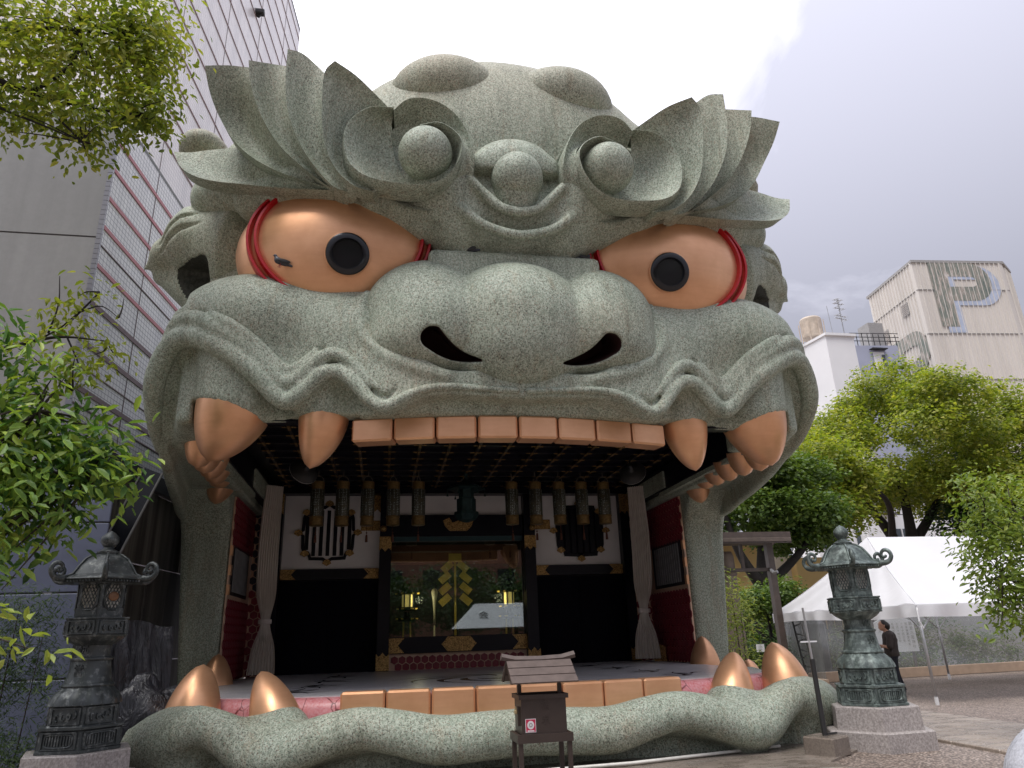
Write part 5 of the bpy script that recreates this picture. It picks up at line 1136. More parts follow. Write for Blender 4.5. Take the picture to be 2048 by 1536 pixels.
tree('bamboo_clump', 'small yellow-green bamboo clump against the right stone column', 'bamboo', (7.7, 19.4, 0), [([(7.7, 19.4, 0), (7.65, 19.4, 2.6)], 0.02, 0.01), ([(7.8, 19.4, 0), (7.85, 19.4, 2.2)], 0.02, 0.01)], bl, 1500, 0.17, 'leaf_yellow', 27, aspect=0.35, clump=6)
# foreground maple at the right edge
bl = [(7.55, 10, 3.75, .42), (8.1, 10.2, 3.5, .7), (7.6, 10, 3.05, .45), (7.35, 9.9, 2.7, .38), (7.9, 10.1, 2.55, .6), (7.35, 9.9, 2.25, .28), (7.75, 10, 1.95, .4), (8.3, 10, 1.95, .5), (8.5, 10, 3.0, .8), (7.25, 9.9, 1.72, .16)]
tree('maple_tree', 'light green maple branches reaching in from the right edge over the tent', 'tree', (9.6, 10.3, 0), [([(9.6, 10.3, 0), (9.5, 10.3, 1.6), (9.0, 10.2, 2.6), (8.2, 10.1, 3.4)], 0.11, 0.03), ([(9.5, 10.3, 1.6), (8.6, 10.1, 2.1), (7.5, 9.95, 2.4)], 0.05, 0.012), ([(9.2, 10.2, 2.2), (8.4, 10.1, 2.7), (7.5, 10, 3.3)], 0.05, 0.012)], bl, 5200, 0.105, 'leaf_maple', 31, clump=7, droop=0.5, twigs=30, single=250)
# upper left camphor, trunk outside the frame
bl = [(-7.3, 9, 10.3, .95), (-6.3, 9.2, 10.5, .95), (-6.7, 9, 9.5, .85), (-5.75, 9.2, 9.75, .55), (-5.6, 9.1, 9.25, .5), (-5.5, 9.05, 8.95, .36), (-6.35, 8.9, 8.75, .42), (-7.6, 9, 9.1, .8), (-6.2, 8.95, 8.25, .34), (-6.05, 8.9, 8.5, .34), (-5.7, 9.1, 10.35, .6), (-6.0, 9.2, 11.0, .8), (-7.0, 8.9, 8.65, .38), (-5.75, 9, 8.75, .26)]
tl = [([(-9.6, 8.6, 0), (-9.5, 8.6, 5), (-9.3, 8.7, 8.3), (-8.6, 8.8, 9.6)], 0.3, 0.14), ([(-8.9, 8.75, 9.2), (-7.9, 8.9, 9.3), (-7.0, 8.95, 9.1), (-6.2, 9, 8.95), (-5.6, 9.05, 8.95)], 0.09, 0.012), ([(-9.0, 8.75, 9.0), (-8.0, 8.9, 9.9), (-7.0, 9, 10.3), (-6.1, 9.1, 10.4)], 0.08, 0.012), ([(-7.0, 8.95, 9.1), (-6.6, 8.95, 9.6), (-6.5, 9, 10.2)], 0.04, 0.01), ([(-8.6, 8.8, 9.6), (-7.6, 8.9, 10.7), (-6.6, 9, 11.2)], 0.07, 0.012), ([(-9.2, 8.7, 8.7), (-8.0, 8.8, 8.9), (-7.0, 8.85, 8.6), (-6.2, 8.9, 8.3)], 0.04, 0.008),
      ([(-9.4, 8.6, 4.6), (-8.2, 8.8, 5.05), (-6.7, 9, 5.26), (-6.1, 9, 5.55), (-5.7, 9, 6.1)], 0.035, 0.006), ([(-6.7, 9, 5.26), (-6.1, 9, 5.45), (-5.5, 9, 5.42)], 0.03, 0.006), ([(-6.2, 9, 5.5), (-6.15, 9, 5.9), (-6.2, 9, 6.3)], 0.014, 0.005), ([(-6.0, 9, 5.5), (-5.75, 9, 5.0), (-5.8, 9, 4.75)], 0.014, 0.004), ([(-5.9, 9, 5.8), (-5.65, 9, 5.9), (-5.42, 9, 5.75)], 0.012, 0.004)]
lowb = [(-5.95, 9, 6.0, .28), (-6.05, 9, 5.65, .22), (-5.6, 9, 5.35, .25), (-5.75, 9, 5.05, .32), (-5.45, 9, 5.2, .2), (-6.4, 9, 5.25, .2), (-5.4, 9, 6.0, .10), (-5.8, 9, 4.85, .2)]
tree('camphor_tree', 'leafy camphor branches hanging in from the top left corner', 'tree', (-9.6, 8.6, 0), tl, bl+bl+lowb+[(-9.3, 8.6, 10.6, 1.3), (-9.9, 8.2, 11.6, 1.4), (-8.6, 8.8, 11.8, 1.2), (-10.6, 8.6, 10.4, 1.3), (-9.4, 8.8, 9.6, 0.9), (-8.4, 8.6, 10.2, 0.9)], 15500, 0.115, 'leaf_camphor', 32, 'bark_dark', clump=8, droop=0.7, shell=0.25, twigs=70, single=300)
# left shrub with long leaflets
bl = [(-6.6, 8.6, 4.95, .5), (-6.15, 8.8, 4.55, .42), (-5.65, 8.9, 4.15, .42), (-6.4, 8.5, 3.9, .6), (-5.4, 8.9, 3.85, .38), (-5.95, 8.7, 3.5, .5), (-6.7, 8.4, 3.2, .6), (-5.22, 8.9, 3.68, .25), (-6.25, 8.5, 2.85, .42), (-6.0, 8.6, 2.5, .22), (-6.6, 8.4, 2.5, .3), (-5.72, 8.9, 3.3, .30), (-5.95, 8.8, 4.85, .25), (-6.2, 8.7, 4.2, .4), (-6.0, 8.8, 3.9, .45)]
tree('leafy_shrub', 'bushy shrub with long glossy leaflets at the left edge', 'shrub', (-7.4, 8.4, 0), [([(-7.4, 8.4, 0), (-7.3, 8.4, 2), (-6.6, 8.5, 3.6), (-6.0, 8.7, 4.4)], 0.07, 0.015), ([(-7.3, 8.4, 1.8), (-6.4, 8.6, 2.8), (-5.4, 8.9, 3.6)], 0.05, 0.01), ([(-7.3, 8.4, 2.0), (-7.0, 8.4, 3.8), (-6.6, 8.6, 4.9)], 0.045, 0.01)], bl, 3300, 0.185, 'leaf_shrub', 33, clump=9, aspect=0.8, droop=0.65, shell=0.35, twigs=36, single=300)
bl = [(-4.95, 6.2, 1.95, .10), (-4.75, 6.2, 1.88, .10), (-4.6, 6.2, 1.78, .09), (-5.15, 6.2, 1.98, .14), (-4.5, 6.2, 1.7, .06)]
tree('leafy_sprig', 'bright green leafy sprig poking in low at the left edge', 'branch', (-6.2, 6.1, 0), [([(-6.2, 6.1, 0), (-6.1, 6.1, 1.5), (-5.4, 6.2, 2.0), (-4.55, 6.2, 1.76)], 0.02, 0.005)], bl, 90, 0.14, 'leaf_yellow', 34, clump=5, aspect=0.9, droop=0.5, single=40)
# fine bamboo grass bush at the lower left
bl = [(-6.9, 11.0, 0.5, .5, .4, .5), (-6.5, 11.0, 0.35, .35, .3, .4), (-7.3, 11.2, 1.1, .5, .4, .7), (-6.8, 11.3, 1.7, .45, .4, .6), (-7.4, 11.2, 2.1, .5, .4, .6), (-6.7, 11.2, 2.3, .3, .3, .3), (-6.35, 11.1, 1.1, .15, .2, .5)]
tree('bamboo_grass', 'fine-leaved dark green bamboo bush left of the left lantern', 'bush', (-6.9, 11.1, 0), [([(-6.9, 11.1, 0), (-6.85, 11.1, 2.4)], 0.015, 0.005), ([(-7.2, 11.1, 0), (-7.3, 11.1, 2.3)], 0.015, 0.005), ([(-6.6, 11.1, 0), (-6.5, 11.1, 1.9)], 0.012, 0.004)], bl, 11000, 0.105, 'leaf_bamboo', 35, aspect=0.22, clump=10, droop=0.5)

# ================================================================ the yard behind the viewer, seen only in the altar glass
for i, (x, y, r, h_) in enumerate(((-7, -14, 3.2, 5.5), (-2.0, -17, 3.4, 6.0), (3.5, -18, 3.6, 6.4), (9, -16, 3.3, 5.6), (-12, -18, 3.8, 6.2), (14, -17, 3.8, 6.4))):
    bl = crown_blobs((x, y, h_*0.72), (r, r*0.8, h_*0.42), 16, 60+i, 0.42, -0.8)
    tree('yard_tree', 'dark yard tree behind the viewer, %s in the row' % ('second from the left', 'third from the left', 'third from the right', 'second from the right', 'leftmost', 'rightmost')[i], 'tree', (x, y, 0), [([(x, y, 0), (x+0.1, y, h_*0.3), (x-0.2, y, h_*0.7)], 0.25, 0.1)], bl, 6500, 0.3, 'leaf_dark', 70+i, 'bark_dark', group='trees behind the viewer')
simple('brick_red', (0.20, 0.085, 0.06), 0.8, 0, 0.2, 2)
t = thing('brick_building', 'red-brown building mirrored dimly in the top of the altar glass', 'building', (2, -27, 0)); m = MB(); m.box((0, 0, 5.5), (34, 4, 11)); m.build('wall', 'brick_red', t)
for k in range(9): m = MB(); m.box((-13+k*3.3, 2.02, 6.6), (1.5, 0.08, 1.6)); m.build('window', 'black_gloss', t)
t = thing('yard_tent', 'white tent lettered on its slope, mirrored in the right half of the altar glass', 'tent', (6.0, -11.5, 0))
simple('tent_white', (0.75, 0.75, 0.77), 0.7, 0, 0.04)
m = MB(); m.add([(-3.2, -1.6, 2.3), (3.4, -1.6, 2.3), (3.4, 1.6, 2.3), (-3.2, 1.6, 2.3), (-1.7, 0, 3.9), (3.4, 0, 3.9)], [(0, 1, 5, 4), (2, 3, 4, 5), (3, 0, 4), (1, 2, 5), (0, 3, 2, 1)]); m.build('roof', 'tent_white', t)
for x in (-2.9, 3.3):
    for y in (-1.5, 1.5): m = MB(); m.tube([(x, y, 0), (x, y, 2.3)], 0.04, 6); m.build('pole', 'black_paint', t)
o = link('lettering', text_mesh('会', 0.0, 0.75), 'black_paint', t); o.rotation_euler = (rad(45), 0, rad(180)); o.location = (-1.2, 0.86, 3.09)
# ================================================================ far buildings (right)
def tag_bld(n, l, loc): return thing(n, l, 'building', loc)
def corr_wall(name, p0, p1, z0, z1, mat, parent, pitch=0.55, depth=0.16):
    p0, p1 = Vector(p0), Vector(p1); d = (p1-p0); L_ = d.length; d.normalize(); n_ = Vector((d.y, -d.x, 0)); k = int(L_/pitch); V = []; F = []
    prof = [(0, 0), (0.80, 0), (0.86, depth), (0.94, depth)]
    pts = [(i*pitch+q*pitch, h_) for i in range(k) for q, h_ in prof]+[(L_, 0)]
    for a, h_ in pts:
        b = p0+d*a+n_*h_; V += [(b.x, b.y, z0), (b.x, b.y, z1)]
    F = [(2*i, 2*i+2, 2*i+3, 2*i+1) for i in range(len(pts)-1)]
    o = link(name, mesh_from(name, V, F), mat, parent); o.location = -Vector(parent.location); return o
nb = NB('cladding'); st = nb.noise(0.35, 5, 0.6, nb.co('Object', (1.5, 1.5, 0.15))); nb.set(color=nb.ramp(st, [(0.35, (0.58, 0.545, 0.50)), (0.7, (0.68, 0.64, 0.59))]), rough=0.6); MAT['cladding'] = nb.m
nb = NB('old_letter'); n = nb.noise(1.2, 5, 0.7, nb.co('Object', (2.2, 2.2, 0.5))); nb.set(color=nb.ramp(n, [(0.30, (0.10, 0.13, 0.12)), (0.46, (0.20, 0.22, 0.19)), (0.58, (0.36, 0.31, 0.27)), (0.66, (0.55, 0.52, 0.49))]), rough=0.8); MAT['old_letter'] = nb.m
simple('letter_shadow', (0.40, 0.45, 0.56), 0.8, 0, 0.15, 0.8)
simple('trim_grey', (0.30, 0.29, 0.28), 0.6)
PB = thing('parking_tower', 'tall beige ribbed tower with a weathered letter P high on it', 'building', (70, 75, 0))
C0, CL, CR, CR2 = Vector((63.2, 70, 0)), Vector((64.3, 80.1, 0)), Vector((75.5, 68.9, 0)), Vector((78.6, 70.9, 0))
corr_wall('front_cladding', C0, CR, 0, 44.9, 'cladding', PB, 0.62); corr_wall('side_cladding', CL, C0, 0, 44.9, 'cladding', PB, 0.62); corr_wall('corner_cladding', CR, CR2, 0, 44.4, 'cladding', PB, 0.62); corr_wall('far_cladding', CR2, Vector((79.5, 81, 0)), 0, 44.4, 'cladding', PB, 0.62)
m = MB(); m.prism([(p.x, p.y) for p in (C0+Vector((-.15, -.15, 0)), CR+Vector((.1, -.15, 0)), CR2+Vector((.2, 0, 0)), Vector((79.6, 81, 0)), CL+Vector((-.15, .2, 0)))], 44.8, 45.15); child(m, 'parapet', 'trim_grey', PB)
fd = (CR-C0).normalized(); fn_ = Vector((fd.y, -fd.x, 0)); sd_ = (C0-CL).normalized(); sn_ = Vector((sd_.y, -sd_.x, 0))
for z in (41.0, 35.0, 29.0): 
    m = MB(); m.box((C0+CR)/2+fn_*0.05+Vector((0, 0, z)), ((CR-C0).length, 0.12, 0.08), rz=math.atan2(fd.y, fd.x)); child(m, 'cladding_joint', 'trim_grey', PB)
    m = MB(); m.box((C0+CL)/2+sn_*0.05+Vector((0, 0, z)), ((CL-C0).length, 0.12, 0.08), rz=math.atan2(sd_.y, sd_.x)); child(m, 'cladding_joint', 'trim_grey', PB)
def letter_P(org, dx, hgt, w, th, off, nrm, mat, name, lab=None):
    """capital P built of a stem and a bowl as raised flat bands"""
    P = []; 
    def pt(a, b): q = org+dx*a+Vector((0, 0, b))+nrm*off; return q
    m = MB(); r = hgt*0.30; cz = hgt-r; n_ = 14
    outl = [(0, 0), (th, 0), (th, hgt-2*r), (w-r, hgt-2*r)]+[(w-r+r*math.sin(math.pi*k/n_), cz-r*math.cos(math.pi*k/n_)) for k in range(1, n_)]+[(w-r, hgt), (0, hgt)]
    ri = r-th*0.85; hole = [(th, cz-ri), (w-r, cz-ri)]+[(w-r+ri*math.sin(math.pi*k/n_), cz-ri*math.cos(math.pi*k/n_)) for k in range(1, n_)]+[(w-r, cz+ri), (th, cz+ri)]
    def quadstrip(A, B):
        b0 = len(m.v); m.v += [tuple(pt(*a)) for a in A]+[tuple(pt(*b)) for b in B]; k = len(A); m.f += [(b0+i, b0+i+1, b0+k+i+1, b0+k+i) for i in range(k-1)]
    quadstrip([(0, 0), (th, 0)], [(0, hgt), (th, hgt)])
    quadstrip([(th, cz-r)]+[(w-r, cz-r)]+[(w-r+r*math.sin(math.pi*k/n_), cz-r*math.cos(math.pi*k/n_)) for k in range(1, n_)]+[(w-r, hgt), (th, hgt)], hole)
    return child(m, name, mat, PB)
letter_P(C0+fd*2.75+Vector((0, 0, 35.1)), fd, 9.3, 8.4, 2.3, 0.11, fn_, 'letter_shadow', 'letter_shadow')
letter_P(C0+fd*2.05+Vector((0, 0, 35.9)), fd, 8.9, 8.0, 2.3, 0.13, fn_, 'old_letter', 'letter')
letter_P(CL+sd_*2.9+Vector((0, 0, 27.2)), sd_, 9.2, 7.0, 2.1, 0.13, sn_, 'old_letter', 'letter')
for (a, z) in ((2.2, 38.0), (7.1, 39.6)):
    m = MB(); m.box(CL+sd_*a+sn_*0.08+Vector((0, 0, z)), (1.3, 0.12, 1.7), rz=math.atan2(sd_.y, sd_.x)); v_ = child(m, 'vent', 'trim_grey', PB)
    for k in range(7): m = MB(); m.box(CL+sd_*a+sn_*0.17+Vector((0, 0, z-0.68+k*0.23)), (1.1, 0.06, 0.10), rz=math.atan2(sd_.y, sd_.x), rx=0.5); o = m.build('louvre', 'cladding', v_)
for o in [o for o in COL.objects if o.name.startswith('louvre')]: o.location = -Vector(PB.location)-Vector((0, 0, 0)); o.location = (-70, -75, 0) if False else -(o.parent.location+PB.location)
simple('white_render', (0.72, 0.72, 0.73), 0.7, 0, 0.05, 0.3); simple('blue_render', (0.32, 0.34, 0.43), 0.7, 0, 0.06, 0.5); simple('window_glass', (0.06, 0.075, 0.09), 0.12); simple('tank_cream', (0.5, 0.42, 0.34), 0.6, 0, 0.2, 2)
simple('steel', (0.35, 0.35, 0.35), 0.4, 0.7); simple('roof_brown', (0.10, 0.075, 0.06), 0.6, 0, 0.2)
WB = thing('white_building', 'slim white building with a rooftop tank and antenna left of the parking tower', 'building', (40, 60, 0))
m = MB(); m.prism([(37.0, 62), (38.1, 55), (41.0, 55), (43.5, 63)], 0, 27.2); child(m, 'wall', 'white_render', WB)
m = MB(); m.prism([(36.9, 62), (38.0, 54.8), (41.2, 54.8), (43.7, 63)], 27.2, 27.45); child(m, 'parapet', 'white_render', WB)
m = MB(); m.box((39.5, 54.93, 19.7), (3.2, 0.16, 0.2)); child(m, 'string_course', 'white_render', WB)
m = MB(); m.tube([(38.35, 54.85, 19.6), (38.35, 54.85, 6)], 0.12, 6); child(m, 'downpipe', 'white_render', WB)
for z in (17.6, 14.6, 11.4): 
    m = MB(); m.box((40.6, 54.97, z), (0.9, 0.10, 1.3)); w_ = child(m, 'window', 'window_glass', WB)
    m = MB(); m.box((40.6, 54.6, z-0.85), (1.4, 0.7, 0.08)); m.box((40.6, 54.28, z-0.2), (1.4, 0.05, 0.05)); [m.box((40.0+k*0.2, 54.28, z-0.5), (0.04, 0.04, 0.65)) for k in range(7)]; child(m, 'balcony_rail', 'lamp_black', WB)
m = MB(); m.lathe([(1.0, 0), (1.0, 1.9), (0.9, 2.05)], 20, (38.6, 57.5, 28.0)); child(m, 'water_tank', 'tank_cream', WB)
m = MB()
for q in range(8): a = rad(45*q); m.tube([(38.6+1.15*math.cos(a), 57.5+1.15*math.sin(a), 27.4), (38.6+1.15*math.cos(a), 57.5+1.15*math.sin(a), 29.7)], 0.05, 5)
child(m, 'tank_frame', 'tank_cream', WB)
m = MB(); m.tube([(40.6, 55.6, 27.4), (40.6, 55.6, 31.4)], 0.05, 5)
for z, w in ((31.3, 0.9), (30.9, 1.2), (30.4, 1.3), (29.6, 1.5), (29.3, 1.6)): m.tube([(40.6-w*.6, 55.6-w*.3, z-0.15), (40.6+w*.6, 55.6+w*.3, z+0.15)], 0.035, 4); [m.tube([(40.6+w*k*.2-.15, 55.6+w*k*.1+.25, z), (40.6+w*k*.2+.15, 55.6+w*k*.1-.25, z)], 0.03, 4) for k in (-2, -1, 1, 2)]
child(m, 'antenna', 'steel', WB)
m = MB(); m.tube([(39.4, 55.6, 27.4), (39.3, 55.6, 30.6)], 0.03, 4); child(m, 'mast', 'steel', WB)
BB = thing('blue_building', 'small blue-grey stair tower with a roof railing between white building and parking tower', 'building', (54, 72, 0))
m = MB(); m.prism([(52.2, 78), (52.6, 70), (58, 69.5), (60, 78)], 0, 33.0); child(m, 'wall', 'blue_render', BB)
m = MB(); m.prism([(55.2, 69.4), (58.6, 69.2), (60, 77), (55.6, 77)], 0, 28.8); child(m, 'annex', 'blue_render', BB)
m = MB(); m.box((55.4, 69.7, 31.0), (1.4, 0.14, 2.2)); w_ = child(m, 'window', 'white_render', BB)
m = MB(); m.box((55.9, 69.58, 31.0), (0.35, 0.1, 1.5)); o = child(m, 'pane', 'window_glass', BB)
m = MB(); m.box((55.3, 69.4, 32.4), (2.0, 0.7, 0.12)); child(m, 'canopy', 'lamp_black', BB)
m = MB()
for k in range(9): x = 52.4+k*0.75; m.tube([(x, 70, 33), (x, 70, 34.6)], 0.05, 5)
for z in (33.6, 34.1, 34.6): m.tube([(52.3, 70, z), (58.5, 69.6, z)], 0.05, 5)
child(m, 'roof_railing', 'lamp_black', BB)
m = MB(); m.box((56.9, 72, 35.0), (2.0, 2.0, 3.2)); child(m, 'tank_house', 'trim_grey', BB)
# lower white block behind the camphor, yellow house, wires
LW = thing('apartment_block', 'low white apartment block with a balcony window behind the camphor trunk', 'building', (34, 56, 0))
m = MB(); m.box((41, 57.5, 6.5), (14, 4, 13)); child(m, 'wall', 'white_render', LW)
for x in (35.2, 38.6, 42.0): m = MB(); m.box((x, 55.45, 8.6), (1.8, 0.14, 1.5)); w_ = child(m, 'window', 'window_glass', LW); m = MB(); m.box((x, 55.3, 8.6), (0.08, 0.1, 1.5)); child(m, 'mullion', 'white_render', LW)
simple('yellow_render', (0.72, 0.50, 0.21), 0.8, 0, 0.05, 0.6); simple('cream_render', (0.62, 0.54, 0.45), 0.8, 0, 0.05)
YH = thing('yellow_house', 'warm yellow rendered house with a louvred window behind the round shrub', 'house', (16, 33, 0))
m = MB(); m.box((13.6, 33.0, 2.75), (3.9, 2, 5.5)); child(m, 'wall', 'yellow_render', YH); m = MB(); m.box((16.5, 33.3, 2.75), (1.6, 2, 5.5)); child(m, 'side_wall', 'cream_render', YH); m = MB(); m.box((18.5, 32.8, 2.4), (2.4, 2, 4.8)); child(m, 'wall', 'yellow_render', YH)
m = MB(); m.box((14.6, 31.96, 2.55), (1.9, 0.1, 1.1)); w_ = child(m, 'louvre_window', 'steel', YH)
for k in range(9): m = MB(); m.box((15.0, 31.88, 2.1+k*0.12), (0.9, 0.05, 0.07), rx=0.5); child(m, 'louvre', 'white_render', YH)
m = MB(); m.box((13.6, 32.6, 5.6), (4.3, 3.4, 0.2)); child(m, 'roof', 'roof_brown', YH)
DS = thing('dark_shed', 'dark shed gable showing between the yellow house and the tent', 'shed', (20.3, 31, 0)); m = MB(); m.box((20.6, 31, 2.2), (1.4, 1, 4.4)); child(m, 'wall', 'interior_dark', DS)
t = thing('power_lines', 'thin black overhead wires crossing behind the camphor trunk', 'wires', (30, 45, 10))
for z in (9.6, 8.75): m = MB(); m.tube([(20+k*2.2, 44, z+0.02*(k-7)**2*0.3) for k in range(16)], 0.03, 4); child(m, 'wire', 'lamp_black', t)
# black paling fence
simple('fence_black', (0.035, 0.032, 0.03), 0.7, 0, 0.4, 4); FN = thing('paling_fence', 'dark weathered vertical board fence in front of the yellow house', 'fence', (11, 27.5, 0))
for k in range(26):
    m = MB(); m.box((8.6+k*0.36, 27.5+0.03*(k % 2), 1.35), (0.30, 0.05, 1.9 if k != 8 else 2.4), bev=0.012); child(m, 'paling', 'fence_black', FN)
for z in (0.75, 1.5): m = MB(); m.box((13.1, 27.42, z), (9.4, 0.06, 0.12)); child(m, 'rail', 'fence_black', FN)
m = MB(); m.box((13.1, 27.5, 0.2), (9.5, 0.3, 0.5)); child(m, 'plinth', 'stained_panel', FN)
# roofed frame over a stone gate pillar
simple('post_brown', (0.075, 0.055, 0.045), 0.5, 0.1, 0.2, 6); simple('pillar_stone', (0.20, 0.155, 0.125), 0.8, 0, 0.25, 3, 0.3, 30)
t = thing('roofed_frame', 'brown steel frame with a small pitched roof standing over the stone pillar', 'shelter', (9.5, 21, 0))
m = MB(); m.prism([(20.45, 4.22), (20.45, 4.32), (21.0, 4.55), (21.55, 4.32), (21.55, 4.22), (21.0, 4.45)], 7.0, 10.38, 'x'); child(m, 'roof', 'roof_brown', t)
m = MB(); m.box((8.7, 20.5, 4.34), (3.4, 0.04, 0.34)); child(m, 'fascia', 'post_brown', t)
m = MB(); m.box((9.88, 21, 2.1), (0.2, 0.2, 4.3)); child(m, 'post', 'post_brown', t)
m = MB(); m.box((8.6, 21, 3.42), (2.6, 0.10, 0.10)); child(m, 'crossbar', 'post_brown', t); m = MB(); m.box((8.95, 21, 3.8), (0.09, 0.09, 0.8)); child(m, 'strut', 'post_brown', t)
m = MB(); m.tube([(9.78, 20.85, 3.40), (9.78, 20.7, 3.3), (9.85, 20.6, 3.32)], 0.05, 6); child(m, 'junction_box', 'steel', t)
t = thing('stone_pillar', 'old brown stone gate pillar with a carved column of characters', 'pillar', (8.55, 21.3, 0))
m = MB(); m.lathe([(0.32, 0), (0.30, 1.5), (0.265, 3.2), (0.25, 3.85), (0.2, 4.0)], 24); m.build('shaft', 'pillar_stone', t, smooth=True)
m = MB(); m.lathe([(0.285, 3.28), (0.29, 3.33), (0.283, 3.4)], 24, cap=False); m.build('band', 'pillar_stone', t, smooth=True)
for k, ch in enumerate('大正四年十一月'):
    me = text_mesh(ch, 0.004, 0.2); o = link('inscription', me, 'band_dark', t); o.rotation_euler = (rad(90), 0, rad(10)); o.location = (0.06, -0.287-0.010*k*0.35, 3.1-k*0.215)
o = link('stone_ball', None); bpy.data.objects.remove(o)
m = MB(); m.sphere((0, 0, 0), 0.22, 16, 12); o = m.build('stone_finial', 'pillar_stone', smooth=True, loc=(8.0, 20.9, 3.05)); tag(o, 'round stone knob beside the carved pillar, half hidden by the right column', 'stone ball')
m = MB(); m.tube([(8.0, 20.9, 0), (8.0, 20.9, 2.86)], 0.10, 10); o = m.build('stone_post', 'pillar_stone', smooth=True); tag(o, 'slim stone post carrying the round knob beside the carved pillar', 'post')
t = thing('notice_card', 'small white printed notice on a wire stake among the ferns', 'sign', (9.25, 21.2, 0)); m = MB(); m.box((0, 0, 1.15), (0.26, 0.015, 0.22)); m.build('card', 'white_render', t); m = MB(); m.tube([(0, 0.02, 0), (0, 0.02, 1.1)], 0.012, 5); m.build('stake', 'lamp_black', t)
for k in range(5): me = text_mesh('一二三四五六七'[k:k+3]+'一', 0.0, 0.035); o = link('print', me, 'lamp_black', t); o.rotation_euler = (rad(90), 0, 0); o.location = (0, -0.009, 1.235-k*0.042)
t = thing('memorial_stone', 'dark grey upright memorial slab behind the big right lower fang', 'stone slab', (12.1, 23.2, 0)); m = MB(); m.box((0, 0, 0.95), (1.3, 0.35, 1.9), bev=0.12); m.build('slab', simple('slate_dark', (0.05, 0.05, 0.055), 0.5, 0, 0.2), t); m = MB(); m.box((0, 0, 0.15), (1.9, 0.9, 0.3), bev=0.05); m.build('plinth', 'slate_dark', t)

# ================================================================ tent
nb = NB('canvas'); w = nb.noise(1.3, 5, 0.6, nb.co('Object', (1, 1, 1)), 0.6); nb.set(color=nb.ramp(nb.noise(0.6, 4, 0.6), [(0.3, (0.74, 0.74, 0.76)), (0.7, (0.82, 0.82, 0.84))]), rough=0.55); nb.bump(w, 0.5, 0.05)
tl = nb.n('ShaderNodeBsdfTranslucent', {'Color': (0.8, 0.8, 0.82, 1)}); mx = nb.n('ShaderNodeMixShader', {0: 0.35, 1: nb.b.outputs[0], 2: tl.outputs[0]}); nb.t.links.new(mx.outputs[0], nb.t.nodes['Material Output'].inputs['Surface']); MAT['canvas'] = nb.m
nb = NB('clear_plastic'); nb.t.nodes.remove(nb.b); w = nb.noise(1.6, 5, 0.65, nb.co('Object', (1, 1, 0.5)), 1.0); bp = nb.n('ShaderNodeBump', {'Height': w, 'Strength': 0.5, 'Distance': 0.05})
gl = nb.n('ShaderNodeBsdfGlossy', {'Color': (0.9, 0.92, 0.92, 1), 'Roughness': 0.12, 'Normal': bp.outputs[0]}); tr = nb.n('ShaderNodeBsdfTransparent', {'Color': (0.66, 0.68, 0.68, 1)}); df = nb.n('ShaderNodeBsdfDiffuse', {'Color': (0.35, 0.36, 0.35, 1)})
m1 = nb.n('ShaderNodeMixShader', {0: 0.28, 1: tr.outputs[0], 2: df.outputs[0]}); m2 = nb.n('ShaderNodeMixShader', {0: 0.10, 1: m1.outputs[0], 2: gl.outputs[0]}); nb.t.links.new(m2.outputs[0], nb.t.nodes['Material Output'].inputs['Surface']); MAT['clear_plastic'] = nb.m
simple('wood_sill', (0.34, 0.25, 0.18), 0.7, 0, 0.15, 3); simple('pole_steel', (0.42, 0.42, 0.43), 0.35, 0.6); simple('pole_black', (0.02, 0.02, 0.02), 0.5)
T0 = Vector((10.1, 15.2, 0)); TN = thing('white_tent', 'large white canvas marquee with a sagging valance and clear plastic rear walls', 'tent', (15, 18, 0))
TX0, TX1, TY0, TY1, TYR, EZ, RZ = 10.05, 22.0, 15.2, 21.6, 18.2, 2.12, 4.02
def canvas(fn, nu, nv, name, thick=0.0):
    P = np.array([[fn(a, b) for b in np.linspace(0, 1, nv)] for a in np.linspace(0, 1, nu)]); m = MB(); m.grid(P); return child(m, name, 'canvas', TN, smooth=True)
sagf = lambda a, b: 0.05*math.sin(math.pi*b)*math.sin(a*math.pi*4)
canvas(lambda a, b: (TX0+1.3*b+(TX1-TX0-1.3*b)*a, TY0+(TYR-TY0)*b, EZ+(RZ-EZ)*b-0.10*math.sin(math.pi*b)+sagf(a, b)*0.4), 60, 16, 'roof_slope')
canvas(lambda a, b: (TX0+1.3*b+(TX1-TX0-1.3*b)*a, TY1+(TYR-TY1)*b, EZ+(RZ-EZ)*b-0.10*math.sin(math.pi*b)), 40, 10, 'roof_slope')
canvas(lambda a, b: (TX0+1.3*b-0.02, TY0*(1-a)+TY1*a+(TYR-(TY0*(1-a)+TY1*a))*b, EZ+(RZ-EZ)*b-0.12*math.sin(math.pi*b)+0.035*math.sin(a*34+b*5)*(1-b)), 70, 16, 'gable_end')
vz = lambda a, f: 0.03*math.sin(a*f)+0.02*math.sin(a*f*2.7+1)
canvas(lambda a, b: (TX0+(TX1-TX0)*a, TY0-0.03-0.05*b*math.sin(a*70), EZ-b*(0.27+0.03*math.sin(a*math.pi*3))), 140, 5, 'valance')
canvas(lambda a, b: (TX0-0.03-0.05*b*math.sin(a*44), TY0+(TY1-TY0)*a, EZ-b*(0.27+0.03*math.sin(a*math.pi*2))), 90, 5, 'valance')
for (x, y) in ((TX0+0.05, TY0+0.05), (TX0+0.05, TY1-0.05), (16.0, TY0+0.05), (TX1, TY0+0.05), (15.6, 21.4)):
    m = MB(); m.tube([(x, y, 0.12), (x, y, EZ-0.02)], 0.032, 8); child(m, 'pole', 'pole_steel', TN, smooth=True); m = MB(); m.tube([(x, y, 0), (x, y, 0.16)], 0.04, 8); child(m, 'pole_foot', 'white_render', TN)
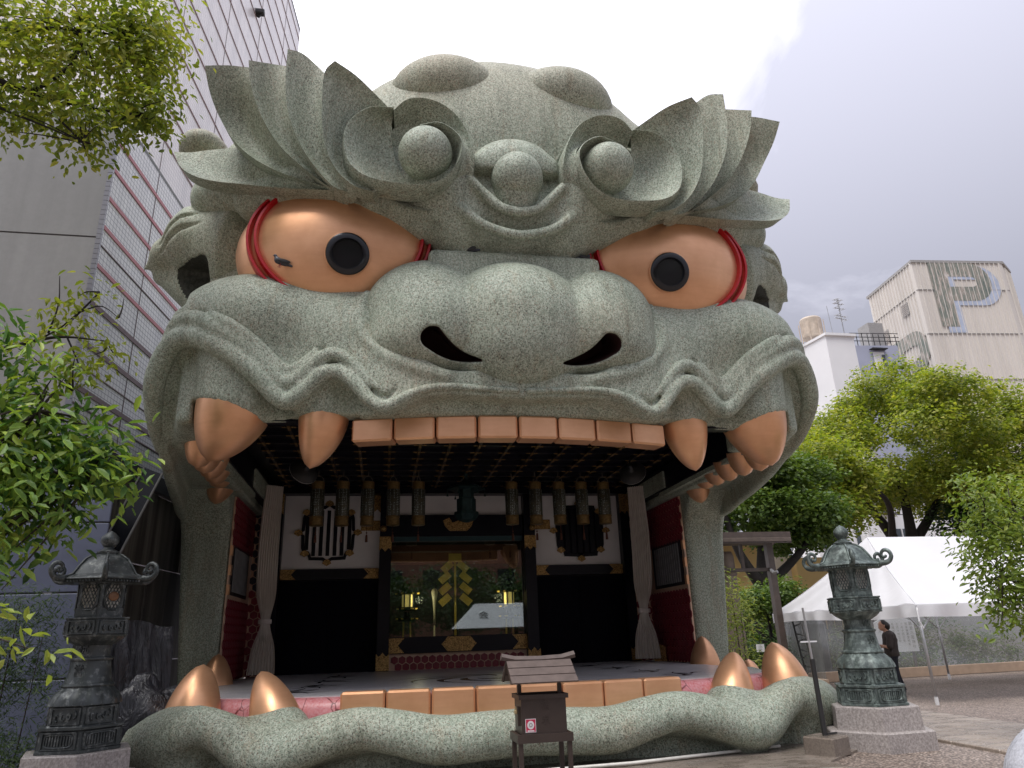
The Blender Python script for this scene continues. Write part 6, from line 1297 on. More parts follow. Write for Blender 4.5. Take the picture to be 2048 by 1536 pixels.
for (a, b) in (((TX0+.05, TY0+.05, 1.55), (TX0+.55, TY0+.05, 2.05)), ((TX0+.05, TY0+.05, 1.55), (TX0+.05, TY0+.6, 2.05)), ((15.6, 21.4, 1.5), (16.2, 21.4, 2.05)), ((15.6, 21.4, 1.5), (15.0, 21.4, 2.05))): m = MB(); m.tube([a, b], 0.02, 6); child(m, 'brace', 'pole_steel', TN)
m = MB(); m.tube([(TX0+1.3, TYR, RZ-0.05), (TX1, TYR, RZ-0.05)], 0.03, 6); child(m, 'ridge_pole', 'pole_steel', TN)
m = MB(); m.tube([(TX0, TY0, 2.0), (TX0-0.04, TY0-0.05, 1.75), (TX0+0.02, TY0-0.06, 1.6)], 0.018, 6); child(m, 'tie_cord', 'white_render', TN)
def pl_wall(p0, p1, z1, seed):
    r = np.random.default_rng(seed); ph = r.uniform(0, 6, 4); P = []
    for a in np.linspace(0, 1, 60):
        P.append([(p0[0]+(p1[0]-p0[0])*a+0.02*math.sin(a*30+b*4+ph[0])*(p1[1]-p0[1])/7, p0[1]+(p1[1]-p0[1])*a+0.03*math.sin(a*40+b*3+ph[1])+0.02*math.sin(b*9+a*11), 0.3+(z1-0.3)*b) for b in np.linspace(0, 1, 10)])
    m = MB(); m.grid(np.array(P)); child(m, 'plastic_wall', 'clear_plastic', TN, smooth=True)
pl_wall((10.6, 22.3), (24, 23.6), 2.2, 1); pl_wall((10.15, 19.4), (10.6, 22.3), 2.0, 2)
for a, b in (((10.6, 22.3), (24, 23.6)), ((10.15, 19.4), (10.6, 22.3))):
    c = (Vector((*a, 0))+Vector((*b, 0)))/2; d = Vector((b[0]-a[0], b[1]-a[1], 0)); m = MB(); m.box(c+Vector((0, 0, 0.17)), (d.length, 0.10, 0.30), rz=math.atan2(d.y, d.x), bev=0.01); child(m, 'sill_board', 'wood_sill', TN)
# what stands behind the plastic
t = thing('notice_board', 'white house-shaped notice board with columns of writing behind the clear tent wall', 'sign', (16.2, 24.2, 0))
m = MB(); m.prism([(-0.85, 0.75), (0.75, 0.75), (0.72, 1.75), (-0.1, 2.1), (-0.85, 1.75)], 0, 0.05, 'y'); m.build('board', 'white_render', t); m = MB(); m.box((-0.6, 0.08, 0.5), (0.08, 0.06, 1.0)); m.box((0.55, 0.08, 0.5), (0.08, 0.06, 1.0)); m.build('legs', 'post_brown', t)
cols_ = ['難波八阪神社', '御祭神素盞嗚尊', '一月十四日祭', '七月十四日祭', '由緒当社古来', '大阪難波下宮', '獅子殿高十二', '社務所']
for k, s_ in enumerate(cols_):
    for j, ch in enumerate(s_): o = link('lettering', text_mesh(ch, 0.0, 0.14 if k == 0 else 0.10), 'trim_grey', t); o.rotation_euler = (rad(90), 0, 0); o.location = (0.58-k*0.18, -0.004, 1.68-j*(0.155 if k == 0 else 0.115))
bl = [(12+k*1.25, 26.2, 0.6+0.5*(k % 3 == 0), 0.9, 0.6, 0.8) for k in range(9)]
tree('hedge', 'low green hedge seen dimly through the clear tent wall', 'hedge', (17, 26.2, 0), [([(17, 26.2, 0), (17, 26.2, 1)], 0.05, 0.03)], bl, 9000, 0.14, 'leaf_mid', 41, 'bark_dark')
t = thing('rear_wall', 'dim grey boundary wall behind the tent and hedge', 'wall', (22, 28.5, 0)); m = MB(); m.box((23, 28.5, 1.5), (9.5, 0.3, 3.0)); child(m, 'wall_body', 'trim_grey', t)

# ================================================================ bronze lanterns
nb = NB('bronze_patina'); f = nb.noise(3.0, 6, 0.65); g = nb.noise(9, 5, 0.7); geo = nb.n('ShaderNodeNewGeometry'); sp = nb.n('ShaderNodeSeparateXYZ', {0: nb.co()})
st = nb.noise(2.0, 5, 0.6, nb.co('Object', (6, 6, 0.6)))
c = nb.mix(nb.ramp(g, [(0.45, 0.0), (0.62, 0.9)]), nb.ramp(f, [(0.3, (0.050, 0.066, 0.062)), (0.6, (0.088, 0.112, 0.104)), (0.75, (0.07, 0.075, 0.07))]), (0.22, 0.27, 0.25)); c = nb.mix(nb.ramp(st, [(0.5, 0.0), (0.72, 0.7)]), c, (0.045, 0.05, 0.05))
nb.set(color=c, rough=0.5, metal=0.25); nb.bump(g, 0.3, 0.01); MAT['bronze_patina'] = nb.m
nb = NB('bronze_grey'); f = nb.noise(3.0, 6, 0.65); g = nb.noise(10, 5, 0.7); nb.set(color=nb.mix(nb.ramp(g, [(0.52, 0.0), (0.66, 0.8)]), nb.ramp(f, [(0.3, (0.030, 0.036, 0.038)), (0.7, (0.068, 0.078, 0.078))]), (0.20, 0.215, 0.21)), rough=0.42, metal=0.3); nb.bump(g, 0.3, 0.01); MAT['bronze_grey'] = nb.m
simple('lattice_pale', (0.30, 0.29, 0.26), 0.6); simple('crest_brown', (0.20, 0.10, 0.05), 0.5, 0.3)
def hexring(m, prof, ph=0.0, n=6): m.lathe(prof, n, ph=ph)
def stone_lantern(loc, rz, label, mat, crest_face, chars):
    t = thing('bronze_lantern', label, 'lantern', loc, rz, 'bronze lanterns flanking the lion head'); k = 0.94
    H = rad(30)   # a corner turned to the viewer
    m = MB(); m.lathe([(0.92, -0.02), (0.92, 0.245), (0.90, 0.26)], 6); o = m.build('lower_plinth', 'granite', t); m = MB(); m.lathe([(0.765, 0.26), (0.75, 0.565), (0.735, 0.58)], 6); m.build('upper_plinth', 'granite', t)
    z = 0.585
    def hexpart(name, prof, parent=t, sharp=30): m = MB(); m.lathe(prof, 6); return m.build(name, mat, parent, sharp=sharp)
    def relief(par, r, z0, z1, ncell, kind):
        """framed panels with carved filling on the six faces"""
        ap = r*math.cos(rad(30)); w = r*0.82; hh = (z1-z0)
        for q in range(6):
            a = rad(30+60*q); R_ = Matrix.Rotation(a, 4, 'Z'); m = MB()
            def bx(y, zc, sy, sz, d=0.02): 
                b = MB(); b.box((ap+d/2, y, zc), (d, sy, sz)); m.add([R_ @ Vector(v) for v in b.v], b.f)
            bx(0, z0+0.05*hh, w, 0.07*hh); bx(0, z1-0.05*hh, w, 0.07*hh); bx(-w/2, (z0+z1)/2, 0.06*w, hh*0.9); bx(w/2, (z0+z1)/2, 0.06*w, hh*0.9)
            if kind == 'bars':
                for i in range(9): bx((i-4)*w*0.085, (z0+z1)/2, w*0.04, hh*(0.62-0.035*abs(i-4)), 0.016)
                P = [(ap+0.012, w*0.41*math.copysign(abs(math.cos(s_))**0.5, math.cos(s_)), (z0+z1)/2+hh*0.36*math.copysign(abs(math.sin(s_))**0.5, math.sin(s_))) for s_ in np.linspace(0, 2*math.pi, 25)]
                b = MB(); b.tube([R_ @ Vector(p) for p in P], 0.010, 5, False); m.add(b.v, b.f)
            elif kind == 'scroll':
                for i in range(4):
                    cx_ = (i-1.5)*w*0.2; b = MB(); b.tube([R_ @ Vector((ap+0.014, cx_+0.09*w*s_*math.cos(s_*5+i), (z0+z1)/2+hh*0.28*s_*math.sin(s_*5+i))) for s_ in np.linspace(0.15, 1, 12)], 0.012, 5); m.add(b.v, b.f)
            m.build('relief_panel', mat, par)
    o = hexpart('base_tier', [(0.60, z), (0.60, z+0.03), (0.575, z+0.04), (0.565, z+0.24), (0.60, z+0.26), (0.60, z+0.285)]); relief(o, 0.57, z+0.04, z+0.24, 9, 'bars'); z += 0.285
    o = hexpart('upper_tier', [(0.50, z), (0.485, z+0.02), (0.48, z+0.22), (0.50, z+0.24)]); relief(o, 0.483, z+0.02, z+0.22, 6, 'scroll'); z += 0.24
    def petals(prof, nl, amp, name, hh):
        m = MB(); n = nl*8; P = np.array([[((r*(1+amp*abs(math.sin(nl/2*2*math.pi*i/n))))*math.cos(2*math.pi*i/n), (r*(1+amp*abs(math.sin(nl/2*2*math.pi*i/n))))*math.sin(2*math.pi*i/n), z+h_*hh) for i in range(n+1)] for r, h_ in prof]); m.grid(P.transpose(1, 0, 2)); m.build(name, mat, t, smooth=True)
    petals([(0.46, 0.0), (0.45, 0.25), (0.41, 0.6), (0.35, 0.85), (0.32, 1.0)], 12, 0.05, 'lotus_skirt', 0.20); z += 0.20
    m = MB(); m.lathe([(0.335, z), (0.345, z+0.02), (0.335, z+0.04), (0.315, z+0.05), (0.285, z+0.13), (0.262, z+0.25), (0.258, z+0.31), (0.275, z+0.32), (0.280, z+0.335), (0.275, z+0.35), (0.232, z+0.36), (0.225, z+0.42), (0.235, z+0.50)], 36); sh = m.build('shaft', mat, t, sharp=35)
    for ch, zz, r in zip(chars, (z+0.46, z+0.19), (0.230, 0.272)):
        o = link('character', text_mesh(ch, 0.012, 0.15), mat, sh); a = rad(-90)-rz+(0.25 if loc[0] > 0 else -0.05)-0.18; o.matrix_local = Matrix.Rotation(a+rad(90), 4, 'Z') @ Matrix.Translation((0, -r-0.004, zz)) @ Matrix.Rotation(rad(90), 4, 'X')
    z += 0.50
    petals([(0.24, 0.0), (0.27, 0.16), (0.33, 0.48), (0.38, 0.86), (0.385, 1.0)], 18, 0.035, 'lotus_cup', 0.11); z += 0.105
    o = hexpart('platform', [(0.30, z-0.005), (0.46, z), (0.47, z+0.02), (0.455, z+0.03), (0.455, z+0.205), (0.475, z+0.22), (0.475, z+0.235), (0.34, z+0.24)]); relief(o, 0.457, z+0.03, z+0.20, 5, 'scroll'); z += 0.235
    o = hexpart('fire_box', [(0.355, z), (0.355, z+0.12), (0.34, z+0.125), (0.345, z+0.415), (0.37, z+0.425), (0.37, z+0.465)])
    ap = 0.345*math.cos(rad(30))
    for q in range(6):      # pale lattice windows
        R_ = Matrix.Rotation(rad(30+60*q), 4, 'Z'); w = 0.25; m = MB(); b = MB(); zc = z+0.265
        b.prism([(-.115, zc-.10), (-.06, zc-.16), (.06, zc-.16), (.115, zc-.10), (.115, zc+.10), (.06, zc+.16), (-.06, zc+.16), (-.115, zc+.10)], ap+0.001, ap+0.006, 'x'); m.add([R_ @ Vector(v) for v in b.v], b.f); wdw = m.build('lattice_window', 'lattice_pale', o)
        m = MB()
        for s_ in (-1, 1):
            for i in range(-5, 6):
                c0 = i*0.05; pts = []
                for tt in np.linspace(-0.3, 0.3, 25):
                    y = c0+tt*0.6*s_; zz = tt
                    if abs(y) < 0.113 and abs(zz) < 0.158 and abs(y)+abs(zz) < 0.225: pts.append((ap+0.012, y, zc+zz))
                if len(pts) > 1: b = MB(); b.tube([R_ @ Vector(pts[0]), R_ @ Vector(pts[-1])], 0.0075, 4); m.add(b.v, b.f)
        b = MB(); b.tube([R_ @ Vector(p) for p in [(ap+.012, -.12, zc-.10), (ap+.012, -.06, zc-.17), (ap+.012, .06, zc-.17), (ap+.012, .12, zc-.10), (ap+.012, .12, zc+.10), (ap+.012, .06, zc+.17), (ap+.012, -.06, zc+.17), (ap+.012, -.12, zc+.10), (ap+.012, -.12, zc-.10)]], 0.014, 5, False); m.add(b.v, b.f)
        m.build('lattice', mat, o)
        b = MB(); m = MB(); b.box((ap+0.006, 0, z+0.06), (0.02, 0.27, 0.07)); m.add([R_ @ Vector(v) for v in b.v], b.f); m.build('slotted_panel', mat, o)
        if q == crest_face: b = MB(); b.sphere((ap+0.02, 0, zc), 0.07, 12, 8, (0.3, 1.15, 0.85)); m = MB(); m.add([R_ @ Vector(v) for v in b.v], b.f); m.build('crest', 'crest_brown', o)
    z += 0.44
    rf = MB(); rp = [(0.40, 0.0), (0.58, 0.025), (0.61, 0.045), (0.59, 0.065), (0.47, 0.11), (0.40, 0.21), (0.32, 0.31), (0.22, 0.37), (0.14, 0.39)]; rf.lathe([(r, z+h_) for r, h_ in rp], 6); o = rf.build('roof', mat, t, sharp=35)
    for q in range(6):
        a = rad(60*q); R_ = Matrix.Rotation(a, 4, 'Z'); m = MB(); m.tube([R_ @ Vector((r+0.01, 0, z+h_)) for r, h_ in rp[3:]], 0.018, 6)
        P = [(0.60, 0.05), (0.70, 0.05), (0.78, 0.08), (0.82, 0.15), (0.79, 0.22), (0.72, 0.245), (0.66, 0.21), (0.66, 0.15), (0.71, 0.135), (0.735, 0.165)]; P = resample([(x, 0, zz) for x, zz in P], 26); m.tube([R_ @ Vector((x*0.97, 0, z+zz)) for x, _, zz in P], np.linspace(0.045, 0.022, 26), 8); m.build('roof_scroll', mat, o, smooth=True)
    m = MB()
    for q in range(6):
        for i in range(-5, 6):
            R_ = Matrix.Rotation(rad(30+60*q), 4, 'Z'); b = MB(); b.box((0.46, i*0.046, z+0.015), (0.14, 0.018, 0.02)); m.add([R_ @ Vector(v) for v in b.v], b.f)
    m.build('rafters', mat, o)
    m = MB(); m.lathe([(0.15, z+0.38), (0.16, z+0.42), (0.08, z+0.46), (0.07, z+0.48), (0.09, z+0.50), (0.13, z+0.56), (0.125, z+0.62), (0.06, z+0.68), (0.0, z+0.71)], 20); m.build('finial', mat, t, sharp=50)
    t.scale = (0.89, 0.89, 1.0); return t
stone_lantern((5.45, 10.8, 0), rad(90-26), 'green-patinated bronze lantern on a two-tier granite plinth, right of the lion head', 'bronze_patina', 4, '献燈')
stone_lantern((-5.72, 10.75, 0), rad(90+19), 'dark grey bronze lantern with scrolled roof corners, left of the lion head', 'bronze_grey', 3, '祝當')

# ================================================================ offertory box on its stand
simple('box_brown', (0.050, 0.036, 0.030), 0.42, 0.15, 0.12, 5); simple('shingle_brown', (0.105, 0.078, 0.068), 0.6, 0, 0.2, 9, 0.2, 30); simple('sticker_red', (0.50, 0.02, 0.075), 0.4, 0, 0.05); simple('sticker_white', (0.75, 0.72, 0.72), 0.4); simple('brass', (0.45, 0.36, 0.2), 0.35, 0.7)
OB = thing('offertory_box', 'small dark brown roofed offertory box on a four-legged stand before the lower teeth', 'offering box', (-0.10, 9.15, 0), rad(1))
for x in (-0.29, 0.29):
    for y in (-0.20, 0.20): m = MB(); m.box((x, y, 0.31), (0.05, 0.05, 0.62)); m.build('leg', 'box_brown', OB)
m = MB(); m.box((0, -0.225, 0.62), (0.66, 0.045, 0.09)); m.box((0, 0.225, 0.62), (0.66, 0.045, 0.09)); m.box((-0.308, 0, 0.62), (0.045, 0.405, 0.09)); m.box((0.308, 0, 0.62), (0.045, 0.405, 0.09)); m.build('stand_frame', 'box_brown', OB)
m = MB(); m.box((0, -0.2, 0.1), (0.56, 0.04, 0.04)); m.box((0, 0.2, 0.1), (0.56, 0.04, 0.04)); m.build('stretcher', 'box_brown', OB)
m = MB(); m.box((0, -0.19, 0.86), (0.54, 0.02, 0.40)); m.box((0, 0.19, 0.86), (0.54, 0.02, 0.40)); m.box((-0.26, 0, 0.86), (0.02, 0.36, 0.40)); m.box((0.26, 0, 0.86), (0.02, 0.36, 0.40)); m.box((0, 0, 0.67), (0.5, 0.36, 0.02)); bx_ = m.build('box_body', 'box_brown', OB)
m = MB(); m.box((0, -0.205, 1.06), (0.60, 0.03, 0.05)); m.box((0, 0.205, 1.06), (0.60, 0.03, 0.05)); m.box((-0.285, 0, 1.06), (0.03, 0.38, 0.05)); m.box((0.285, 0, 1.06), (0.03, 0.38, 0.05)); m.build('box_rim', 'box_brown', OB)
for x in (-0.25, 0.25): m = MB(); m.box((x, 0.0, 1.20), (0.035, 0.05, 0.30)); m.box((x, 0, 1.12), (0.045, 0.06, 0.12)); m.build('roof_post', 'box_brown', OB)
for s in (-1, 1):
    for i in range(3):
        a = 0.03+i*0.105; m = MB(); m.box((0, s*(a+0.055), 1.475-(a+0.05)*0.72-0.004*i), (0.80-0.0*i, 0.135, 0.016), rx=-s*math.atan(0.66)); m.build('roof_board', 'shingle_brown', OB)
m = MB(); m.tube([(-0.46, 0, 1.51), (-0.3, 0, 1.475), (0, 0, 1.465), (0.3, 0, 1.475), (0.46, 0, 1.51)], 0.045, 6); m.build('ridge_cap', 'shingle_brown', OB)
for x in (-0.39, 0.39): m = MB(); m.prism([(-0.30, 1.21), (-0.26, 1.21), (0, 1.41), (0.26, 1.21), (0.30, 1.21), (0, 1.47)], x-0.01, x+0.01, 'x'); m.build('gable_board', 'box_brown', OB)
for ch, z in (('志', 0.955), ('示', 0.80)): o = link('raised_character', text_mesh(ch, 0.003, 0.105), 'box_brown', bx_); o.rotation_euler = (rad(90), 0, 0); o.location = (0.02, -0.202, z)
m = MB(); m.box((-0.165, -0.2015, 0.755), (0.125, 0.003, 0.145)); st_ = m.build('sticker', 'sticker_white', bx_); m = MB(); m.box((-0.165, -0.2035, 0.755), (0.112, 0.002, 0.132)); m.build('sticker_field', 'sticker_red', bx_)
for ro, ri, mt, yy in ((0.042, 0.0, 'sticker_white', -0.2055), (0.021, 0.012, 'trim_grey', -0.2068)):
    m = MB(); n = 28; m.v = [(-0.165+r*math.cos(2*math.pi*k/n), yy, 0.762+r*1.08*math.sin(2*math.pi*k/n)) for r in (ro, ri) for k in range(n)]; m.f = [(k, (k+1) % n, n+(k+1) % n, n+k) for k in range(n)]; m.build('sticker_ring', mt, bx_)
m = MB(); m.box((-0.165, -0.2055, 0.700), (0.08, 0.001, 0.014)); m.build('sticker_caption', 'sticker_white', bx_)
m = MB(); m.box((-0.285, -0.05, 0.85), (0.03, 0.14, 0.20)); m.build('coin_door', 'box_brown', bx_); m = MB(); m.box((-0.318, -0.10, 0.90), (0.035, 0.05, 0.045), bev=0.008); m.tube([(-0.318, -0.12, 0.92), (-0.318, -0.12, 0.955), (-0.318, -0.08, 0.955), (-0.318, -0.08, 0.92)], 0.006, 6); m.build('padlock', 'brass', bx_)

# padded pole in its concrete foot
t = thing('weighted_pole', 'thin steel pole with a black padded lower half in a concrete block', 'pole', (4.27, 10.3, 0))
m = MB(); m.box((0, 0, 0.13), (0.46, 0.46, 0.26), rz=0.5, bev=0.02); m.build('concrete_foot', 'concrete_wet', t); m = MB(); m.tube([(0, 0, 0.24), (-0.01, 0, 1.28)], 0.036, 10); m.build('pad', 'pole_black', t); m = MB(); m.tube([(-0.01, 0, 1.28), (-0.03, 0, 2.0)], 0.016, 8); m.build('pole_tube', 'pole_steel', t); m = MB(); m.box((-0.02, 0, 1.52), (0.26, 0.02, 0.02)); m.build('peg', 'white_render', t); m = MB(); m.box((0.12, 0.02, 0.28), (0.2, 0.03, 0.02), rz=0.3); m.build('base_clip', 'pole_black', t)
t = thing('ladder_frame', 'black lattice ladder frame leaning behind the tent corner', 'ladder', (10.3, 20.6, 0))
for x in (0, 0.28): m = MB(); m.tube([(x, 0, 0), (x-0.05, 0.3, 2.0)], 0.03, 6); m.build('rail', 'pole_black', t)
for k in range(8): m = MB(); m.tube([(0.0, 0.03+0.035*k, 0.2+k*0.22), (0.27, 0.03+0.035*k, 0.3+k*0.22 if k % 2 else 0.12+k*0.22)], 0.02, 5); m.build('rung', 'pole_black', t)
m = MB(); m.sphere((0, 0, 0), 1.0, 40, 24, (0.62, 0.45, 0.66)); o = m.build('rounded_stone', 'granite_blue', smooth=True, loc=(4.42, 6.55, 0.15)); tag(o, 'smooth blue-grey rounded stone cut off by the bottom right corner', 'stone')
t = thing('barrier_bar', 'yellow and black striped barrier bar low in the bottom left corner', 'barrier', (-5.9, 8.6, 0.0))
for k in range(7): m = MB(); m.tube([(-0.6+k*0.17, 0.0, 0.98-k*0.065), (-0.6+(k+1)*0.17, 0, 0.98-(k+1)*0.065)], 0.03, 10); m.build('stripe', simple('stripe_yellow', (0.7, 0.42, 0.02), 0.5) if k % 2 else 'pole_black', t)
for x, z in ((-0.5, 0.94), (0.5, 0.56)): m = MB(); m.tube([(x, 0.03, 0), (x, 0.03, z)], 0.025, 8); m.build('leg', 'pole_black', t)

# ================================================================ people and pigeons
simple('skin', (0.42, 0.24, 0.165), 0.5, 0, 0.06); simple('hair_black', (0.010, 0.008, 0.007), 0.45); simple('shirt_brown', (0.040, 0.032, 0.030), 0.85, 0, 0.15, 12); simple('trousers_navy', (0.010, 0.012, 0.020), 0.85, 0, 0.2); simple('shirt_pink', (0.50, 0.20, 0.20), 0.85, 0, 0.1); simple('shoe_dark', (0.03, 0.03, 0.03), 0.6)
def solid(prims, h, lo, hi, k=0.03):
    f = Field(np.arange(lo[0], hi[0], h), np.arange(lo[1], hi[1], h), np.arange(lo[2], hi[2], h))
    for p in prims:
        if len(p) == 4: a, b, ra, rb = p; kk = k
        else: a, b, ra, rb, kk = p
        mrg = max(ra, rb)+kk+2*h; f.op(cap(a, b, ra, rb), 'u', kk, np.minimum(a, b)-mrg, np.maximum(a, b)+mrg)
    return f
def hand_prims(w, d, side):
    """palm, four bent fingers of unequal length and a thumb, from the wrist w along d"""
    w = Vector(w); d = Vector(d).normalized(); s = Vector((side, 0, 0)); s = (s-d*s.dot(d)).normalized(); up = s.cross(d)*side
    out = [(w, w+d*0.075, 0.026, 0.030, 0.012)]
    for i, L_ in enumerate((0.066, 0.075, 0.070, 0.055)):
        b = w+d*0.08+s*(0.027-0.018*i); k_ = b+d*L_*0.5+up*0.008; e = k_+(d*0.7+up*0.7)*L_*0.5; out += [(b, k_, 0.009, 0.0085, 0.004), (k_, e, 0.0085, 0.0075, 0.004)]
    b = w+d*0.025+s*0.022; out += [(b, b+(d*0.6+s*0.5+up*0.4)*0.05, 0.012, 0.010, 0.005), (b+(d*0.6+s*0.5+up*0.4)*0.05, b+(d*0.85+s*0.45+up*0.7)*0.075, 0.010, 0.008, 0.004)]
    return [(tuple(a), tuple(b), r0, r1, k_) for a, b, r0, r1, k_ in out]
def person(loc, rz, label, shirt, trousers, H=1.74, long_hair=False):
    t = thing('person', label, 'person', loc, rz); s = H/1.74
    LW, RW = (-0.16, 0.34, 1.16), (0.15, 0.33, 1.14)
    hd = [((0, 0.07, 1.585), (0, 0.09, 1.645), 0.085, 0.095, 0.04), ((0, 0.13, 1.55), (0, 0.13, 1.58), 0.055, 0.06, 0.03), ((0, 0.175, 1.59), (0, 0.185, 1.575), 0.012, 0.016, 0.012), ((0, 0.02, 1.42), (0, 0.06, 1.56), 0.055, 0.055, 0.03)]
    hd += [((sx*0.092, 0.07, 1.595), (sx*0.096, 0.065, 1.625), 0.014, 0.018, 0.01) for sx in (-1, 1)]
    torso = [((0, 0, 0.98), (0, 0.0, 1.15), 0.13, 0.135, 0.06), ((0, 0, 1.15), (0, -0.01, 1.33), 0.14, 0.15, 0.06), ((-0.15, 0, 1.38), (0.15, 0, 1.38), 0.075, 0.075, 0.06), ((-0.07, 0, 0.95), (0.07, 0, 0.95), 0.115, 0.115, 0.05)]
    arms = []
    for sx, W_ in ((-1, LW), (1, RW)): arms += [((sx*0.19, 0.0, 1.38), (sx*0.235, 0.06, 1.10), 0.052, 0.044, 0.03), ((sx*0.235, 0.06, 1.10), W_, 0.040, 0.028, 0.02)]
    legs = [((-0.09, 0, 0.92), (-0.10, 0.04, 0.50), 0.085, 0.058, 0.03), ((-0.10, 0.04, 0.50), (-0.11, 0.0, 0.09), 0.055, 0.036, 0.02), ((-0.11, -0.02, 0.05), (-0.12, 0.15, 0.035), 0.036, 0.032, 0.02), ((0.09, 0, 0.92), (0.12, -0.02, 0.50), 0.085, 0.058, 0.03), ((0.12, -0.02, 0.50), (0.13, -0.12, 0.09), 0.055, 0.036, 0.02), ((0.13, -0.13, 0.05), (0.15, 0.04, 0.035), 0.036, 0.032, 0.02)]
    f = solid(hd+torso+arms+legs+hand_prims(LW, (0.35, 0.7, 0.45), -1)+hand_prims(RW, (-0.35, 0.7, 0.45), 1), 0.0095, (-0.34, -0.28, -0.02), (0.34, 0.52, 1.78)); link('body', f.mesh('body'), 'skin', t)
    sh = [((0, 0, 0.93), (0, 0.0, 1.15), 0.165, 0.162, 0.05), ((0, 0, 1.15), (0, -0.01, 1.34), 0.162, 0.165, 0.05), ((-0.16, 0, 1.385), (0.16, 0, 1.385), 0.085, 0.085, 0.05), ((-0.06, 0, 0.93), (0.06, 0, 0.93), 0.155, 0.155, 0.05)]+[((sx*0.19, 0.0, 1.38), (sx*0.236, 0.05, 1.13), 0.078, 0.078, 0.03) for sx in (-1, 1)]
    f = solid(sh, 0.013, (-0.4, -0.3, 0.7), (0.4, 0.35, 1.55)); f.op(lambda X, Y, Z: 0.88-Z+0*X, 'i', 0.005); f.op(ell((0, 0.05, 1.53), (0.085, 0.085, 0.09)), 's', 0.01); link('shirt', f.mesh('shirt'), shirt, t)
    tr_ = [((-0.07, 0, 0.95), (0.07, 0, 0.95), 0.132, 0.132, 0.04), ((-0.09, 0, 0.90), (-0.10, 0.04, 0.50), 0.115, 0.09, 0.03), ((-0.10, 0.04, 0.50), (-0.11, 0.0, 0.06), 0.088, 0.075, 0.03), ((0.09, 0, 0.90), (0.12, -0.02, 0.50), 0.115, 0.09, 0.03), ((0.12, -0.02, 0.50), (0.13, -0.12, 0.07), 0.088, 0.075, 0.03)]
    f = solid(tr_, 0.013, (-0.3, -0.3, 0.0), (0.3, 0.25, 1.1)); f.op(lambda X, Y, Z: 0.075-Z+0*X, 'i', 0.005); link('trousers', f.mesh('trousers'), trousers, t)
    f = solid([((0, 0.045, 1.63), (0, 0.075, 1.67), 0.103, 0.098, 0.02), ((0, 0.0, 1.58), (0, 0.0, 1.61), 0.075, 0.085, 0.03)]+([((0, -0.04, 1.35), (0, -0.02, 1.6), 0.07, 0.09, 0.03)] if long_hair else []), 0.01, (-0.15, -0.18, 1.2), (0.15, 0.25, 1.80)); f.op(lambda X, Y, Z: np.maximum(np.maximum(Y-0.10, -9), 0)-0.0+np.where((Y > 0.10) & (Z < 1.66), 0.02, -0.02), 'i', 0.0); link('hair', f.mesh('hair'), 'hair_black', t)
    for sx, y0 in ((-1, 0.06), (1, -0.05)): f = solid([((sx*0.12, y0-0.08, 0.05), (sx*0.13, y0+0.12, 0.042), 0.05, 0.045, 0.02)], 0.01, (sx*0.12-0.1, y0-0.2, -0.005), (sx*0.12+0.1, y0+0.25, 0.13)); f.op(lambda X, Y, Z: 0.004-Z+0*X, 'i', 0.002); link('shoe', f.mesh('shoe'), 'shoe_dark', t)
    t.scale = (s, s, s); return t
MAN = person((11.22, 17.95, 0), rad(62), 'person in a brown t-shirt and dark trousers seen from behind, looking down at a phone', 'shirt_brown', 'trousers_navy', 1.80)
o = link('cross_body_bag', None); bpy.data.objects.remove(o)
def on_man(pts, r, name, mat, lab, cat, sc=1.80/1.74, base=(11.22, 17.95, 0), rz=rad(62)):
    M = Matrix.Translation(base) @ Matrix.Rotation(rz, 4, 'Z') @ Matrix.Scale(sc, 4); m = MB(); m.tube([M @ Vector(p) for p in pts], r, 8); return tag(m.build(name, mat), lab, cat)
on_man([(-0.13, 0.10, 1.40), (-0.09, 0.03, 1.478), (-0.06, -0.09, 1.45), (0.05, -0.185, 1.28), (0.15, -0.165, 1.10), (0.19, -0.06, 1.0), (0.19, 0.05, 0.98)], 0.018, 'bag_strap', 'lamp_black', 'black cross-body bag strap worn by the person in brown', 'strap')
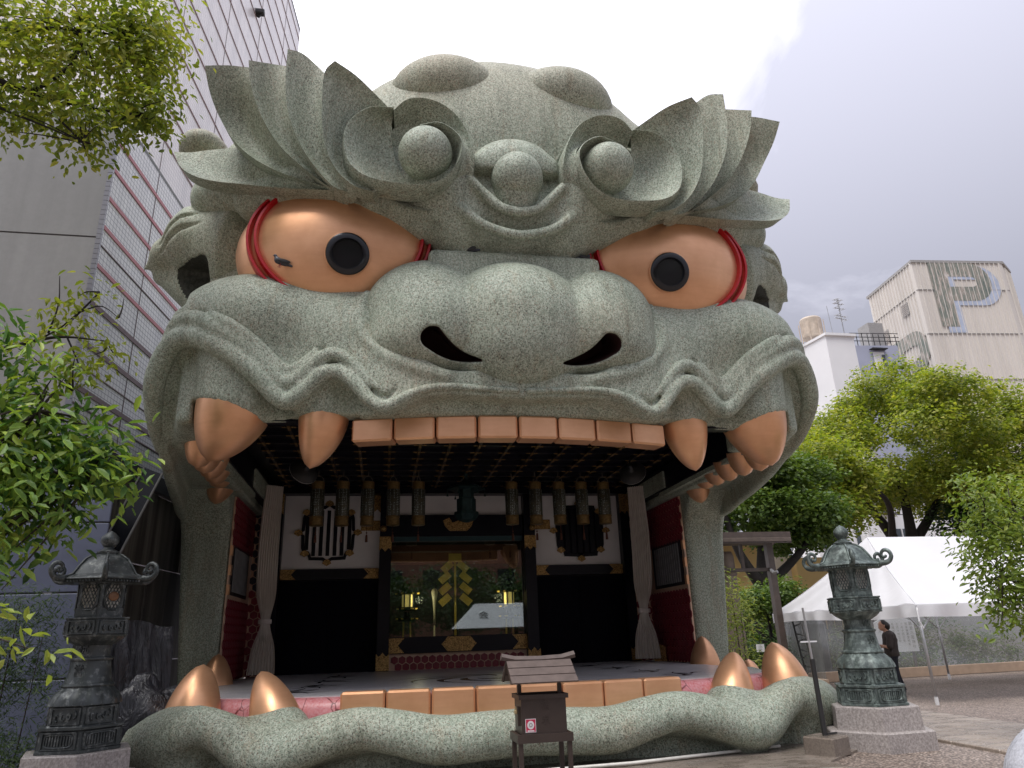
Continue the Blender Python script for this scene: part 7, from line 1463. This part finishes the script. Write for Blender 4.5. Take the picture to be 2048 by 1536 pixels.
M = Matrix.Translation((11.22, 17.95, 0)) @ Matrix.Rotation(rad(62), 4, 'Z') @ Matrix.Scale(1.80/1.74, 4); m = MB(); m.box((0, 0, 0), (0.075, 0.012, 0.155), bev=0.004); me = m.mesh('phone'); me.transform(M @ Matrix.Translation((0.0, 0.43, 1.25)) @ Matrix.Rotation(rad(-35), 4, 'X')); tag(link('phone', me, 'black_gloss'), 'black phone held up by the person in brown', 'phone')
person((11.02, 18.55, 0), rad(-60), 'person in a pink top and black trousers half hidden behind the right lantern', 'shirt_pink', 'trousers_navy', 1.62, True)
simple('pigeon_grey', (0.045, 0.05, 0.065), 0.5, 0, 0.3, 20); simple('pigeon_foot', (0.35, 0.06, 0.05), 0.5)
def pigeon(loc, rz, label):
    t = thing('pigeon', label, 'pigeon', loc, rz, 'pigeons perched on the lion head')
    f = solid([((0, -0.09, 0.10), (0, 0.05, 0.125), 0.052, 0.066, 0.03), ((0, 0.07, 0.14), (0, 0.10, 0.20), 0.045, 0.030, 0.03), ((0, 0.105, 0.215), (0, 0.112, 0.218), 0.030, 0.028, 0.015), ((0, 0.13, 0.212), (0, 0.16, 0.205), 0.010, 0.004, 0.006), ((0, -0.10, 0.095), (0, -0.22, 0.075), 0.035, 0.022, 0.03)], 0.009, (-0.09, -0.26, 0.0), (0.09, 0.19, 0.27)); t.scale = (0.8, 0.8, 0.8); link('body', f.mesh('body'), 'pigeon_grey', t)
    for s in (-1, 1):
        m = MB(); m.sphere((s*0.058, -0.05, 0.115), 1.0, 14, 10, (0.016, 0.13, 0.045)); m.build('wing', 'lamp_black', t, smooth=True)
        m = MB(); m.tube([(s*0.025, 0, 0.07), (s*0.028, 0.01, 0.0)], 0.006, 6); m.tube([(s*0.028, -0.02, 0.004), (s*0.028, 0.045, 0.004)], 0.005, 5); m.build('foot', 'pigeon_foot', t)
    return t

pigeon((-3.70, 10.22, 7.26), rad(115), 'grey pigeon on the cheek edge under the left copper eye')
pigeon((-0.75, 10.15, 7.615), rad(60), 'grey pigeon on the ledge above the left side of the nose')
pigeon((1.22, 10.2, 7.615), rad(-70), 'dark pigeon at the right end of the ledge, beside the right eye')
